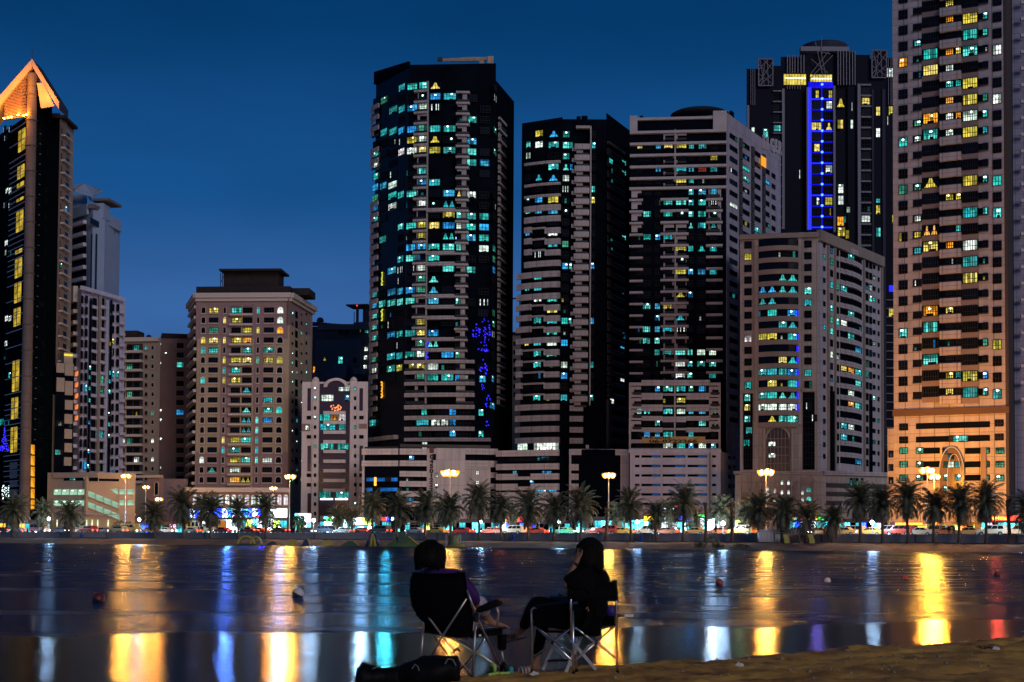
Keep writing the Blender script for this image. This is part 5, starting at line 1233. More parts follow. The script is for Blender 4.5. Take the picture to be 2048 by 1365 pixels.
# ------------------------------------------------------------------ parking building at the left (x 100-325)
b = Bld('ramp_car_park', 200, 430, 'low brown car park with bright ramps sloping across its lit openings')
body(b, [(96,432),(173,428),(272,432)], 945, 9, brn, xref=(173,428)); f = Fac(b, 96, 432, 173, 428); f2 = Fac(b, 173, 428, 272, 432)
pl = glow('car_park_strip_light', (.42,.72,.50), .75, var=.5, scale=.35); 
f.part('parapet', 108, 946, 198, 956, 0, .6, brn)
for y in (979,1001):
    for i in range(4): 
        x = 108+16*i; g = G(); f.rbox(g, x, y, x+14.5, y+11, .02, .08, pl); f.rbox(g, x+4, y+2, x+7, y+3.5, .1, .2, ceil_l); b.add('car_park_opening', g)
    for i in range(4):      # ramps seen through sloping openings
        x = 176+16*i; dy = 4+6.5*i; g = G()
        u0, z0 = f2.hit(x, y+dy-1); u1, z1 = f2.hit(x+15, y+dy+4.5); hh = 1.55
        g.quad([f2.pt(u0,z0-hh,.06), f2.pt(u1,z1-hh,.06), f2.pt(u1,z1,.06), f2.pt(u0,z0,.06)], pl)
        g.hexa([f2.pt(u0,z0-hh-.3,.4), f2.pt(u1,z1-hh-.3,.4), f2.pt(u1,z1-hh,.4), f2.pt(u0,z0-hh,.4), f2.pt(u0,z0-hh-.3,0), f2.pt(u1,z1-hh-.3,0), f2.pt(u1,z1-hh,0), f2.pt(u0,z0-hh,0)], brn); b.add('car_park_opening', g)
    for i in range(2): g = G(); f2.rbox(g, 239+16*i, y, 252+16*i, y+10, .02, .08, pl); b.add('car_park_opening', g)
g = G(); u0, z0 = f2.hit(220,977); u1, z1 = f2.hit(236,988); g.quad([f2.pt(u0,z0-.3,.06), f2.pt(u1,z1-.3,.06), f2.pt(u1,f2.hit(220,977)[1],.06)], pl); b.add('car_park_opening', g)
f.part('column', 172, 952, 176, 1030, 0, .9, brn); f2.part('column', 236, 975, 238, 1030, 0, .5, brn)
f.part('cornice', 170, 1028, 272, 1030, 0, .8, trim)
for x, c in ((140,'c'),(168,'c')): u0,u1,z0,z1 = f.rect(x,954,x+(11 if x == 140 else 4),961); f.window(u0,u1,z0,z1,.08,c,nx=3)
f.part('opening', 128, 953, 139, 962, .02, .08, glass); f.part('opening', 152, 953, 167, 962, .02, .08, glass); f2.part('opening', 178, 953, 196, 963, .02, .08, glass)
f2.part('window_band', 198, 958, 238, 963, .02, .08, glass)
f2.part('upper_wall', 196, 948, 272, 956, -3, -.5, lw)
gl_ = glow('green_white_uplight', (.75,.85,.45), 1.4, var=.6, scale=1.0)
for x in (113,126,142,159,172,183,194,215): g = G(); f2.rbox(g, x, 1040, x+2.4, 1054, .1, .5, gl_); b.add('wall_uplight', g)
b.finish()
# ------------------------------------------------------------------ dark glass tower with a gabled lit roof (x 0-140)
colm = mat('warm_stone_column', (0.17,0.12,0.10), .75, var=.15, scale=.15, brick=(40,3.7,.05)); gilt = glow('gold_stair_light', (.72,.50,.05), .62, var=.75, scale=.25)
creamp = mat('cream_panel', (0.36,0.29,0.23), .75, var=.08, scale=.2); brnc = mat('brown_corner_column', (.22,.15,.115), .8, var=.1, scale=.2)
glt = mat('teal_dark_glazing', (0.002,0.005,0.007), 0.5, spec=0.0, var=.4, scale=.1)
b = Bld('gabled_glass_tower', 60, 435, 'dark glass tower at the left edge with an orange-lit gable roof and a giant column')
zt = body(b, [(-70,480),(50,432),(72,432),(108,444)], 226, 18, glt, xref=(60,432))
fl = Fac(b, -70, 480, 46, 434); fr3 = Fac(b, 66, 431, 110, 446)
x0c = P(55,500,428); 
# giant column, a little oval tube
def colpt(x, y, D): p = P(x, y, D); return p
g = G(); top = P(61,148,428); bot = P(48,1056,428); r = 1.62
g.tube([(bot.x,bot.y,LANDZ),(bot.x,bot.y,(top.z)*.5),(bot.x,bot.y,top.z)], [1.55,1.45,1.35], colm, 18); b.add('giant_column', g)
for i in range(20):
    z = LANDZ+8+i*7.4
    if z < top.z: g = G(); g.lathe((bot.x,bot.y,z), [(1.45,-.15),(1.72,-.1),(1.72,.1),(1.45,.15)], colm, 18); b.add('column_ring', g)
# gold stair windows left of the column
for y0,y1 in ((260,302),(332,357),(366,374),(397,402),(423,463),(500,507),(518,555),(566,605),(617,652),(722,783),(796,838),(855,905)):
    g = G(); k = (y0-260)/650; xa = 41-k*17; fl.rbox(g, xa-1, y0, xa+12-k*1, y1, .3, .5, gilt); fl.rbox(g, xa+5, y0, xa+5.8, y1, .5, .62, brnc)
    for yy in range(int(y0)+8, int(y1), 12): fl.rbox(g, xa-1, yy, xa+11, yy+.8, .5, .62, brnc)
    b.add('stair_window', g)
for y in range(925, 1035, 18): g = G(); fl.rbox(g, 22, y, 37, y+14, .3, .4, creamp); b.add('cream_panel', g)
b2 = glow('orange_strip_light', (1,.40,.02), .9, var=.6, scale=.2)
for y in range(890, 1020, 22): g = G(); fr3.rbox(g, 59, y, 66, y+19, .4, .5, b2); b.add('orange_strip', g)
for y in range(985,1005,6): 
    g = G(); g.lathe(P(106,y,441), [(.01,-.3),(.35,0),(.01,.3)], b2, 8); b.add('orange_lamp', g)
# slim metal ribs across the glass
ribm = mat('bright_metal_rib', (.62,.50,.46), .35, metal=.5)
R = random.Random(21)
for i in range(78):
    y = 262+i*10.3; g = G(); z = fl.hit(30,y)[1]; 
    if i % 3 == 0 or 560 > y > 330 or y > 800:
        fl.box(g, fl.L-16, fl.L-2.2 if i%3 else fl.L-.5, z-.09, z+.09, .05, .4 if i%3 else .6, ribm); b.add('facade_rib', g)
    if i % 2 == 0:
        g = G(); z = fr3.hit(70,y)[1]; fr3.box(g, .5, fr3.L*.45 if i%4 else fr3.L*.98, z-.07, z+.07, .05, .3, ribm); b.add('facade_rib', g)
for y, c in ((253,'!'),(270,'!'),(376,'w'),(405,'!'),(481,'w'),(501,'p'),(552,'b'),(632,'w'),(682,'w'),(708,'p'),(745,'c'),(835,'p')):
    for x in (6+R.random()*8, 18):
        if R.random() < .7: u0,u1,z0,z1 = fl.rect(x,y,x+6,y+11); fl.window(u0,u1,z0,z1,.1,c,nx=2)
for y,x,c in ((252,93,'w'),(304,91,'p'),(334,102,'p'),(377,88,'g'),(400,88,'g'),(430,96,'o'),(430,86,'p'),(458,87,'p'),(462,99,'q'),(476,88,'c'),(500,87,'g'),(523,101,'p'),(552,84,'g'),(562,98,'c'),(610,96,'g'),(604,76,'!'),(632,86,'p'),(632,96,'p'),(672,90,'c'),(685,82,'c'),(708,84,'c'),(708,96,'w'),(744,78,'p'),(744,92,'p'),(774,74,'p'),(774,84,'p'),(815,76,'p'),(840,74,'c'),(840,84,'c'),(900,74,'c'),(900,84,'c'),(870,78,'!')):
    u0,u1,z0,z1 = fr3.rect(x,y,x+8,y+(8 if y < 760 else 13)); fr3.window(u0,u1,z0,z1,.35,c,nx=3)
for y in (838,): 
    for x in (2,10,18): u0,u1,z0,z1 = fl.rect(x,y,x+7,y+13); fl.window(u0,u1,z0,z1,.2,'c' if x < 9 else 'p',nx=3)
g = G()
for i in range(46):
    t = R.random(); x = 10+R.uniform(-7,7)*(t**1.3); fleck(fl, g, x, 855+t*34, R.uniform(1.0,2.0), bl)
for i in range(40): fleck(fl, g, R.uniform(0,20), 893+R.uniform(-1,10), R.uniform(1.0,2.2), bl)
b.add('blue_light_tree', g)
g = G()
for i in range(40): fleck(fl, g, R.uniform(5,20), R.uniform(970,1000), R.uniform(.8,1.8), ceil_l)
b.add('lobby_lights', g)
# corner column, then the stepped balcony stack
g = G(); body(b, [(108,444),(122,448)], 232, 14, brnc, xref=(115,446)); body(b, [(104,442),(118,444)], 790, 6, colm, xref=(110,443))
body(b, [(122,450),(137,458)], 240, 14, creamp, xref=(130,454)); fb3 = Fac(b, 121, 449.5, 138, 458)
g = G(); fb3.rbox(g, 120, 242, 146, 248, -3, 1.5, darkroof); b.add('roof_canopy', g)
g = G(); a = P(126,240,452); g.tube([a,(a.x,a.y,a.z+3.0)], .14, brnc, 5); b.add('roof_post', g)
g = G(); p = P(113,232,448); g.box((p.x-.5,p.y,p.z), (3.6,3,.8), darkroof); b.add('roof_slab', g)
for k in range(20):
    y = 263+24.9*k; dx = -k*.4; g = G()
    fb3.rbox(g, 123+dx, y, 139+dx, y+12, .02, .1, glassb); b.add('balcony_opening', g)
    g = G(); fb3.rbox(g, 122.5+dx, y+12.5, 138+dx, y+16, 0, 1.2, trim); b.add('balcony', g)
u0,u1,z0,z1 = fb3.rect(126,412,134,424); fb3.window(u0,u1,z0,z1,.2,'b',nx=2); u0,u1,z0,z1 = fb3.rect(118,527,124,536); fb3.window(u0,u1,z0,z1,.3,'g',nx=2)
g = G(); body(b, [(110,441),(146,444)], 728, 8, glass, xref=(128,442)); fc3 = Fac(b, 110, 441, 146, 444)
g = G(); fc3.rbox(g, 130, 705, 148, 728, -6, -1, creamp); fc3.rbox(g, 130, 708, 147, 712, -.9, -.6, glow('yellow_terrace_light', (.8,.65,.05), 1.3)); b.add('terrace_wall', g)
for x0,x1,y0,y1 in ((112,128,727,746),(112,128,756,784),(129,146,728,752),(129,145,763,791),(129,145,801,820),(128,144,829,848),(128,143,859,878),(128,143,887,905),(127,142,915,932)): fc3.part('cream_panel', x0, y0, x1, y1, 0, .5, creamp)
for x,y,c in ((112,842,'p'),(120,842,'p'),(110,900,'c'),(118,900,'p'),(137,846,'p')): u0,u1,z0,z1 = fc3.rect(x,y,x+7,y+10); fc3.window(u0,u1,z0,z1,.1,c,nx=3)
# gable roof: two thick sloping slabs, the louvred gable and the floodlights under it
roofm = mat('copper_roof', (0.035,0.022,0.02), .6, var=.2, scale=.2); soff = mat('pale_soffit', (0.62,0.42,0.26), .7, var=.08, scale=.3)
D0 = 430; ap = P(64,118,D0-3); le = P(-62,262,D0-3); re = P(118,204,D0-3)
def slab(a, e, depth, th, mt, mb, nm):
    g = G(); dv = Vector((0,depth,0)); tv = Vector((0,0,-th))
    g.quad([a, e, e+dv, a+dv], mt); g.quad([a+tv, a+tv+dv, e+tv+dv, e+tv], mb)
    g.quad([a, a+tv, e+tv, e], mb); g.quad([e, e+tv, e+tv+dv, e+dv], mt); g.quad([a+dv, e+dv, e+tv+dv, a+tv+dv], mt); b.add(nm, g)
slab(ap, le, 9, 2.6, roofm, soff, 'roof_slope'); slab(ap+Vector((.05,.02,0)), re, 9, 2.2, roofm, soff, 'roof_slope')
g = G(); r0 = ap.lerp(re, .42)-Vector((0,.2,1.8)); r1 = ap.lerp(re, .85)-Vector((0,.2,2.0)); g.quad([r0, r1-Vector((0,0,1.2)), ap.lerp(re,.55)-Vector((1.5,.2,7.6)), ap.lerp(re,.30)-Vector((.8,.2,3.4))], soff); b.add('gable_soffit', g)
g = G(); g.tube([ap, ap+Vector((0,0,2.6))], .1, darkroof, 5); b.add('finial', g)
# gable wall behind and the louvres
zb = P(45,238,432).z; g = G(); A0 = P(-40,238,436); B0 = P(104,236,440); T0 = P(62,140,434)
g.quad([A0, B0, Vector((B0.x, B0.y, P(104,200,440).z)), T0, Vector((A0.x, A0.y, P(-40,238,436).z+1))], glass); b.add('gable_wall', g)
louv = mat('tan_louvre', (0.36,0.21,0.14), .55)
for i in range(26):
    y = 161+i*2.95; xr = 53; xl = max(10, 53-(y-155)*1.05)
    if xl > 50: continue
    g = G(); a = P(xl, y+ (53-xl)*.12, 428.5); c = P(44, y, 427.5); d2 = P(54, y+1.2, 428.6)
    for p, q in ((a, c), (c, d2)):
        n = Vector((0,.5,0)); h_ = Vector((0,0,.10)); g.hexa([p-h_-n, q-h_-n, q+h_-n, p+h_-n, p-h_+n, q-h_+n, q+h_+n, p+h_+n], louv)
    b.add('louvre', g)
flm = glow('orange_floodlight', (1,.50,.08), 14)
for i, (x, y) in enumerate(((8,237),(16,236),(23,234.5),(36,230.5),(47,231.5),(53,230))):
    p = P(x, y, 426.8); g = G(); g.lathe(p, [(.01,-.25),(.32,-.1),(.32,.15),(.01,.2)], flm, 8); b.add('floodlight', g)
    if i in (1,3,5): plight(p+Vector((0,-.8,.6)), (1.0,.36,.03), 600, .3, b.root)
plight(P(92,190,424), (1.0,.34,.02), 900, .3, b.root); plight(P(40,165,421), (1.0,.34,.02), 5000, .3, b.root); plight(P(-8,215,421), (1.0,.34,.02), 5000, .3, b.root)  # more point lights without fittings, added to turn the gable orange
b.finish()
b = Bld('distant_tan_block', 1028, 620, 'thin slice of a tan block seen in the gap between the two black towers')
body(b, [(1012,620),(1046,620)], 668, 14, brn, xref=(1020,620)); f = Fac(b, 1012, 620, 1046, 620)
g = G(); f.rbox(g, 1010, 665, 1048, 670, -.3, .8, darkroof); b.add('cornice', g)
for k in range(7): u0,u1,z0,z1 = f.rect(1027,684+k*17,1032,692+k*17); f.window(u0,u1,z0,z1,.05,'.',nx=1)
b.finish()
g = G(); a = P(1022,598,620); c = P(1046,597,620); 
rt = empty('distant_crane', P(1034,668,620), 'tiny distant crane jib showing in the gap between the two black towers', 'crane')
g.tube([a, c], .35, dk, 5); g.build('jib', rt); g = G(); p = P(1029,598,620); g.tube([P(1040,668,620), P(1040,590,620)], .35, dk, 5); g.build('tower_mast', rt)
# ------------------------------------------------------------------ shops at street level
R = random.Random(31)
C_ = {'W':glow('shop_white', (.70,.90,1.0), 7.00, var=.5, scale=.5), 'B':glow('shop_blue', (.015,.05,1.0), 12.60, var=.5, scale=.6), 'C':glow('shop_cyan', (.10,.75,.85), 4.37, var=.6, scale=.6),
      'R':glow('shop_red', (1.0,.03,.02), 5.46, var=.4, scale=.8), 'G':glow('shop_green', (.05,.80,.15), 4.00, var=.4, scale=.7), 'Y':glow('shop_yellow', (1.0,.62,.03), 5.10, var=.4, scale=.7),
      'L':glow('shop_lime', (.60,.85,.15), 4.00, var=.5, scale=.5), 'T':glow('shop_teal', (.03,.28,.32), 2.91, var=.7, scale=.5), 'O':glow('shop_orange', (1.0,.30,.04), 4.37, var=.5, scale=.5),
      'P':glow('shop_pink', (1.0,.45,.75), 4.37, var=.4, scale=.6), 'D':glass}
shopwall = mat('shop_wall', (.14,.12,.12), .8)
for k in 'WBCRGYLTOP': C_[k].cycles.emission_sampling = 'FRONT'
def blobs(f, g, x0, x1, y0, y1, m, o=.5):
    """a lit fascia sign whose lettering is too far off to read: uneven strokes and dots"""
    x = x0
    while x < x1-1:
        w = R.uniform(2.2, 5.0); t = y0+(y1-y0)*R.uniform(0,.25); bt = y1-(y1-y0)*R.uniform(0,.2); k = R.random()
        if k < .4: f.rbox(g, x, t, x+1.1, bt, o, o+.12, m); f.rbox(g, x, (t+bt)/2, x+w*.8, (t+bt)/2+1.1, o, o+.12, m)
        elif k < .7: f.rbox(g, x, t, x+w*.75, t+1.2, o, o+.12, m); f.rbox(g, x+w*.55, t, x+w*.75, bt, o, o+.12, m); f.rbox(g, x, bt-1.2, x+w*.7, bt, o, o+.12, m)
        else: f.rbox(g, x, t+1, x+w*.8, bt, o, o+.12, m)
        x += w
def shop(x0, x1, D, ys, sign, yf, front, label, yb=1066, letters=None):
    xm = (x0+x1)/2; b = Bld('shop', xm, D, label, 'shop', 'shops along the road'); f = Fac(b, x0, D, x1, D, yref=1050)
    f.part('shop_wall', x0, ys[0]-2, x1, yb, -4, 0, shopwall)
    n = len(sign); w = (x1-x0)/n
    for i, c in enumerate(sign):
        if c == ' ': continue
        a = x0+w*i; g = G(); f.rbox(g, a, ys[0], a+w+.02, ys[1], .1, .35, C_[c]); b.add('sign_panel', g)
    if letters:
        g = G(); blobs(f, g, x0+2, x1-2, ys[0]+1, ys[1]-1, C_[letters], .4); b.add('sign_lettering', g)
    n = len(front); w = (x1-x0)/n
    for i, c in enumerate(front):
        if c == ' ': continue
        a = x0+w*i; g = G(); f.rbox(g, a+.6, yf, a+w-.6, yb-1, .05, .12, C_[c])
        for j in range(1, max(2, int(w/5))): f.rbox(g, a+w*j/max(2, int(w/5))-.25, yf, a+w*j/max(2, int(w/5))+.25, yb-1, .12, .2, frame)
        if R.random() < .6: f.rbox(g, a+w*.2, yb-6-R.uniform(0,4), a+w*.6, yb-1, .2, .35, glass)
        b.add('shop_window', g)
    g = G(); f.rbox(g, x0, ys[1]+.5, x1, ys[1]+2, .1, 1.4, shopwall); b.add('awning', g)
    b.finish(); return b
shop(372,425,424,(1019,1036),'BWBCWB',1042,'LWCLTW','leftmost blue and white shop sign, partly behind two palm crowns')
shop(425,505,424,(1018,1035),'BBWCWWCB',1040,'WCWWTL','widest glaring white-blue shop sign below the arched-window block','1066' and 1066, 'B')
shop(505,545,424,(1018,1033),'WBBW',1038,'CWTW','shop with a blue sign over a red strip and a white doorway')
shop(545,574,424,(1018,1035),'WW',1042,'LT','plain white square shop sign at the right end of the arched block')
for x0, x1 in ((466,478),(509,534)):
    p = P((x0+x1)/2,1035,423.4); b = Bld('red_sign', (x0+x1)/2, 423.3, 'long red light strip under the blue sign' if x0 > 500 else 'short red light strip left of the blue sign', 'sign')
    f = Fac(b, x0, 423.3, x1, 423.3, yref=1035); f.part('light_panel', x0, 1032, x1, 1036, .1, .4, C_['R']); b.finish()
shop(590,622,425,(1028,1045),'CWWP',1047,'TLWC','bright white shop left of the small white block, beside a bush')
shop(640,672,430,(1034,1038),' C W',1044,'TWWW','shop with green ring lights under the small white block')
shop(672,702,430,(1036,1040),'    ',1040,'WCWC','shop with a blue-white window under the small white block')
shop(702,746,422,(1036,1050),'WWLL',1050,'TBTW','long white and lime shop sign at the right foot of the small white block')
g = None
b = Bld('ring_sign', 660, 427, 'two green neon rings above a shop front', 'sign'); f = Fac(b, 640, 427, 680, 427, yref=1040)
for x, m in ((656,'G'),(664,'G')):
    g = G(); c = f.hit(x, 1039); L = [f.pt(c[0]+.38*math.cos(t*math.pi/8), c[1]+.38*math.sin(t*math.pi/8), .4) for t in range(17)]; g.tube(L, .11, C_[m], 5); b.add('neon_ring', g)
b.finish()
shop(746,800,412,(1035,1041),'B RBW ',1044,'TDTTDC','dim shops with blue and red dots left of the vertical phone number')
shop(800,880,412,(1044,1048),'        ',1046,'DTDDTLDD','dark shopfronts with one lime window under the vertical phone number')
shop(880,995,410,(1040,1044),'         ',1045,'TCDTDCTDT','row of dim teal shopfronts behind the brightest street lamp')
shop(996,1020,408,(1034,1043),'RYR',1045,'CWB','shop with a red and yellow glowing canopy, left part of the red signs')
shop(1022,1048,408,(1034,1044),'RGRR',1047,'BDB','shop with green and red lights in the middle of the red signs')
shop(1048,1072,408,(1034,1044),'GRDG',1046,'DRB','shop with two green lamps at the right end of the red signs')
shop(1076,1140,408,(1042,1046),'      ',1047,'DDTDDT','unlit shopfronts behind palms right of the red signs')
shop(1140,1262,406,(1036,1040),'          ',1042,'DCTDTCCTTC','teal-lit shopfronts under the podium with white posts')
shop(1262,1288,403,(1040,1045),'CC',1046,'CC','cyan shop at the left foot of the white car park')
shop(1288,1320,401,(1033,1041),'YYYY',1043,'WCWC','shop with a rounded yellow sign over a white window','x' and 1066)
shop(1321,1365,401,(1033,1040),'CBWB',1044,'WWWC','widest white shopfront under the red and blue sign',1066,'W')
shop(1366,1392,401,(1033,1043),'GBCB',1044,'WCTC','shop with small green and blue signs right of the widest shopfront')
shop(1393,1414,401,(1030,1034),'GG',1037,'CWC','shop with a green sign beside a bare trunk')
b = Bld('blue_red_sign', 1345, 400, 'blue neon sign with a red line above it on the white car park', 'sign'); f = Fac(b, 1325, 400, 1366, 400, yref=1020)
g = G(); f.rbox(g, 1327, 1015.5, 1366, 1023, .1, .3, glow('deep_blue_neon', (.01,.01,.9), 1.3)); b.add('sign_panel', g)
g = G(); blobs(f, g, 1328, 1364, 1016.5, 1021.5, C_['W'], .35); b.add('sign_lettering', g)
g = G(); 
for x in (1336,1341,1351,1355,1360): f.rbox(g, x, 1012.5, x+3, 1015, .2, .35, C_['R'])
b.add('red_lettering', g); b.finish()
b = Bld('white_kiosk', 1428, 385, 'dazzling white peaked kiosk between two bare palm trunks', 'kiosk'); f = Fac(b, 1414, 385, 1442, 385, yref=1050)
g = G(); f.rbox(g, 1414.5, 1043, 1441.5, 1061, -3, 0, C_['W']); b.add('lit_wall', g); f.part('fascia', 1414, 1041, 1442, 1043, -3, .3, trim)
g = G(); a, c, t = f.hit(1414,1041), f.hit(1442,1041), f.hit(1428,1038); g.quad([f.pt(*a,.1), f.pt(*c,.1), f.pt(*t,.1)], C_['W']); g.quad([f.pt(a[0],a[1],-3), f.pt(t[0],t[1],-3), f.pt(c[0],c[1],-3)], C_['W'])
g.quad([f.pt(*a,.1),f.pt(*t,.1),f.pt(t[0],t[1],-3),f.pt(a[0],a[1],-3)], C_['W']); g.quad([f.pt(*t,.1),f.pt(*c,.1),f.pt(c[0],c[1],-3),f.pt(t[0],t[1],-3)], C_['W']); b.add('roof', g); b.finish()
shop(1470,1500,388,(1041,1045),'LLL',1046,'WLW','lime and white shop left of the pale container')
shop(1500,1522,388,(1041,1045),'LW',1046,'WC','small white shop beside the trunk left of the container')
shop(1578,1612,384,(1036,1040),' YC R ',1044,'CBW','shop with small coloured lights under the beige arcaded podium')
shop(1612,1642,384,(1034,1040),'W YG',1043,'BWT','blue-white shop under the beige arcaded podium')
shop(1642,1668,384,(1035,1041),'G TT',1044,'TCD','shop with a green light at the right of the arcaded podium')
shop(1668,1775,380,(1040,1044),'          ',1046,'DTCDTBDCPD','dim shopfronts with a blue and a pink light left of the granite tower')
shop(1790,1880,292,(1046,1050),'OOO O',1050,'OODOLO','orange-lit shopfronts behind palms at the foot of the granite tower')
shop(1880,1960,292,(1046,1050),'      ',1050,'LDLODL','lime-lit shopfronts behind palms at the foot of the granite tower')
shop(1962,2018,287,(1032,1041),'RRRRRR',1046,'CPDTC','shop with a long red glowing sign at the right foot of the granite tower',1066,'Y')
shop(2018,2062,287,(1032,1041),'RR  ',1047,'CTD','shop with a short red sign at the right edge of the photo')
shop(0,100,421,(1042,1046),'        ',1047,'OTDOTWDT','dim orange and teal lobby front at the foot of the gabled tower')
shop(230,366,436,(1046,1050),'          ',1050,'DTDTBDTDPT','dark shopfronts with small lights behind the leftmost sodium lamps')
# added spots at the shop fronts, aimed out to colour the water
def water_streak_spot(px, py, D, col, power, label, r=1.0):
    p = P(px, py, D); rt = [o for o in bpy.data.objects if o.parent is None and o.get('label') == label][0]
    spot(p, col, power*1.0, r, rt, 110, (0,-1,-.12))
for a in ((400,1028,420,(.25,.55,1.0),26000,'leftmost blue and white shop sign, partly behind two palm crowns'),(455,1027,420,(.12,.30,1.0),60000,'widest glaring white-blue shop sign below the arched-window block'),
          (528,1028,420,(.06,.05,1.0),60000,'shop with a blue sign over a red strip and a white doorway'),(560,1030,420,(.8,.75,1.0),26000,'plain white square shop sign at the right end of the arched block'),
          (607,1040,420,(.6,.85,1.0),30000,'bright white shop left of the small white block, beside a bush'),(724,1044,418,(.5,.85,1.0),36000,'long white and lime shop sign at the right foot of the small white block'),
          (772,1040,408,(.05,.55,.60),42000,'dim shops with blue and red dots left of the vertical phone number'),(1000,1040,404,(1.0,.12,.05),9000,'shop with a red and yellow glowing canopy, left part of the red signs'),  # teal spot is invented for a water streak; these dim shops lack such a lamp
          (1343,1036,397,(.25,.65,1.0),60000,'widest white shopfront under the red and blue sign'),(1380,1038,397,(.10,.45,1.0),22000,'shop with small green and blue signs right of the widest shopfront'),
          (1428,1045,380,(.75,.95,1.0),36000,'dazzling white peaked kiosk between two bare palm trunks'),(1486,1045,384,(.55,.75,.25),12000,'lime and white shop left of the pale container'),
          (1627,1040,380,(.35,.25,1.0),26000,'blue-white shop under the beige arcaded podium'),(1990,1038,284,(1.0,.06,.03),7000,'shop with a long red glowing sign at the right foot of the granite tower')): water_streak_spot(*a)  # violet spot is added for a water streak, not a light of that shop
# low hedges and bushes
leaf = mat('bush_leaves', (0.035,0.06,0.025), .8, var=.4, scale=1.5)
def bush(px, py0, py1, wpx, off, label, n=260):
    xy = along(px, off); D = xy.y; zt = P(px, py0, D).z; zb = max(LANDZ, P(px, py1, D).z) if off > 0 else P(px, py1, D).z; w = wpx/F*D/2
    g = G(); h = zt-zb
    for i in range(n):
        a = R.uniform(0,6.28); rr = R.random()**.4; v = R.uniform(-1,1); s = R.uniform(.12,.3)*max(.6,h/2.5)
        k = math.sqrt(max(0,1-v*v)); c = Vector((xy.x+w*rr*k*math.cos(a), D+w*.7*rr*k*math.sin(a), zb+h*.5+h*.5*v*rr+.1*math.sin(a*3)))
        q = Matrix.Rotation(R.uniform(0,6.28),3,'Z') @ Matrix.Rotation(R.uniform(0,3),3,'X')
        g.quad([c+q@Vector((-s,-s*.6,0)), c+q@Vector((s,-s*.5,0)), c+q@Vector((s*.7,s*.6,0)), c+q@Vector((-s*.6,s*.5,0))], leaf)
    root = empty('bush', (xy.x, D, zb), label, 'bush'); g.build('foliage', root)
    g = G(); g.tube([(xy.x,D,zb),(xy.x+.1,D,zb+h*.5)], [.12,.05], mat('palm_bark',(.10,.07,.05),.9,var=.3,scale=3,bump=.5), 5); g.build('stem', root)
for a in ((598,1028,1066,26,9.0,'tall dark bush right of the arched-window block'),(540,1040,1064,46,21.3,'wide low bush under the white square sign'),(505,1046,1064,26,21.3,'small dark bush left of the wide one before the shop doorway'),
          (245,1042,1064,48,21.3,'long dark hedge below the car park ramps'),(345,1048,1064,36,21.3,'dark bush between the car park and the shops'),(1348,1050,1066,30,21.3,'rounded bush before the widest white shopfront'),(1382,1046,1066,30,21.3,'bush with lit edges right of the widest shopfront'),
          (1400,1084,1099,34,-9.5,'low shoreline bush left of the climbing arch'),(1480,1088,1100,40,-9.5,'low shoreline bush right of the climbing arch'),(1437,1088,1100,26,-9.5,'small shoreline bush below the climbing arch'),(150,1030,1062,40,21.5,'dark tree-like bush beside the wall uplights')): bush(*a)
# ------------------------------------------------------------------ date palms
bark = MATS['palm_bark']; frondm = mat('palm_frond', (0.10,0.105,0.06), .65, var=.45, scale=.8); fdry = mat('dry_palm_frond', (0.15,0.105,0.065), .85, var=.35, scale=.8)
def crown_mesh(seed):
    r = random.Random(seed); g = G(); me_len = 0
    for i in range(66):
        t = i/65; az = i*2.39996+r.uniform(-.25,.25); el0 = math.radians(84-132*t+r.uniform(-8,8)); Ln = r.uniform(3.2,4.0)*(1-.15*t)
        droop = r.uniform(.75,1.15)*(1.25 if t > .3 else .85); m = fdry if t > .86 else frondm
        pts = []; p = Vector((0,0,.1-.9*t)); el = el0; seg = 9
        for k in range(seg+1):
            pts.append(p.copy()); d = Vector((math.cos(az)*math.cos(el), math.sin(az)*math.cos(el), math.sin(el))); p = p+d*(Ln/seg); el -= droop*(.06+.28*k/seg)
            el = max(el, -1.5)
        g.tube(pts, [.05*(1-.8*k/seg) for k in range(seg+1)], m, 3, cap=False)
        side = Vector((-math.sin(az), math.cos(az), 0))
        for k in range(1, seg*2+1):
            f0 = k/(seg*2); i0 = min(seg-1, int(f0*seg)); q = pts[i0].lerp(pts[i0+1], f0*seg-i0); tang = (pts[i0+1]-pts[i0]).normalized(); up = side.cross(tang)
            for s in (-1,1):
                if r.random() < .08: continue
                l = .62*math.sin(math.pi*min(1,.15+f0*.85))**.6+.12; dirv = (side*s*.82+tang*.62+up*r.uniform(.0,.35)-Vector((0,0,.25))).normalized(); w = tang*.085
                e = q+dirv*l; g.quad([q-w, q+w, e+w*.35, e-w*.35], m)
    return g
crowns = []
for sd in (1,2,3,4,5):
    g = crown_mesh(sd); me = bpy.data.meshes.new('crown'); me.from_pydata([tuple(v) for v in g.v], [], g.f)
    for m in g.mats: me.materials.append(m)
    for p, k in zip(me.polygons, g.m): p.material_index = k
    crowns.append(me)
def trunk_me(h, r0=.26, seed=0, stub=False):
    r = random.Random(seed); g = G(); pts = []; rs = []; n = 26
    for i in range(n+1):
        t = i/n; pts.append((.10*math.sin(t*2.2+seed)*t*2, .08*math.sin(t*1.7+seed*2)*t*2, h*t)); rs.append(r0*(1.25-.35*min(1,t*4))*(1+.10*(i%2)) if t < .93 else r0*1.2)
    g.tube(pts, rs, bark, 9)
    if stub:
        for i in range(14):
            a = i*2.4; g.tube([(0,0,h-.4),(math.cos(a)*.35,math.sin(a)*.35,h+.25+r.uniform(-.2,.3))], [.09,.03], bark, 4)
    me = bpy.data.meshes.new('trunk'); me.from_pydata([tuple(v) for v in g.v], [], g.f); me.materials.append(bark); return me
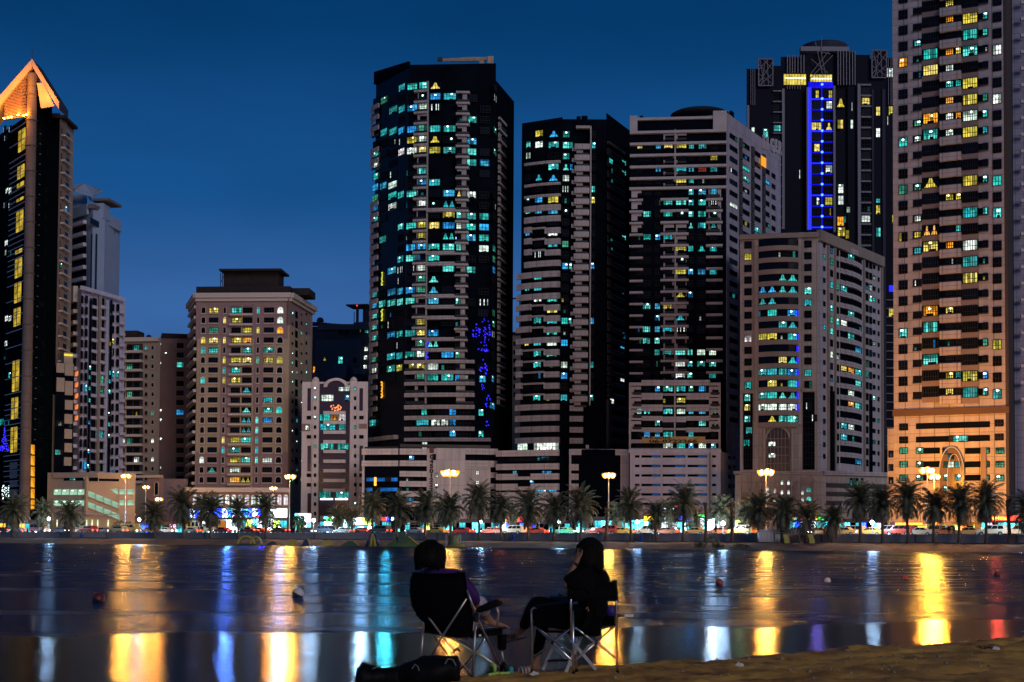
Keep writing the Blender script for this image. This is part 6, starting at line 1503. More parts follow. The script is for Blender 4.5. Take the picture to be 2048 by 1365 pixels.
PALMS = [ # px, crown top y, off, width factor, label
 (25,990,-1.5,1.15,'date palm at the left edge before the giant column'),(86,1000,12,.9,'date palm behind the white van'),(140,1003,-1.5,.95,'date palm before the lit openings of the car park'),
 (309,1003,-1.5,.95,'date palm just under the lowest sodium lamp'),(366,978,-1.5,1.15,'large date palm left of the yellow bus'),(402,990,12,.9,'date palm behind the yellow bus, left of its tall neighbour'),(420,988,-1.5,1.05,'date palm in front of the rear half of the yellow bus'),
 (475,997,-1.5,.95,'date palm in blue glare before the widest shop sign'),(531,987,-1.5,1.0,'date palm before the blue sign with the red strip'),(676,1014,24,.75,'faint small palm before the small white block'),
 (745,985,12,1.0,'date palm before the blue glass corner of the podium'),(794,985,-1.5,1.05,'dense dark date palm left of the vertical phone number'),(850,982,-1.5,1.05,'date palm standing right at the vertical phone number'),
 (884,1000,12,.8,'small palm left of the brightest lamp pole'),(901,987,-1.5,1.0,'date palm directly below the brightest lamp'),(958,967,-1.5,1.1,'tall date palm right of the brightest lamp'),(1002,987,-1.5,.95,'date palm left of the red canopy'),
 (1024,1008,12,.7,'small palm between the red signs'),(1056,980,-1.5,1.1,'date palm before the green lamps of the red signs'),(1107,988,-1.5,.95,'date palm beside the middle white lamp'),(1161,976,-1.5,1.15,'large pale-lit date palm behind the person with hand at cheek'),
 (1236,1005,12,.8,'small palm at the foot of the lamp before the second tower podium'),(1262,978,-1.5,1.0,'date palm left of the white car park'),(1312,1004,-1.5,.8,'short date palm before the rounded yellow sign'),(1338,1000,12,.8,'palm behind the blue and red sign'),
 (1366,970,-1.5,1.1,'tallest date palm before the white car park'),(1390,1015,14,.7,'small leaning palm beside the tallest car-park palm'),(1444,993,12,.9,'pale grey palm above the dazzling kiosk'),(1496,1000,14,.8,'palm left of the big lamp under the beige tower'),(1518,987,-1.5,1.05,'date palm below the big lamp of the beige tower'),
 (1566,992,-1.5,1.0,'date palm behind the pale container'),(1612,1003,-1.5,.95,'date palm behind the striped slide frame'),(1665,1012,-1.5,.85,'short date palm before the blank podium wall'),(1720,968,-1.5,1.0,'first tall date palm left of the granite tower'),(1765,974,-1.5,1.0,'second date palm left of the granite tower'),
 (1816,962,-1.5,1.05,'date palm below the orange lamp at the granite tower'),(1868,978,-1.5,1.0,'date palm left of the pointed arch'),(1918,972,-1.5,1.05,'date palm right under the pointed arch'),(1972,964,-1.5,1.1,'widest date palm before the red sign'),(2056,985,-1.5,1.1,'date palm cut by the right edge'),(704,1018,26,.6,'tiny palm before the lime shop sign')]
first = True
for i, (px, yt, off, wf, lab) in enumerate(PALMS):
    xy = along(px, off); D = xy.y; zb = 1.30 if off < 0 else LANDZ; s = wf*1.12*(D/300)**.5
    zc = P(px, yt, D).z - 2.5*s
    rt = empty('palm_tree', (xy.x, D, zb), lab, 'palm', 'date palms along the promenade')
    o = bpy.data.objects.new('trunk', trunk_me(zc-zb, .24, i)); COL.objects.link(o); o.parent = rt
    c = bpy.data.objects.new('crown', crowns[(i*3)%5]); c.location = (0.10*math.sin(2.2+i)*2*1.0, .08*math.sin(1.7+i*2)*2, zc-zb); c.scale = (s,s,s); c.rotation_euler = (.10*math.sin(i*2.1),.10*math.cos(i*1.7),i*1.3); COL.objects.link(c); c.parent = rt
for i, (px, yt, off, lab) in enumerate(((1212,1020,-1.5,'crownless palm trunk right of the person with hand at cheek'),(1411,1010,-1.5,'crownless palm trunk left of the dazzling kiosk'),(1464,1006,-1.5,'crownless palm trunk right of the dazzling kiosk'),(2019,1002,-1.5,'thick crownless palm trunk near the right edge'))):
    xy = along(px, off); D = xy.y; zt = P(px, yt, D).z; rt = empty('crownless_palm', (xy.x, D, 1.3), lab, 'tree trunk', 'crownless palm trunks')
    o = bpy.data.objects.new('trunk', trunk_me(zt-1.3, .30, i, True)); COL.objects.link(o); o.parent = rt
# ------------------------------------------------------------------ vehicles on the road
tyre = mat('tyre_rubber', (.015,.015,.015), .85); rimm = mat('wheel_rim', (.5,.5,.5), .35, metal=.8); cglass = mat('car_glass', (.01,.012,.015), .08)
headm = glow('headlight', (1.0,.93,.8), 22); tailm = glow('taillight', (1.0,.03,.015), 16)
for m in (headm, tailm): m.cycles.emission_sampling = 'FRONT'
PROF = {'car': (4.4,1.75,[(-2.2,.35),(-2.2,.78),(-2.05,.92),(-1.35,.98),(-.75,1.40),(.55,1.44),(1.15,.98),(2.0,.84),(2.2,.62),(2.2,.35)], [(-1.25,1.0),(-.72,1.34),(.5,1.37),(1.02,1.0)], .32),
        'suv': (4.8,1.9,[(-2.4,.45),(-2.4,1.1),(-2.2,1.75),(-1.9,1.82),(.6,1.80),(1.25,1.15),(2.25,1.05),(2.4,.8),(2.4,.45)], [(-2.1,1.18),(-1.95,1.68),(.5,1.68),(1.05,1.18)], .38),
        'van': (5.6,2.0,[(-2.8,.4),(-2.8,2.2),(-2.55,2.35),(1.6,2.32),(2.3,1.45),(2.75,1.1),(2.8,.4)], [(-2.5,1.45),(-2.5,2.05),(1.45,2.05),(2.0,1.45)], .38),
        'bus': (10.5,2.5,[(-5.25,.5),(-5.25,3.0),(-5.1,3.15),(5.0,3.15),(5.25,2.9),(5.25,.5)], [(-4.9,1.7),(-4.9,2.7),(4.9,2.7),(4.9,1.7)], .5)}
def vehicle(kind, px, off, col, label, face=1, name=None, on=True, cat=None):
    L, W_, pr, wn, wr = PROF[kind]; xy = along(px, off); z = LANDZ+.03
    rt = empty(name or 'parked_'+kind if not on else kind, (xy.x, xy.y, z), label, cat or kind, 'vehicles on the road')
    ax = Vector((WT.x, WT.y, 0))*face; ay = Vector((-ax.y, ax.x, 0)); o = Vector((xy.x, xy.y, z))
    def T(x, y, zz): return o+ax*x+ay*y+Vector((0,0,zz))
    pm = mat('paint_%s' % '_'.join('%02d' % int(c*99) for c in col), col, .3, coat=.6)
    g = G(); n = len(pr); hw = W_/2
    lay = [(-hw, .0), (-hw*.98, .0), (hw*.98, 0), (hw, 0)]
    def yy(zz): return hw*(1-.16*max(0, (zz-1.0)/1.0) if kind in ('car','suv') else 1)
    b0 = len(g.v); g.v += [T(x, -yy(zz), zz) for x, zz in pr]+[T(x, yy(zz), zz) for x, zz in pr]; k = g.mi(pm)
    for i in range(n): j = (i+1)%n; g.f.append((b0+i, b0+j, b0+n+j, b0+n+i)); g.m.append(k)
    g.f.append(tuple(b0+i for i in range(n-1,-1,-1))); g.m.append(k); g.f.append(tuple(b0+n+i for i in range(n))); g.m.append(k)
    g.build('body', rt)
    for s in (-1,1):
        g = G(); nw = {'car':2,'suv':3,'van':3,'bus':8}[kind]; (xa,za),(xb,zb),(xc,zc),(xd,zd) = wn
        for i in range(nw):
            a, c = i/nw+.02, (i+1)/nw-.02; la = lambda t, p, q: p+(q-p)*t
            pts = [(la(a,xa,xd),za),(la(c,xa,xd),za),(la(c,xb,xc),zb),(la(a,xb,xc),zb)]; g.quad([T(x, s*(yy(zz)+.012), zz) for x, zz in pts], cglass)
        g.build('side_windows', rt)
    g = G(); i0 = max(range(n-1), key=lambda i: pr[i][0]-99*(abs(pr[i+1][1]-pr[i][1])<.25)-99*(pr[i][1]<1.0 and kind!='bus' and pr[i+1][1]<1.0)+0)
    for x in (L*.31, -L*.31):
        for s in (-1,1):
            g = G(); R3 = Matrix((ax, ay, Vector((0,0,1)))).transposed() @ Matrix.Rotation(math.pi/2, 3, 'X')
            g.lathe(T(x, s*(hw-.10), wr), [(.001,.12),(wr*.55,.12),(wr,.1),(wr,-.1),(wr*.55,-.12),(.001,-.12)], tyre, 14, R3)
            w = g.build('wheel', rt); g = G(); g.lathe(T(x, s*(hw-.10), wr), [(.001,.14),(wr*.5,.135),(wr*.5,-.135),(.001,-.14)], rimm, 10, R3); g.build('rim', w)
    for s in (-1,1):
        g = G(); c = T(L/2+.01, s*hw*.72, .68 if kind != 'bus' else .9); g.box(c, (.08,.34,.16), headm if on else rimm, math.atan2(ax.y, ax.x)); g.build('headlight', rt)
        g = G(); c = T(-L/2-.01, s*hw*.72, .80 if kind != 'bus' else 1.0); g.box(c, (.08,.30,.18), tailm if on else mat('red_lens', (.25,.01,.01), .3), math.atan2(ax.y, ax.x)); g.build('taillight', rt)
    return rt
V = [('van',79,13.5,(.62,.60,.56),'white minibus left of the first white lamp',1),('bus',412,17.8,(.65,.36,.03),'long yellow bus behind the palms before the blue signs',-1),
 ('car',8,11,(.25,.04,.03),'dark red car at the far left edge',-1),('car',36,11,(.5,.5,.5),'silver car just left of the white minibus',-1),('car',122,11,(.04,.04,.05),'black car right of the white minibus',1),('car',152,13.5,(.3,.3,.32),'grey car before the wall uplights',-1),
 ('suv',176,11,(.35,.03,.02),'red off-roader left of the first sodium lamp pole',-1),('car',208,17,(.05,.05,.06),'black car beside the first sodium lamp pole',1),('suv',236,13.5,(.5,.4,.2),'tan off-roader below the tallest left lamp',-1),('van',262,17,(.55,.35,.1),'yellowish van under the second left lamp',1),
 ('car',300,11,(.12,.05,.02),'dark brown car under the lowest left lamp',-1),('car',335,13.5,(.55,.5,.4),'cream car left of the large palm by the bus',1),('car',385,11,(.6,.55,.5),'white car in front of the yellow bus',-1),('car',446,11,(.35,.02,.02),'bright red car at the tail of the yellow bus',-1),
 ('car',498,11,(.32,.03,.02),'red car before the white shop doorway',-1),('car',520,13.5,(.5,.1,.08),'second red car right of the one at the doorway',-1),('car',560,11,(.15,.08,.05),'brown car before the wide low bush',-1),('car',612,13.5,(.06,.06,.08),'black car right of the tall bush',1),('suv',655,11,(.05,.06,.09),'dark blue off-roader before the small white block',1),
 ('car',688,11,(.5,.48,.45),'silver car before the lime shop sign',-1),('car',722,13.5,(.3,.05,.03),'maroon car left of the glass corner podium',-1),('suv',760,11,(.1,.08,.05),'dark off-roader under the glass corner podium',-1),('car',832,11,(.6,.55,.5),'white car beside the palm at the phone number',-1),('car',874,11,(.65,.4,.05),'yellow taxi left of the brightest lamp pole',-1),
 ('car',926,13.5,(.4,.05,.04),'red car right of the brightest lamp pole',-1),('car',985,11,(.5,.1,.06),'red car left of the red canopy',-1),('suv',1028,11,(.7,.5,.3),'tan off-roader before the red signs',-1),('car',1074,13.5,(.45,.08,.05),'red car right of the red signs',-1),('car',1132,11,(.05,.25,.12),'green car left of the large pale-lit palm',1),
 ('car',1190,13.5,(.5,.1,.05),'red car right of the person with hand at cheek',-1),('suv',1216,11,(.45,.04,.02),'bright red off-roader at the lamp before the second podium',-1),('car',1244,11,(.6,.3,.05),'orange car right of that lamp',-1),('suv',1297,13.5,(.5,.35,.25),'tan off-roader before the rounded yellow sign',-1),('car',1335,11,(.5,.15,.08),'red car before the widest white shopfront',-1),
 ('car',1392,13.5,(.55,.3,.1),'amber car left of the kiosk',-1),('car',1440,11,(.5,.12,.05),'red car in front of the dazzling kiosk',-1),('suv',1484,11,(.55,.3,.08),'amber off-roader right of the right bare trunk',-1),('car',1503,13.5,(.3,.25,.2),'beige car left of the pale container',-1),('car',1596,11,(.1,.1,.12),'dark car between the two slide frames',1),
 ('car',1640,13.5,(.6,.35,.15),'orange-lit car right of the striped slide frame',-1),('car',1690,11,(.55,.3,.1),'orange-lit car left of the first tall right palm',-1),('suv',1702,17,(.5,.5,.5),'grey off-roader behind the first tall right palm',-1),('car',1742,11,(.6,.3,.08),'orange-lit car between the two palms left of the granite tower',-1),  # orange-lit cars carry the street lamp colour in their paint
 ('suv',1776,13.5,(.3,.3,.3),'grey off-roader right of the second palm left of the granite tower',-1),('suv',1799,11,(.5,.05,.03),'red off-roader left of the palm below the orange lamp',-1),('car',1842,11,(.6,.5,.4),'pale car between the palms below the orange lamps',-1),('suv',1870,13.5,(.6,.45,.3),'pale off-roader behind the palm left of the arch',-1),
 ('car',1894,11,(.5,.15,.05),'red car before the pointed arch',-1),('car',1940,11,(.6,.3,.1),'orange car right of the pointed arch palm',-1),('suv',1985,11,(.62,.5,.38),'long pale off-roader before the red sign',-1),('suv',2040,13.5,(.6,.42,.25),'tan off-roader at the right edge',-1)]
for k, px, off, col, lab, fc in V: vehicle(k, px, off, col, lab, fc, cat={'suv':'off-roader','van':'minibus'}.get(k, k))
# ------------------------------------------------------------------ things on the far beach
inf = mat('dark_green_vinyl', (.05,.09,.05), .5, var=.3, scale=.8); infy = mat('yellow_vinyl', (.42,.34,.06), .5, var=.2, scale=.8); infb = mat('navy_vinyl', (.02,.035,.09), .5)
def waterline(px, off=-14.0): xy = along(px, off); return Vector((xy.x, xy.y, 0))
def piece(px, name, label, cat, off=-14.0, group='inflatable water-park pieces on the shoreline'):
    p = waterline(px, off); return empty(name, p, label, cat, group), p
X_ = Vector((1,0,0)); 
def arc(p, w, h, n=12): return [p+Vector((w/2*math.cos(math.pi*i/n)*-1, 0, h*math.sin(math.pi*i/n))) for i in range(n+1)]
K = 1/F
for px, w, h, lab in ((492,34,15,'first inflatable arch at the left end of the water park'),(512,22,14,'second inflatable arch overlapping the first')):
    rt, p = piece(px, 'inflatable_arch', lab, 'inflatable'); k = p.y*K
    g = G(); g.tube(arc(p, w*k, h*k+.3), .22, infy, 8); g.build('arch_tube', rt, smooth=True); g = G(); g.tube([p+Vector((-w*k/2-.3,0,.1)), p+Vector((w*k/2+.3,0,.1))], .25, inf, 8); g.build('float', rt, smooth=True)
for px, w, h, m, m2, lab in ((584,24,13,infy,inf,'inflatable wedge left of the middle of the water park'),(612,18,14,infb,inf,'navy inflatable block beside the left wedge'),(652,26,12,infy,infb,'inflatable wedge with a pale edge in the middle'),(700,38,11,inf,infy,'long low green inflatable left of the A-frame'),(545,30,8,infb,inf,'low navy inflatable bridge')):
    rt, p = piece(px, 'inflatable_wedge', lab, 'inflatable'); k = p.y*K; a = w*k/2; hh = h*k
    g = G(); g.quad([p+Vector((-a,-.6,0)), p+Vector((a,-.6,0)), p+Vector((a*.35,0,hh)), p+Vector((-a*.2,0,hh))], m); g.quad([p+Vector((a,.9,0)), p+Vector((-a,.9,0)), p+Vector((-a*.2,0,hh)), p+Vector((a*.35,0,hh))], m)
    g.quad([p+Vector((a,-.6,0)), p+Vector((a,.9,0)), p+Vector((a*.35,0,hh))], m2); g.quad([p+Vector((-a,.9,0)), p+Vector((-a,-.6,0)), p+Vector((-a*.2,0,hh))], m2); g.build('wedge', rt)
    g = G(); g.tube([p+Vector((a,-.6,.1)), p+Vector((a*.35,-.05,hh))], .13, infy, 6); g.build('edge_tube', rt)
rt, p = piece(745, 'inflatable_climber', 'tall A-shaped inflatable climbing frame', 'inflatable'); k = p.y*K
for s in (-1,-.3,.5,1.1):
    g = G(); g.tube([p+Vector((s*12*k,-.3,0)), p+Vector((s*3*k,0,27*k))], [.3,.18], infy if s in (-.3,.5) else infb, 8); g.build('tube', rt, smooth=True)
g = G(); g.tube(arc(p+Vector((0,0,16*k)), 9*k, 12*k, 8), .22, infb, 8); g.build('top_arch', rt, smooth=True)
rt, p = piece(806, 'inflatable_slide', 'wide green pyramid slide with a square tower on top', 'inflatable'); k = p.y*K
g = G(); a = 36*k; h0 = 20*k
for q in (((-a,-1.2,0),(a,-1.2,0),(a*.3,0,h0),(-a*.3,0,h0)),((a,1.5,0),(-a,1.5,0),(-a*.3,0,h0),(a*.3,0,h0)),((a,-1.2,0),(a,1.5,0),(a*.3,0,h0)),((-a,1.5,0),(-a,-1.2,0),(-a*.3,0,h0))): g.quad([p+Vector(v) for v in q], mat('green_slide_vinyl', (.07,.12,.04), .5, var=.3, scale=.6))
g.build('slide', rt); g = G(); g.box(p+Vector((-2*k,0,h0)), (16*k,1.6,22*k), inf); g.build('tower', rt)
g = G(); g.tube([p+Vector((a,-1.2,.12)), p+Vector((a*.3,-.1,h0))], .2, infy, 6); g.build('edge_tube', rt)
rt, p = piece(907, 'inflatable_tower', 'round olive inflatable tower between two white posts', 'inflatable'); k = p.y*K
g = G(); g.lathe(p, [(12*k,0),(12.5*k,3*k),(11*k,12*k),(12*k,22*k),(10*k,26*k),(.01,26.5*k)], mat('olive_vinyl', (.13,.13,.04), .5, var=.3, scale=.8), 18); g.build('drum', rt, smooth=True)
for s in (-15,14): g = G(); g.tube([p+Vector((s*k,0,0)), p+Vector((s*k,0,26*k))], .1, framel, 6); g.build('post', rt)
g = G(); g.tube([p+Vector((-10*k,-1,.15)), p+Vector((18*k,-1.4,.25)), p+Vector((22*k,-1.4,.5))], .28, infy, 8); g.build('float', rt, smooth=True)
grp = 'playground pieces on the far beach'
rt, p = piece(1426, 'climbing_arch', 'dark arched climbing frame on the beach below the kiosk', 'climbing frame', -6, grp); p = Vector((p.x,p.y,.5)); k = p.y*K
for w in (26,): g = G(); g.tube(arc(p, w*k, 20*k), .16, inf, 7); g.build('arch_tube', rt)
g = G(); g.tube([p, p+Vector((-2*k,0,22*k))], .16, inf, 7); g.build('middle_post', rt)
for px, lab in ((1562,'slide frame with a curved yellow slide, before the pale container'),(1612,'striped slide frame with a yellow curved side')):
    rt, p = piece(px, 'slide_frame', lab, 'slide', -3.5, grp); p = Vector((p.x,p.y,1.0)); k = p.y*K
    g = G(); g.tube([p+Vector((-13*k,0,0)), p+Vector((-13*k,0,21*k)), p+Vector((8*k,0,21*k))], .14, inf, 6); g.build('frame', rt)
    g = G(); g.quad([p+Vector((4*k,-.6,20*k)), p+Vector((12*k,-.6,18*k)), p+Vector((16*k,-.6,8*k)), p+Vector((17*k,-.6,0)), p+Vector((6*k,-.6,0))], infy); g.quad([p+Vector((4*k,.4,20*k)), p+Vector((6*k,.4,0)), p+Vector((17*k,.4,0)), p+Vector((16*k,.4,8*k)), p+Vector((12*k,.4,18*k))], infy)
    g.quad([p+Vector((12*k,-.6,18*k)),p+Vector((12*k,.4,18*k)),p+Vector((16*k,.4,8*k)),p+Vector((16*k,-.6,8*k))], inf); g.build('slide', rt)
for i in range(1):
    xy = along(1546, -1.2); rt = empty('container', (xy.x, xy.y, 1.3), 'pale ribbed container by the wall behind the slide frame', 'container'); k = xy.y*K
    g = G(); g.box((xy.x,xy.y,1.3+12*k), (58*k,2.2,25*k), white, math.atan2(WT.y,WT.x)*0); g.build('box', rt)
    for j in range(9): g = G(); g.box((xy.x-26*k+j*6.5*k, xy.y-1.13, 1.3+12*k), (1.2*k,.06,24*k), trim); g.build('rib', rt)
for px, m, lab in ((163,'.','blue litter bin on the far promenade at left'),(1027,'.','blue litter bin below the red signs'),(1283,'.','green and blue litter bins right of the white lamp')):
    xy = along(px, -.9); rt = empty('litter_bin', (xy.x, xy.y, 1.3), lab, 'bin'); g = G()
    g.lathe((xy.x,xy.y,1.3), [(.25,0),(.34,.9),(.36,.95),(.2,1.05),(.01,1.07)], mat('blue_bin', (.01,.07,.45), .4), 12); g.build('bin_body', rt)
    g = G(); g.box((xy.x,xy.y-.3,2.15), (.3,.05,.12), mat('bin_slot',(.02,.02,.02),.5)); g.build('bin_slot', rt)
def skin_mesh(verts, edges, radii, name, sub=2, root=0):
    me = bpy.data.meshes.new(name); me.from_pydata(verts, edges, []); o = bpy.data.objects.new(name, me); COL.objects.link(o)
    o.modifiers.new('s', 'SKIN'); sv = me.skin_vertices[0].data
    for i, r in enumerate(radii): sv[i].radius = (r, r) if not isinstance(r, tuple) else r; sv[i].use_root = (i == root)
    if sub: 
        m = o.modifiers.new('d', 'SUBSURF'); m.levels = sub; m.render_levels = sub
    dg = bpy.context.evaluated_depsgraph_get(); dg.update(); out = bpy.data.meshes.new_from_object(o.evaluated_get(dg)); bpy.data.objects.remove(o)
    for p in out.polygons: p.use_smooth = True
    return out
sv = [(0,0,.95),(0,0,1.15),(0,0,1.42),(0,0,1.52),(0,0,1.68),(-.2,0,1.40),(-.27,-.02,1.1),(-.25,-.1,.85),(.2,0,1.40),(.27,.02,1.1),(.25,-.08,.85),(-.1,0,.88),(-.11,-.04,.48),(-.12,0,.06),(-.12,-.14,.03),(.1,0,.88),(.12,.05,.48),(.13,.12,.06),(.13,-.02,.03)]
se = [(0,1),(1,2),(2,3),(3,4),(2,5),(5,6),(6,7),(2,8),(8,9),(9,10),(0,11),(11,12),(12,13),(13,14),(0,15),(15,16),(16,17),(17,18)]
sr = [.15,.13,.16,.055,.105,.06,.045,.035,.06,.045,.035,.10,.07,.045,.04,.10,.07,.045,.04]
walk_me = skin_mesh(sv, se, sr, 'walker'); walk_me.materials.append(mat('dark_walker_clothes', (.02,.02,.025), .9))
for px, off, lab in ((143,4,'person standing behind the wall under the first white lamp'),(397,4,'left one of two people standing before the yellow bus'),(404,4.4,'right one of two people standing before the yellow bus'),(1431,3.5,'person in teal light before the dazzling kiosk'),(1898,3.5,'person behind the wall below the pointed arch'),(1908,4,'person right of the one below the pointed arch')):
    xy = along(px, off); o = bpy.data.objects.new('person', walk_me); o.location = (xy.x, xy.y, LANDZ+.02); o.rotation_euler = (0,0,px*.7); COL.objects.link(o); tag(o, lab, 'person', 'people on the promenade')
# ------------------------------------------------------------------ foreground: two people in camp chairs
def Q(px, py, D): return P(px, py, D)
def gz(p): return sandz(p.x, p.y) if sand_edge_s(p.x, p.y) > -.3 else 0.0061*max(0, 20.5+.6*p.x-p.y)
def down(px, D, sink=.012):
    p = P(px, 1340, D); return Vector((p.x, p.y, gz(p)-sink))
fabric = mat('black_canvas', (.004,.004,.005), .9, var=.3, scale=30, bump=.15, spec=.06); steel = mat('champagne_steel_tube', (.50,.40,.32), .32, metal=.85); alu = mat('polished_aluminium', (.72,.72,.74), .22, metal=.95)
aluf = mat('brushed_aluminium_bar', (.50,.50,.52), .45, metal=.6); plast = mat('black_plastic', (.008,.008,.008), .45, spec=.2)
def sheet(g, rows, th, m, dirv):
    """a thick fabric panel from a grid of points"""
    n = len(rows); k = len(rows[0]); dv = Vector(dirv)*th; b = len(g.v); mi = g.mi(m)
    for s in (0, 1):
        for r in rows: g.v += [Vector(p)+dv*s for p in r]
    def I(s, i, j): return b+s*n*k+i*k+j
    for i in range(n-1):
        for j in range(k-1): g.f += [(I(0,i,j),I(0,i,j+1),I(0,i+1,j+1),I(0,i+1,j)), (I(1,i,j),I(1,i+1,j),I(1,i+1,j+1),I(1,i,j+1))]; g.m += [mi, mi]
    for i in range(n-1):
        for j in (0, k-1): g.f.append((I(0,i,j),I(0,i+1,j),I(1,i+1,j),I(1,i,j))); g.m.append(mi)
    for j in range(k-1):
        for i in (0, n-1): g.f.append((I(0,i,j),I(0,i,j+1),I(1,i,j+1),I(1,i,j))); g.m.append(mi)
LR, RR, RF = 13.55, 13.28, 13.70
A0 = down(846, LR)
rt = empty('camp_chair', down(905, 13.5, 0), 'black quad-fold camp chair with bronze tube legs and a cup holder, seen from behind', 'camp chair')
g = G(); rows = []
outL = [(826,1147),(822,1160),(823,1185),(826,1212),(832,1230),(846,1246),(848,1262)]; outR = [(930,1146),(932,1160),(935,1185),(940,1205),(945,1222),(947,1246),(945,1264)]
for i, (l, r_) in enumerate(zip(outL, outR)):
    row = []
    for j in range(13):
        t = j/12; sag = (4*t*(1-t)); x = l[0]+(r_[0]-l[0])*t; y = l[1]+(r_[1]-l[1])*t+(3.0*sag if i == 0 else (9*sag if i == 6 else 0)); D = 13.50+(13.25-13.50)*t - .045*sag + (i*.012) 
        row.append(Q(x, y, D))
    rows.append(row)
sheet(g, rows, .022, fabric, (0,1,0)); g.build('backrest', rt, smooth=True)
g = G(); hem = rows[0]; g.tube([p+Vector((0,.012,0)) for p in hem], .012, fabric, 6); g.build('backrest_hem', rt, smooth=True)
# side wing of fabric at the left
g = G(); sheet(g, [[Q(824,1148,13.52),Q(820,1160,13.62)],[Q(823,1185,13.52),Q(819,1185,13.64)],[Q(828,1215,13.53),Q(823,1214,13.68)],[Q(844,1236,13.55),Q(838,1236,13.75)]], .015, fabric, (1,0,0)); g.build('side_wing', rt, smooth=True)
# seat
fv = P(1010,1260,RF)-P(950,1260,RR); fv.z = 0
s00, s01 = Q(848,1262,13.53), Q(946,1266,13.28); g = G()
seat = [[s00.lerp(s01, j/6)+fv*(i/5)*.98+Vector((0,0,-.045*math.sin(math.pi*j/6)*math.sin(math.pi*(i+.6)/6)+.012*i/5)) for j in range(7)] for i in range(6)]
sheet(g, seat, .02, fabric, (0,0,-1)); g.build('seat', rt, smooth=True)
g = G(); f0 = seat[0][6]; f1_ = seat[5][6]; g.hexa([f0+Vector((0,0,-.05)), f1_+Vector((0,0,-.05)), f1_+Vector((0,0,.012)), f0+Vector((0,0,.012))]+[q+Vector((-.03,.03,0)) for q in (f0+Vector((0,0,-.05)), f1_+Vector((0,0,-.05)), f1_+Vector((0,0,.012)), f0+Vector((0,0,.012)))], fabric); g.build('seat_edge', rt)
g = G(); q = f0.lerp(f1_, .22)+Vector((.004,-.012,-.03)); g.box(q, (.032,.004,.016), mat('white_care_tag', (.8,.8,.8), .6), math.atan2(fv.y, fv.x)); g.build('fabric_tag', rt)
def leg(pts, r, m, nm, parent=None, n=8): g = G(); g.tube(pts, r, m, n); return g.build(nm, parent or rt, smooth=True)
R_rear = down(945,13.27); L_rear = down(839,13.56); R_front = down(1010,13.72); L_front = down(912,14.0)
leg([Q(952,1233,13.27), R_rear], .0105, steel, 'leg'); leg([Q(848,1240,13.56), L_rear], .0105, steel, 'leg')
leg([Q(934,1180,13.24), Q(944,1208,13.25), Q(952,1232,13.30), R_front], .0105, steel, 'leg')
leg([Q(834,1190,13.50), Q(845,1208,13.50), Q(858,1236,13.49), Q(885,1273,13.42), R_rear+Vector((-.01,.03,.05))], .0095, steel, 'cross_brace')
leg([Q(933,1198,13.24), Q(885,1273,13.40), L_rear+Vector((.01,.02,.05))], .0095, steel, 'cross_brace')
leg([Q(868,1272,13.6), Q(895,1310,13.85), L_front], .009, steel, 'leg')
leg([Q(916,1279,13.9), Q(950,1302,13.8), R_front+Vector((0,.02,.04))], .009, steel, 'cross_brace'); leg([Q(973,1270,13.6), Q(952,1302,13.8), L_front+Vector((.02,0,.04))], .009, steel, 'cross_brace')
leg([Q(903,1276,13.45), R_front+Vector((-.04,.05,.06))], .008, steel, 'cross_brace')
leg([Q(993,1214,13.60), Q(997,1228,13.62), Q(996,1242,13.63), Q(993,1266,13.64)], .010, steel, 'arm_post')
leg([Q(1003,1300,13.66), R_front+Vector((0,0,.05))], .008, steel, 'arm_post')
for p in (R_rear, L_rear, R_front, L_front): g = G(); g.lathe(p, [(.022,0),(.024,.02),(.017,.045),(.012,.05)], plast, 10); g.build('foot_cap', rt)
g = G(); g.lathe(Q(952,1236,13.27), [(.01,-.04),(.024,-.03),(.026,.03),(.01,.045)], plast, 10); g.build('joint', rt)
g = G(); g.tube([Q(955,1222,13.27), Q(962,1219,13.33), Q(978,1212,13.47), Q(992,1207,13.6), Q(1001,1206,13.68)], [.018,.028,.034,.035,.022], fabric, 10); g.build('armrest', rt, smooth=True)
g = G(); g.tube([Q(846,1222,13.56), Q(862,1218,13.7), Q(885,1214,13.95)], [.018,.03,.024], fabric, 8); g.build('armrest', rt, smooth=True)
g = G(); g.lathe(Q(1004,1285,13.66), [(.001,-.070),(.038,-.068),(.044,.06),(.046,.068),(.040,.068),(.036,-.055),(.001,-.055)], fabric, 14); g.build('cup_holder', rt, smooth=True)
# director's chair
rt2 = empty('folding_armchair', down(1150, 13.6, 0), 'polished aluminium director chair with black canvas, its side shelf sticking out right', 'camp chair')
rt = rt2; DA_, DB_, DC_ = 13.68, 13.38, 13.68
a_, b_, c_ = down(1065,DA_), down(1147,DB_), down(1235,DC_); d_ = Vector((a_.x+c_.x-b_.x, a_.y+c_.y-b_.y, a_.z)); d_.z = gz(d_)-.01
leg([a_, Q(1063,1230,DA_), Q(1063.5,1221,DA_), Q(1067,1217,DA_-.03), Q(1078,1214.5,DA_-.06), Q(1140,1206,DB_+.02)], .0115, alu, 'leg', rt2, 10)
leg([b_, Q(1146,1222,DB_)], .0115, alu, 'leg', rt2, 10); leg([Q(1143.5,1276,DB_-.02), Q(1141.5,1202,DB_-.02), Q(1140,1165,DB_)], .012, alu, 'back_post', rt2, 10)
leg([c_, Q(1230,1222,DC_), Q(1229.5,1217,DC_)], .0115, alu, 'leg', rt2, 10); leg([Q(1234,1270,DC_-.02), Q(1232,1202,DC_-.02), Q(1229,1166,DC_)], .012, alu, 'back_post', rt2, 10)
leg([d_, Vector((d_.x,d_.y,d_.z+.56))], .0115, alu, 'leg', rt2, 10)
for p in (a_, b_, c_, d_): g = G(); g.lathe(p, [(.016,0),(.017,.03),(.013,.035)], plast, 10); g.build('foot_cap', rt2)
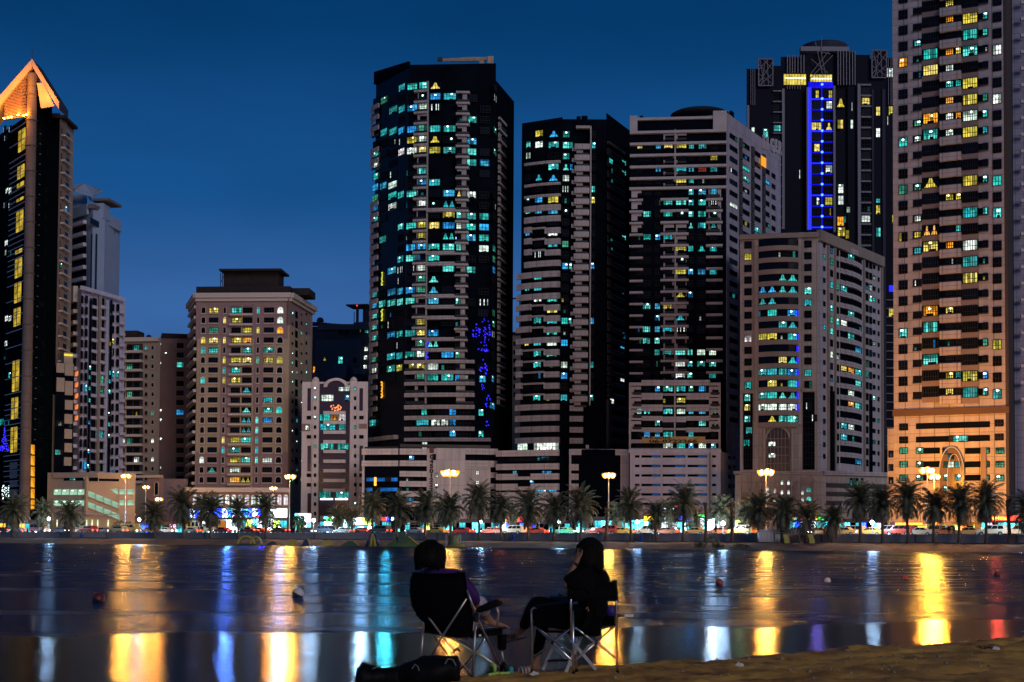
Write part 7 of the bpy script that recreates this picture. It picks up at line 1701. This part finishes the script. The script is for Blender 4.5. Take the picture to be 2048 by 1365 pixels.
zt_ = Q(1146,1255,DB_).z; zb_ = Q(1146,1322,DB_).z
def at(p, z, t=0, q=None): v = Vector((p.x,p.y,z)); return v.lerp(Vector((q.x,q.y,z)), t) if q else v
for p, q in ((a_,b_),(b_,c_),(d_,c_),(a_,d_)):
    leg([at(p,zt_,.03,q), at(p,zb_,.97,q)], .0095, alu, 'cross_brace', rt2); leg([at(p,zb_,.03,q)+Vector((0,.012,0)), at(p,zt_,.97,q)+Vector((0,.012,0))], .0095, alu, 'cross_brace', rt2)
    g = G(); m_ = at(p,(zt_+zb_)/2,.5,q); g.lathe(m_, [(.001,-.02),(.018,-.012),(.018,.012),(.001,.02)], plast, 8); g.build('joint', rt2)
g = G(); rows = [[at(a_,zt_,j/6,b_).lerp(at(d_,zt_,j/6,c_), i/6)+Vector((0,0,-.05*math.sin(math.pi*i/6)*math.sin(math.pi*j/6)+.01)) for j in range(7)] for i in range(7)]; sheet(g, rows, .012, fabric, (0,0,-1)); g.build('seat', rt2, smooth=True)
g = G(); B1, B2 = Q(1140,1164,DB_), Q(1140,1203,DB_-.01); C1, C2 = Q(1229,1163,DC_), Q(1231,1203,DC_-.01)
rows = [[B1.lerp(C1,t/8)+Vector((.05,-.09,0))*math.sin(math.pi*t/8)*1.0 for t in range(9)], [B1.lerp(B2,.5).lerp(C1.lerp(C2,.5),t/8)+Vector((.05,-.09,0))*math.sin(math.pi*t/8)*1.1 for t in range(9)], [B2.lerp(C2,t/8)+Vector((.05,-.09,0))*math.sin(math.pi*t/8)*.9 for t in range(9)]]
sheet(g, rows, .012, fabric, (.3,-.5,0)); g.build('backrest', rt2, smooth=True)
for P0, P1 in ((B1,B2),(C1,C2)): g = G(); g.tube([P0+Vector((0,0,.01)),P1], .024, fabric, 8); g.build('backrest_sleeve', rt2, smooth=True)
g = G(); sheet(g, [[Q(1067,1219,DA_-.02),Q(1100,1213,DA_-.13),Q(1140,1208,DB_+.02)],[Q(1067,1252,DA_-.02),Q(1100,1253,DA_-.13),Q(1143,1256,DB_+.02)]], .008, fabric, (0,1,0)); g.build('side_panel', rt2)
g = G(); sheet(g, [[at(c_,Q(1230,1222,DC_).z,t/3,d_) for t in range(4)],[at(c_,zt_,t/3,d_) for t in range(4)]], .008, fabric, (1,0,0)); g.build('side_panel', rt2)
g = G(); g.tube([Q(1229,1217,DC_), at(c_,Q(1230,1216,DC_).z,.95,d_)], .014, plast, 8); g.build('armrest', rt2); g = G(); g.tube([Q(1072,1214,DA_-.04), Q(1140,1205,DB_+.02)], .017, plast, 8); g.build('armrest', rt2)
g = G(); v = Q(1246,1230.5,13.68); g.box(v, (.085,.26,.022), aluf, .35); g.build('side_shelf', rt2); leg([Q(1234,1226,13.66), Q(1252,1229,13.66)], .007, alu, 'shelf_bracket', rt2)
g = G(); v = Q(1222,1222,13.72); 
for k in range(3): g.lathe(v+Vector((-.03+.03*k,.01*k,0)), [(.001,-.05),(.034,-.042),(.04,0),(.034,.045),(.001,.05)], mat('violet_pouch', (.035,.015,.22), .6), 10)
o = G(); o.lathe(v, [(.001,-.052),(.055,-.045),(.062,0),(.055,.045),(.03,.055),(.001,.056)], MATS['violet_pouch'], 16); o = o.build('pouch', None, smooth=True); tag(o, 'small violet pouch hanging at the right post of the aluminium chair', 'pouch')
# folding stool behind the chair
rt = empty('folding_stool', down(1140, 14.05, 0), 'flat-bar aluminium folding stool standing behind the director chair', 'stool')
def bar(p, q, w, m, nm, par): 
    g = G(); d = (q-p).normalized(); s = d.cross(Vector((0,1,0))).normalized()*w; n = Vector((0,.006,0)); g.hexa([p-s-n,q-s-n,q+s-n,p+s-n,p-s+n,q-s+n,q+s+n,p+s+n], m); return g.build(nm, par)
for D, dx in ((13.95,0),(14.22,-46)):
    bar(Q(1128+dx,1264,D), down(1192+dx,D,.0)+Vector((0,0,.01)), .014, aluf, 'leg', rt); bar(Q(1166+dx,1266,D)+Vector((0,.014,0)), down(1132+dx,D,.0)+Vector((0,.014,.01)), .014, aluf, 'leg', rt)
g = G(); v = Q(1124,1262,14.08); g.box(v, (.30,.32,.02), fabric); g.build('stool_seat', rt); leg([Q(1096,1322,14.15), Q(1136,1321,14.05)], .012, plast, 'spreader', rt)
# ------------------------------------------------------------------ figures
skin = mat('skin', (.26,.125,.07), .6, var=.12, scale=12)
def build_fig(chains, name, m, parent=None, sub=2):
    vs, es, rs = [], [], []; ids = {}
    for ch in chains:
        prev = None
        for nm, p, r in ch:
            if nm in ids and nm: i = ids[nm]
            else:
                i = len(vs); vs.append(tuple(p)); rs.append(r)
                if nm: ids[nm] = i
            if prev is not None and (prev, i) not in es: es.append((prev, i))
            prev = i
    o0 = parent.location if parent else Vector((0,0,0))
    vs = [tuple(Vector(v)-o0) for v in vs]; me = skin_mesh(vs, es, rs, name, sub); me.materials.clear(); me.materials.append(m)
    o = bpy.data.objects.new(name, me); COL.objects.link(o)
    if parent: o.parent = parent
    return o
def hand(tag_, wr, palm, fwd, side, s=1.0, curl=.5, up=None):
    """palm and five fingers as branches; fwd along the fingers, side towards the thumb"""
    fwd = Vector(fwd).normalized(); side = Vector(side).normalized(); nrm = fwd.cross(side).normalized(); wr = Vector(wr); out = []
    pc = wr+fwd*.045*s; out.append([(wr_name := tag_+'w', wr, .023*s), (tag_+'p', pc, (.020*s,.030*s) if False else .026*s)])
    for i, (off, l) in enumerate(((.030,.070),(.011,.080),(-.008,.074),(-.026,.058))):
        k0 = wr+fwd*.085*s+side*off*s; d = fwd; a = k0+d*l*.45*s; d2 = (fwd*math.cos(curl)+nrm*math.sin(curl)).normalized(); b2 = a+d2*l*.32*s; d3 = (fwd*math.cos(curl*2)+nrm*math.sin(curl*2)).normalized(); c2 = b2+d3*l*.28*s
        out.append([(tag_+'p', pc, 0), ('', k0, .0095*s), ('', a, .0085*s), ('', b2, .008*s), ('', c2, .0068*s)])
    t0 = wr+fwd*.022*s+side*.026*s; t1 = t0+(fwd*.6+side*.8).normalized()*.035*s; t2 = t1+(fwd*.9+side*.3+nrm*.2).normalized()*.03*s
    out.append([(tag_+'p', pc, 0), ('', t0, .012*s), ('', t1, .0105*s), ('', t2, .0085*s)]); return out
def strands(o_parent, c, rad, n, ln, m, seed, face, drop=(.10,.16)):
    r = random.Random(seed); g = G(); face = Vector(face).normalized()
    for i in range(n):
        az = r.uniform(0, 6.283); ev = r.uniform(-.1, 1.45); d = Vector((math.cos(az)*math.cos(ev), math.sin(az)*math.cos(ev), math.sin(ev)))
        if d.dot(face) > .45 and ev < .9: continue
        jt = r.uniform(.97,1.07); p = c+Vector((d.x*rad[0], d.y*rad[1], d.z*rad[2]))*jt; pts = [c+(p-c)*.96]; q = p.copy()
        steps = 5; L = r.uniform(*ln)
        for k in range(1, steps+1):
            dz = c.z-L*k/steps*1.0; t = k/steps; zz = p.z+(c.z-L-p.z)*t; ex = jt+.10*math.sin(t*3.1+az*2)*t+r.uniform(-.03,.03)*t
            hd = Vector((d.x, d.y, 0)); hd = hd.normalized() if hd.length > .05 else Vector((math.cos(az), math.sin(az), 0))
            w = math.sin(min(1.0, (p.z-zz)/(rad[2]*1.1)+max(.12, math.cos(ev)))*math.pi/2)
            pts.append(Vector((c.x+hd.x*rad[0]*w*ex, c.y+hd.y*rad[1]*w*ex, zz)))
        w_ = r.uniform(.5,1.0); g.tube(pts, [q*w_ for q in (.009,.010,.010,.009,.007,.002)], m, 4)
    return g
hairm = mat('dark_brown_hair', (.005,.0035,.003), .7, spec=.12, var=.3, scale=20)
def face_parts(par, c, f, s=1.0):
    f = Vector(f).normalized(); sd = Vector((-f.y, f.x, 0)).normalized(); 
    for k in (-1,1):
        g = G(); g.lathe(c+f*.080*s+sd*.031*k*s+Vector((0,0,.004)), [(.001,-.011),(.009,-.006),(.012,0),(.009,.006),(.001,.011)], mat('eye', (.5,.5,.5), .2), 8); g.build('eye', par)
    g = G(); g.tube([c+f*.083*s-sd*.022-Vector((0,0,.052)), c+f*.092*s-Vector((0,0,.054)), c+f*.083*s+sd*.022-Vector((0,0,.052))], [.003,.006,.003], mat('lips', (.35,.10,.09), .5), 6); g.build('mouth', par)
# left person
purple = mat('purple_jacket', (.055,.018,.11), .9, spec=.1, var=.3, scale=14, bump=.2); whitet = mat('white_trousers', (.45,.37,.42), .85, var=.12, scale=10, bump=.2); blackc = mat('black_clothes', (.004,.004,.005), .92, spec=.06, var=.3, scale=12, bump=.2)
pr1 = empty('person', down(905, 13.6, 0), 'person with a dark bob and purple jacket, sitting barefoot in the left camp chair', 'person')
pel = Q(905,1250,13.58); ch1 = Q(888,1205,13.50); ch2 = Q(876,1160,13.46); nk = Q(868,1140,13.47); hd = Q(863,1108,13.49); hf = Vector((.35,.93,-.05))
sR, eR, wR = Q(915,1154,13.38), Q(947,1190,13.38), Q(955,1214,13.52); sL, eL, wL = Q(836,1158,13.60), Q(830,1195,13.72), Q(868,1222,13.95)
kR, aR = Q(957,1199,13.80), Q(976,1240,13.90); heel = Q(968,1250,13.86); kL, aL = Q(905,1200,14.05), Q(925,1246,14.2)
body_ch = [[('pel',pel,.12),('c1',ch1,.11),('c2',ch2,.13),('nk',nk,.048),('h0',hd+Vector((0,0,-.035)),.068),('h1',hd+Vector((0,0,.03)),.086)],
    [('h0',0,0),('',hd+hf*.072+Vector((0,0,-.078)),.026)], [('h0',0,0),('',hd+hf*.098+Vector((0,0,-.02)),.011)],
    [('c2',0,0),('sR',sR,.052),('eR',eR,.042),('aw',wR,.026)], [('c2',0,0),('sL',sL,.052),('eL',eL,.042),('bw',wL,.026)],
    [('pel',0,0),('hR',Q(930,1252,13.60),.082),('kR',kR,.058),('aR',aR,.036),('',Q(990,1248,13.92),.032),('ball',Q(1008,1251,13.93),.026)],
    [('aR',0,0),('',heel,.026)],
    [('pel',0,0),('hL',Q(885,1252,13.75),.082),('kL',kL,.058),('aL',aL,.036),('',Q(955,1254,14.25),.026)]]
fd = (Q(1019,1260,13.93)-Q(1008,1251,13.93)).normalized(); fs_ = Vector((.3,-.9,0)).normalized()
for i in range(5): 
    o_ = fs_*(.028-.014*i); q = Q(1009,1252,13.93)+o_; l = (.034,.030,.027,.024,.020)[i]; body_ch.append([('ball',0,0),('',q,.0105 if i == 0 else .008),('',q+Vector((.016,.0,-.003)),.009 if i == 0 else .0075),('',q+Vector((.020,0,-.012))+fd*l*.6,.008 if i == 0 else .0065)])
body_ch += hand('a', wR, None, (.55,.65,-.25), (-.7,.5,.3), 1, .5); body_ch += hand('b', wL, None, (.8,.4,-.3), (0,-.6,.7), 1, .6)
b1 = build_fig(body_ch, 'body', skin, pr1)
up = Vector((0,0,.02))
build_fig([[('p',pel+Vector((0,0,-.02)),.135),('c1',ch1,.135),('c2',ch2+Vector((0,0,.01)),.155),('nk',nk+Vector((0,0,-.005)),.085),('',nk+Vector((0,0,.022)),.066)],[('c2',0,0),('sR',sR,.075),('eR',eR,.056),('',eR.lerp(wR,.72),.044)],[('c2',0,0),('sL',sL,.075),('eL',eL,.056),('',eL.lerp(wL,.8),.042)]], 'jacket', purple, pr1)
build_fig([[('p',pel+Vector((0,.02,-.03)),.125),('hR',Q(930,1252,13.60),.105),('kR',kR,.080),('',kR.lerp(aR,.80),.066)],[('p',0,0),('hL',Q(885,1252,13.75),.10),('kL',kL,.078),('',kL.lerp(aL,.85),.062)]], 'trousers', whitet, pr1)
g = G(); g.lathe(hd+Vector((-.012,-.018,-.002)), [(.001,.124),(.05,.115),(.09,.085),(.118,.03),(.128,-.03),(.124,-.08),(.10,-.115),(.06,-.12),(.001,-.11)], hairm, 22); 
gs = strands(pr1, hd+Vector((-.012,-.018,0)), (.122,.118,.122), 260, (.105,.155), hairm, 4, hf); n0 = len(g.v); g.v += gs.v; g.f += [tuple(n0+i for i in f_) for f_ in gs.f]; g.m += gs.m
g.build('hair', pr1, smooth=True); face_parts(pr1, hd, hf)
# right person
pr2 = empty('person', down(1150, 13.7, 0), 'person in black with long dark hair, hand at the cheek, in the aluminium chair', 'person')
pel = Q(1183,1240,13.58); ch1 = Q(1188,1200,13.55); ch2 = Q(1184,1158,13.54); nk = Q(1178,1133,13.56); hd = Q(1173,1103,13.58); hf = Vector((-.80,.58,-.12))
sR, eR, wR = Q(1163,1152,13.42), Q(1129,1172,13.38), Q(1151,1128,13.46); sL, eL, wL = Q(1203,1153,13.70), Q(1165,1196,13.88), Q(1130,1198,13.86)
kR, aR = Q(1072,1203,13.78), Q(1043,1262,13.92); kL, aL = Q(1086,1216,13.98), Q(1071,1312,13.95); gl = down(1071,13.95,0); aL = Vector((aL.x, aL.y, gl.z+.085))
body_ch = [[('pel',pel,.125),('c1',ch1,.105),('c2',ch2,.12),('nk',nk,.046),('h0',hd+Vector((0,0,-.035)),.066),('h1',hd+Vector((0,0,.03)),.084)],
    [('h0',0,0),('',hd+hf*.070+Vector((0,0,-.076)),.025)], [('h0',0,0),('',hd+hf*.096+Vector((0,0,-.02)),.011)],
    [('c2',0,0),('sR',sR,.048),('eR',eR,.038),('aw',wR,.025)], [('c2',0,0),('sL',sL,.048),('eL',eL,.038),('bw',wL,.025)],
    [('pel',0,0),('hR',Q(1165,1240,13.50),.085),('kR',kR,.056),('',kR.lerp(aR,.4)+Vector((0,-.02,0)),.050),('aR',aR,.033),('',Q(1028,1270,13.95),.030),('',Q(1016,1276,13.97),.022)],
    [('pel',0,0),('hL',Q(1175,1244,13.72),.085),('kL',kL,.056),('',kL.lerp(aL,.35)+Vector((.02,0,0)),.050),('aL',aL,.033),('',Vector((aL.x-.07,aL.y-.04,gl.z+.045)),.032),('',Vector((aL.x-.13,aL.y-.08,gl.z+.03)),.024)],[('aL',0,0),('',Vector((aL.x+.035,aL.y+.02,gl.z+.035)),.028)]]
body_ch += hand('a', wR, None, (.38,.25,.9), (-.6,.6,0), .95, .35); body_ch += hand('b', wL, None, (-.9,.1,-.2), (0,-.5,.8), .95, .5)
build_fig(body_ch, 'body', skin, pr2)
build_fig([[('p',pel+Vector((0,0,-.035)),.15),('c1',ch1,.135),('c2',ch2,.14),('nk',nk+Vector((0,0,-.015)),.07)],[('c2',0,0),('sR',sR,.080),('eR',sR.lerp(eR,.62),.088),('',sR.lerp(eR,.98)+Vector((0,0,.008)),.070)],[('c2',0,0),('sL',sL,.075),('eL',sL.lerp(eL,.85),.075)]], 'top', blackc, pr2)
build_fig([[('p',pel+Vector((0,.01,-.03)),.135),('hR',Q(1165,1240,13.50),.105),('kR',kR,.074),('',kR.lerp(aR,.5)+Vector((0,-.02,0)),.062),('',kR.lerp(aR,.92),.050)],[('p',0,0),('hL',Q(1175,1244,13.72),.10),('kL',kL,.074),('',kL.lerp(aL,.4)+Vector((.02,0,0)),.060),('',kL.lerp(aL,.86),.046)]], 'trousers', blackc, pr2)
g = G(); g.tube([wR+Vector((0,0,-.012))+Vector((.38,.25,.9)).normalized()*k for k in (-.012,.014)], .031, plast, 14); g.build('wristband', pr2, smooth=True)
g = G(); hc = hd+Vector((.028,-.022,.006)); g.lathe(hc, [(.001,.122),(.05,.112),(.088,.08),(.108,.02),(.112,-.05),(.112,-.11),(.10,-.16),(.06,-.19),(.001,-.19)], hairm, 22)
gs = strands(pr2, hc, (.108,.104,.118), 300, (.15,.23), hairm, 8, hf); n0 = len(g.v); g.v += gs.v; g.f += [tuple(n0+i for i in f_) for f_ in gs.f]; g.m += gs.m
g.build('hair', pr2, smooth=True); face_parts(pr2, hd, hf)
g = G(); p = hd+Vector((.135,-.03,-.085)); g.tube([p+Vector((-.03,0,-.01)), p, p+Vector((.012,0,.022))], [.010,.012,.004], hairm, 6); g.build('hair_lock', pr2)
# sandals on her feet
sol = mat('sandal_white_strap', (.60,.55,.52), .6); sob = mat('sandal_black', (.012,.012,.012), .6)
def sandal(par, heel, toe, nrm, strap):
    d = (toe-heel); L = d.length; d.normalize(); n = Vector(nrm).normalized(); s = d.cross(n).normalized(); g = G()
    pts = []; W_ = (.030,.034,.036,.044,.046,.036)
    for sgn in (0,1):
        for i in range(6): pts.append(heel+d*L*i/5+s*W_[i])
    b0 = len(g.v); k = g.mi(sob)
    top = [heel+d*L*i/5+s*W_[i] for i in range(6)]+[heel+d*L*i/5-s*W_[i] for i in range(5,-1,-1)]
    g.quad(top, sol); g.quad([p-n*.018 for p in top][::-1], sob)
    for i in range(12): j = (i+1)%12; g.quad([top[i], top[i]-n*.018, top[j]-n*.018, top[j]], sob)
    w = g.build('sandal', par)
    for t in (.45,.58,.72,.85): 
        c = heel+d*L*t; g = G(); g.tube([c+s*.044, c+s*.03+n*.045, c+n*.058, c-s*.03+n*.045, c-s*.044], .007, sol if strap else sob, 5); g.build('strap', w)
sandal(pr2, Vector((aL.x+.05,aL.y+.03,gl.z+.014)), Vector((aL.x-.17,aL.y-.10,gl.z+.012)), (0,0,1), True)
sandal(pr2, aR+Vector((.035,0,-.05)), Q(1010,1284,13.97), (-.1,0,1), False)
# dark tablet on her lap
g = G(); g.box(Q(1118,1199,13.72), (.19,.02,.055), mat('dark_grey_case', (.035,.035,.038), .6), -.6); tag(g.build('case'), 'dark grey flat case resting on the lap of the person in black', 'case')
# ------------------------------------------------------------------ bags, slippers
rtb = empty('duffel_bag', down(770, 12.4, 0), 'long black duffel bag lying at the water edge, bottom left of the chairs', 'bag')
def lump(px0, px1, tops, D, m, nm, par, seed):
    r = random.Random(seed); g = G(); n = len(tops); pts = []; rs = []
    N = 26; b = len(g.v); k = g.mi(m); M = 16
    for i in range(N+1):
        t = i/N; px = px0+(px1-px0)*t; f_ = t*(n-1); j = min(n-2, int(f_)); ty = tops[j]+(tops[j+1]-tops[j])*(f_-j); tp = P(px, ty, D); z0 = gz(tp)-.02; h = (tp.z-z0)/2; e = math.sin(math.pi*min(1, max(.0, .08+t*.84)))**.25 if 0 < i < N else .25
        for a in range(M):
            an = 2*math.pi*a/M; fold = 1+.05*math.sin(an*3+t*9+seed)+.04*math.sin(an*7+t*23); rr = h*e*fold
            g.v.append(Vector((tp.x, D+math.cos(an)*rr*1.25, z0+h+math.sin(an)*(rr if math.sin(an) > 0 else h))))
    for i in range(N):
        for a in range(M): g.f.append((b+i*M+a, b+i*M+(a+1)%M, b+(i+1)*M+(a+1)%M, b+(i+1)*M+a)); g.m.append(k)
    g.f.append(tuple(b+a for a in range(M-1,-1,-1))); g.m.append(k); g.f.append(tuple(b+N*M+a for a in range(M))); g.m.append(k)
    return g.build(nm, par, smooth=True)
bagm = mat('black_nylon', (.004,.004,.005), .6, spec=.12, var=.3, scale=20, bump=.25)
lump(711, 800, [1332,1322,1330,1334,1336,1332,1326], 12.40, bagm, 'bag_body', rtb, 1)
for q in (((824,1338),(830,1329),(836,1334),(838,1342)),((745,1338),(765,1330),(790,1334))): g = G(); g.tube([Q(x,y,12.22) for x,y in q], .006, mat('grey_webbing', (.12,.12,.12), .7), 6); g.build('strap', rtb)
rtb2 = empty('backpack', down(860, 12.5, 0), 'black backpack slumped between the duffel bag and the left camp chair', 'bag')
lump(790, 921, [1330,1322,1318,1314,1311,1310,1308,1302], 12.55, bagm, 'bag_body', rtb2, 5)
g = G(); g.tube([Q(890,1328,12.38), Q(896,1318,12.38), Q(906,1320,12.38), Q(912,1332,12.38)], .007, MATS['grey_webbing'], 6); g.build('strap', rtb2)
g = G(); g.tube([Q(905,1306,12.5), Q(914,1298,12.52), Q(920,1303,12.55)], [.012,.016,.010], bagm, 8); g.build('handle', rtb2, smooth=True)
lime = mat('lime_rubber', (.30,.50,.08), .5); 
for i, (x0, x1, D, lab) in enumerate(((974,996,13.30,'left lime green slipper upright beside the camp chair foot'),(996,1018,13.38,'right lime green and black slipper beside the chair foot'))):
    a, c = down(x0, D, -.005), down(x1, D+.06, -.005); rt = empty('slipper', a, lab, 'slipper'); d = (c-a).normalized(); s = Vector((-d.y,d.x,0))
    g = G(); top = [a+d*.10*t-d*.0+s*w for t, w in ((0,.03),(.4,.036),(1,.04))]+[a+d*.10*t-s*w for t, w in ((1,.04),(.4,.036),(0,.03))]; up_ = Vector((0,0,.022)); g.quad([p+up_ for p in top], plast); g.quad(top[::-1], lime)
    for j in range(6): k = (j+1)%6; g.quad([top[j], top[k], top[k]+up_, top[j]+up_], lime)
    g.build('sole', rt); g = G(); m0 = a+d*.06
    g.tube([m0+s*.038+up_, m0+s*.032+Vector((0,0,.07)), m0+Vector((0,0,.085)), m0-s*.032+Vector((0,0,.07)), m0-s*.038+up_], [.012,.02,.024,.02,.012], lime if i == 0 else plast, 8); g.build('strap', rt, smooth=True)
p = down(1022,13.5,-.03); g = G(); g.lathe(p, [(.001,-.03),(.02,-.028),(.022,.02),(.012,.035),(.001,.036)], mat('teal_plastic', (.05,.35,.33), .4), 10); tag(g.build('cup', origin=None), 'small teal plastic cup between the slippers and the striped sandal', 'cup')
# ------------------------------------------------------------------ buoys
def buoy(px, py, rpx, ca, cb, lab):
    h = HOR+math.tan(ROLL)*(px-CX); D = F*1.28/(py+rpx*.55-h); r = rpx*D/F; p = P(px, py, D); p.z = r*.45
    rt = empty('buoy', (p.x, p.y, 0), lab, 'buoy', 'swim-line buoys on the water'); R3 = Matrix.Rotation(.5, 3, 'Y')
    g = G(); g.lathe(p, [(.001,-r),(r*.5,-r*.87),(r*.87,-r*.5),(r,0)], mat(*cb), 18, R3); g.build('lower_half', rt, smooth=True); g = G(); g.lathe(p, [(r,0),(r*.87,r*.5),(r*.5,r*.87),(.001,r)], mat(*ca), 18, R3); g.build('upper_half', rt, smooth=True)
    g = G(); g.tube([p+R3@Vector((0,0,r)), p+R3@Vector((0,0,r*1.2))], r*.12, plast, 8); g.build('eyelet', rt)
rd = ('red_buoy_shell', (.35,.02,.012), .45); dkb = ('black_buoy_shell', (.012,.012,.014), .5); whb = ('white_buoy_shell', (.65,.60,.58), .45); mr_ = ('maroon_buoy_shell', (.10,.008,.01), .5)
buoy(197,1196,12.5,mr_,dkb,'large dark buoy left of the gold reflection at far left'); buoy(596,1186,12,whb,dkb,'white and black buoy in the pinkish reflection'); buoy(1438,1166,9,rd,dkb,'bright red buoy right of the seated person in black')
buoy(1655,1161,6.5,whb,whb,'small white buoy between the two right gold reflections'); buoy(1811,1156,5.5,rd,mr_,'small red buoy just left of the rightmost gold reflection'); buoy(1994,1149,6.5,mr_,dkb,'dark buoy nearest the right edge')
# pebbles, litter and dry weed on the sand
R = random.Random(77); g = G(); pm = mat('pebble', (.34,.25,.14), .9, var=.5, scale=4)
for i in range(900):
    x = R.uniform(-1.2, 9); y = R.uniform(12.4, 21); 
    if not .05 < sand_edge_s(x, y) < 3.2: continue
    r = R.uniform(.006,.022)*(1.0 if R.random() < .93 else 2.0); c = Vector((x,y,sandz(x,y)+r*.3)); n = 6; b0 = len(g.v); k = g.mi(pm)
    g.v.append(c+Vector((0,0,r*.8))); 
    for a in range(n): g.v.append(c+Vector((math.cos(a*1.047)*r*R.uniform(.7,1.3), math.sin(a*1.047)*r*R.uniform(.7,1.3), -r*.3)))
    for a in range(n): g.f.append((b0, b0+1+a, b0+1+(a+1)%n)); g.m.append(k)
tag(g.build('pebbles'), 'scattered pebbles and crumbs on the golden sand', None, None, 'stuff')
for px, D, lab in ((1478,14.3,'crumpled pale wrapper on the sand below the gold reflection'),(1992,16.5,'crumpled white litter on the sand at right'),(1068,13.1,'tiny white scrap on the sand before the aluminium chair')):
    p = down(px, D, 0); g = G(); g.quad([p+Vector((-.04,0,.01)),p+Vector((0,-.02,.0)),p+Vector((.03,0,.02)),p+Vector((.0,.03,.045))], mat('litter_paper', (.7,.62,.55), .8)); g.quad([p+Vector((.0,-.01,.0)),p+Vector((.05,.01,.005)),p+Vector((.04,.02,.03)),p+Vector((.01,.01,.03))], MATS['litter_paper']); tag(g.build('litter', origin=None), lab, 'litter')
p = down(1968, 16.4, 0); g = G()
for i in range(26): a = R.uniform(0,6.28); l = R.uniform(.05,.14); g.tube([p, p+Vector((math.cos(a)*l*.5, math.sin(a)*l*.5, l*.4)), p+Vector((math.cos(a)*l, math.sin(a)*l, l*.3))], [.004,.003,.001], mat('dry_weed', (.07,.045,.02), .9), 4)
tag(g.build('dry_weed', origin=None), 'dry dark weed tuft on the sand near the right edge', 'weed')
print('objects', len(bpy.data.objects))
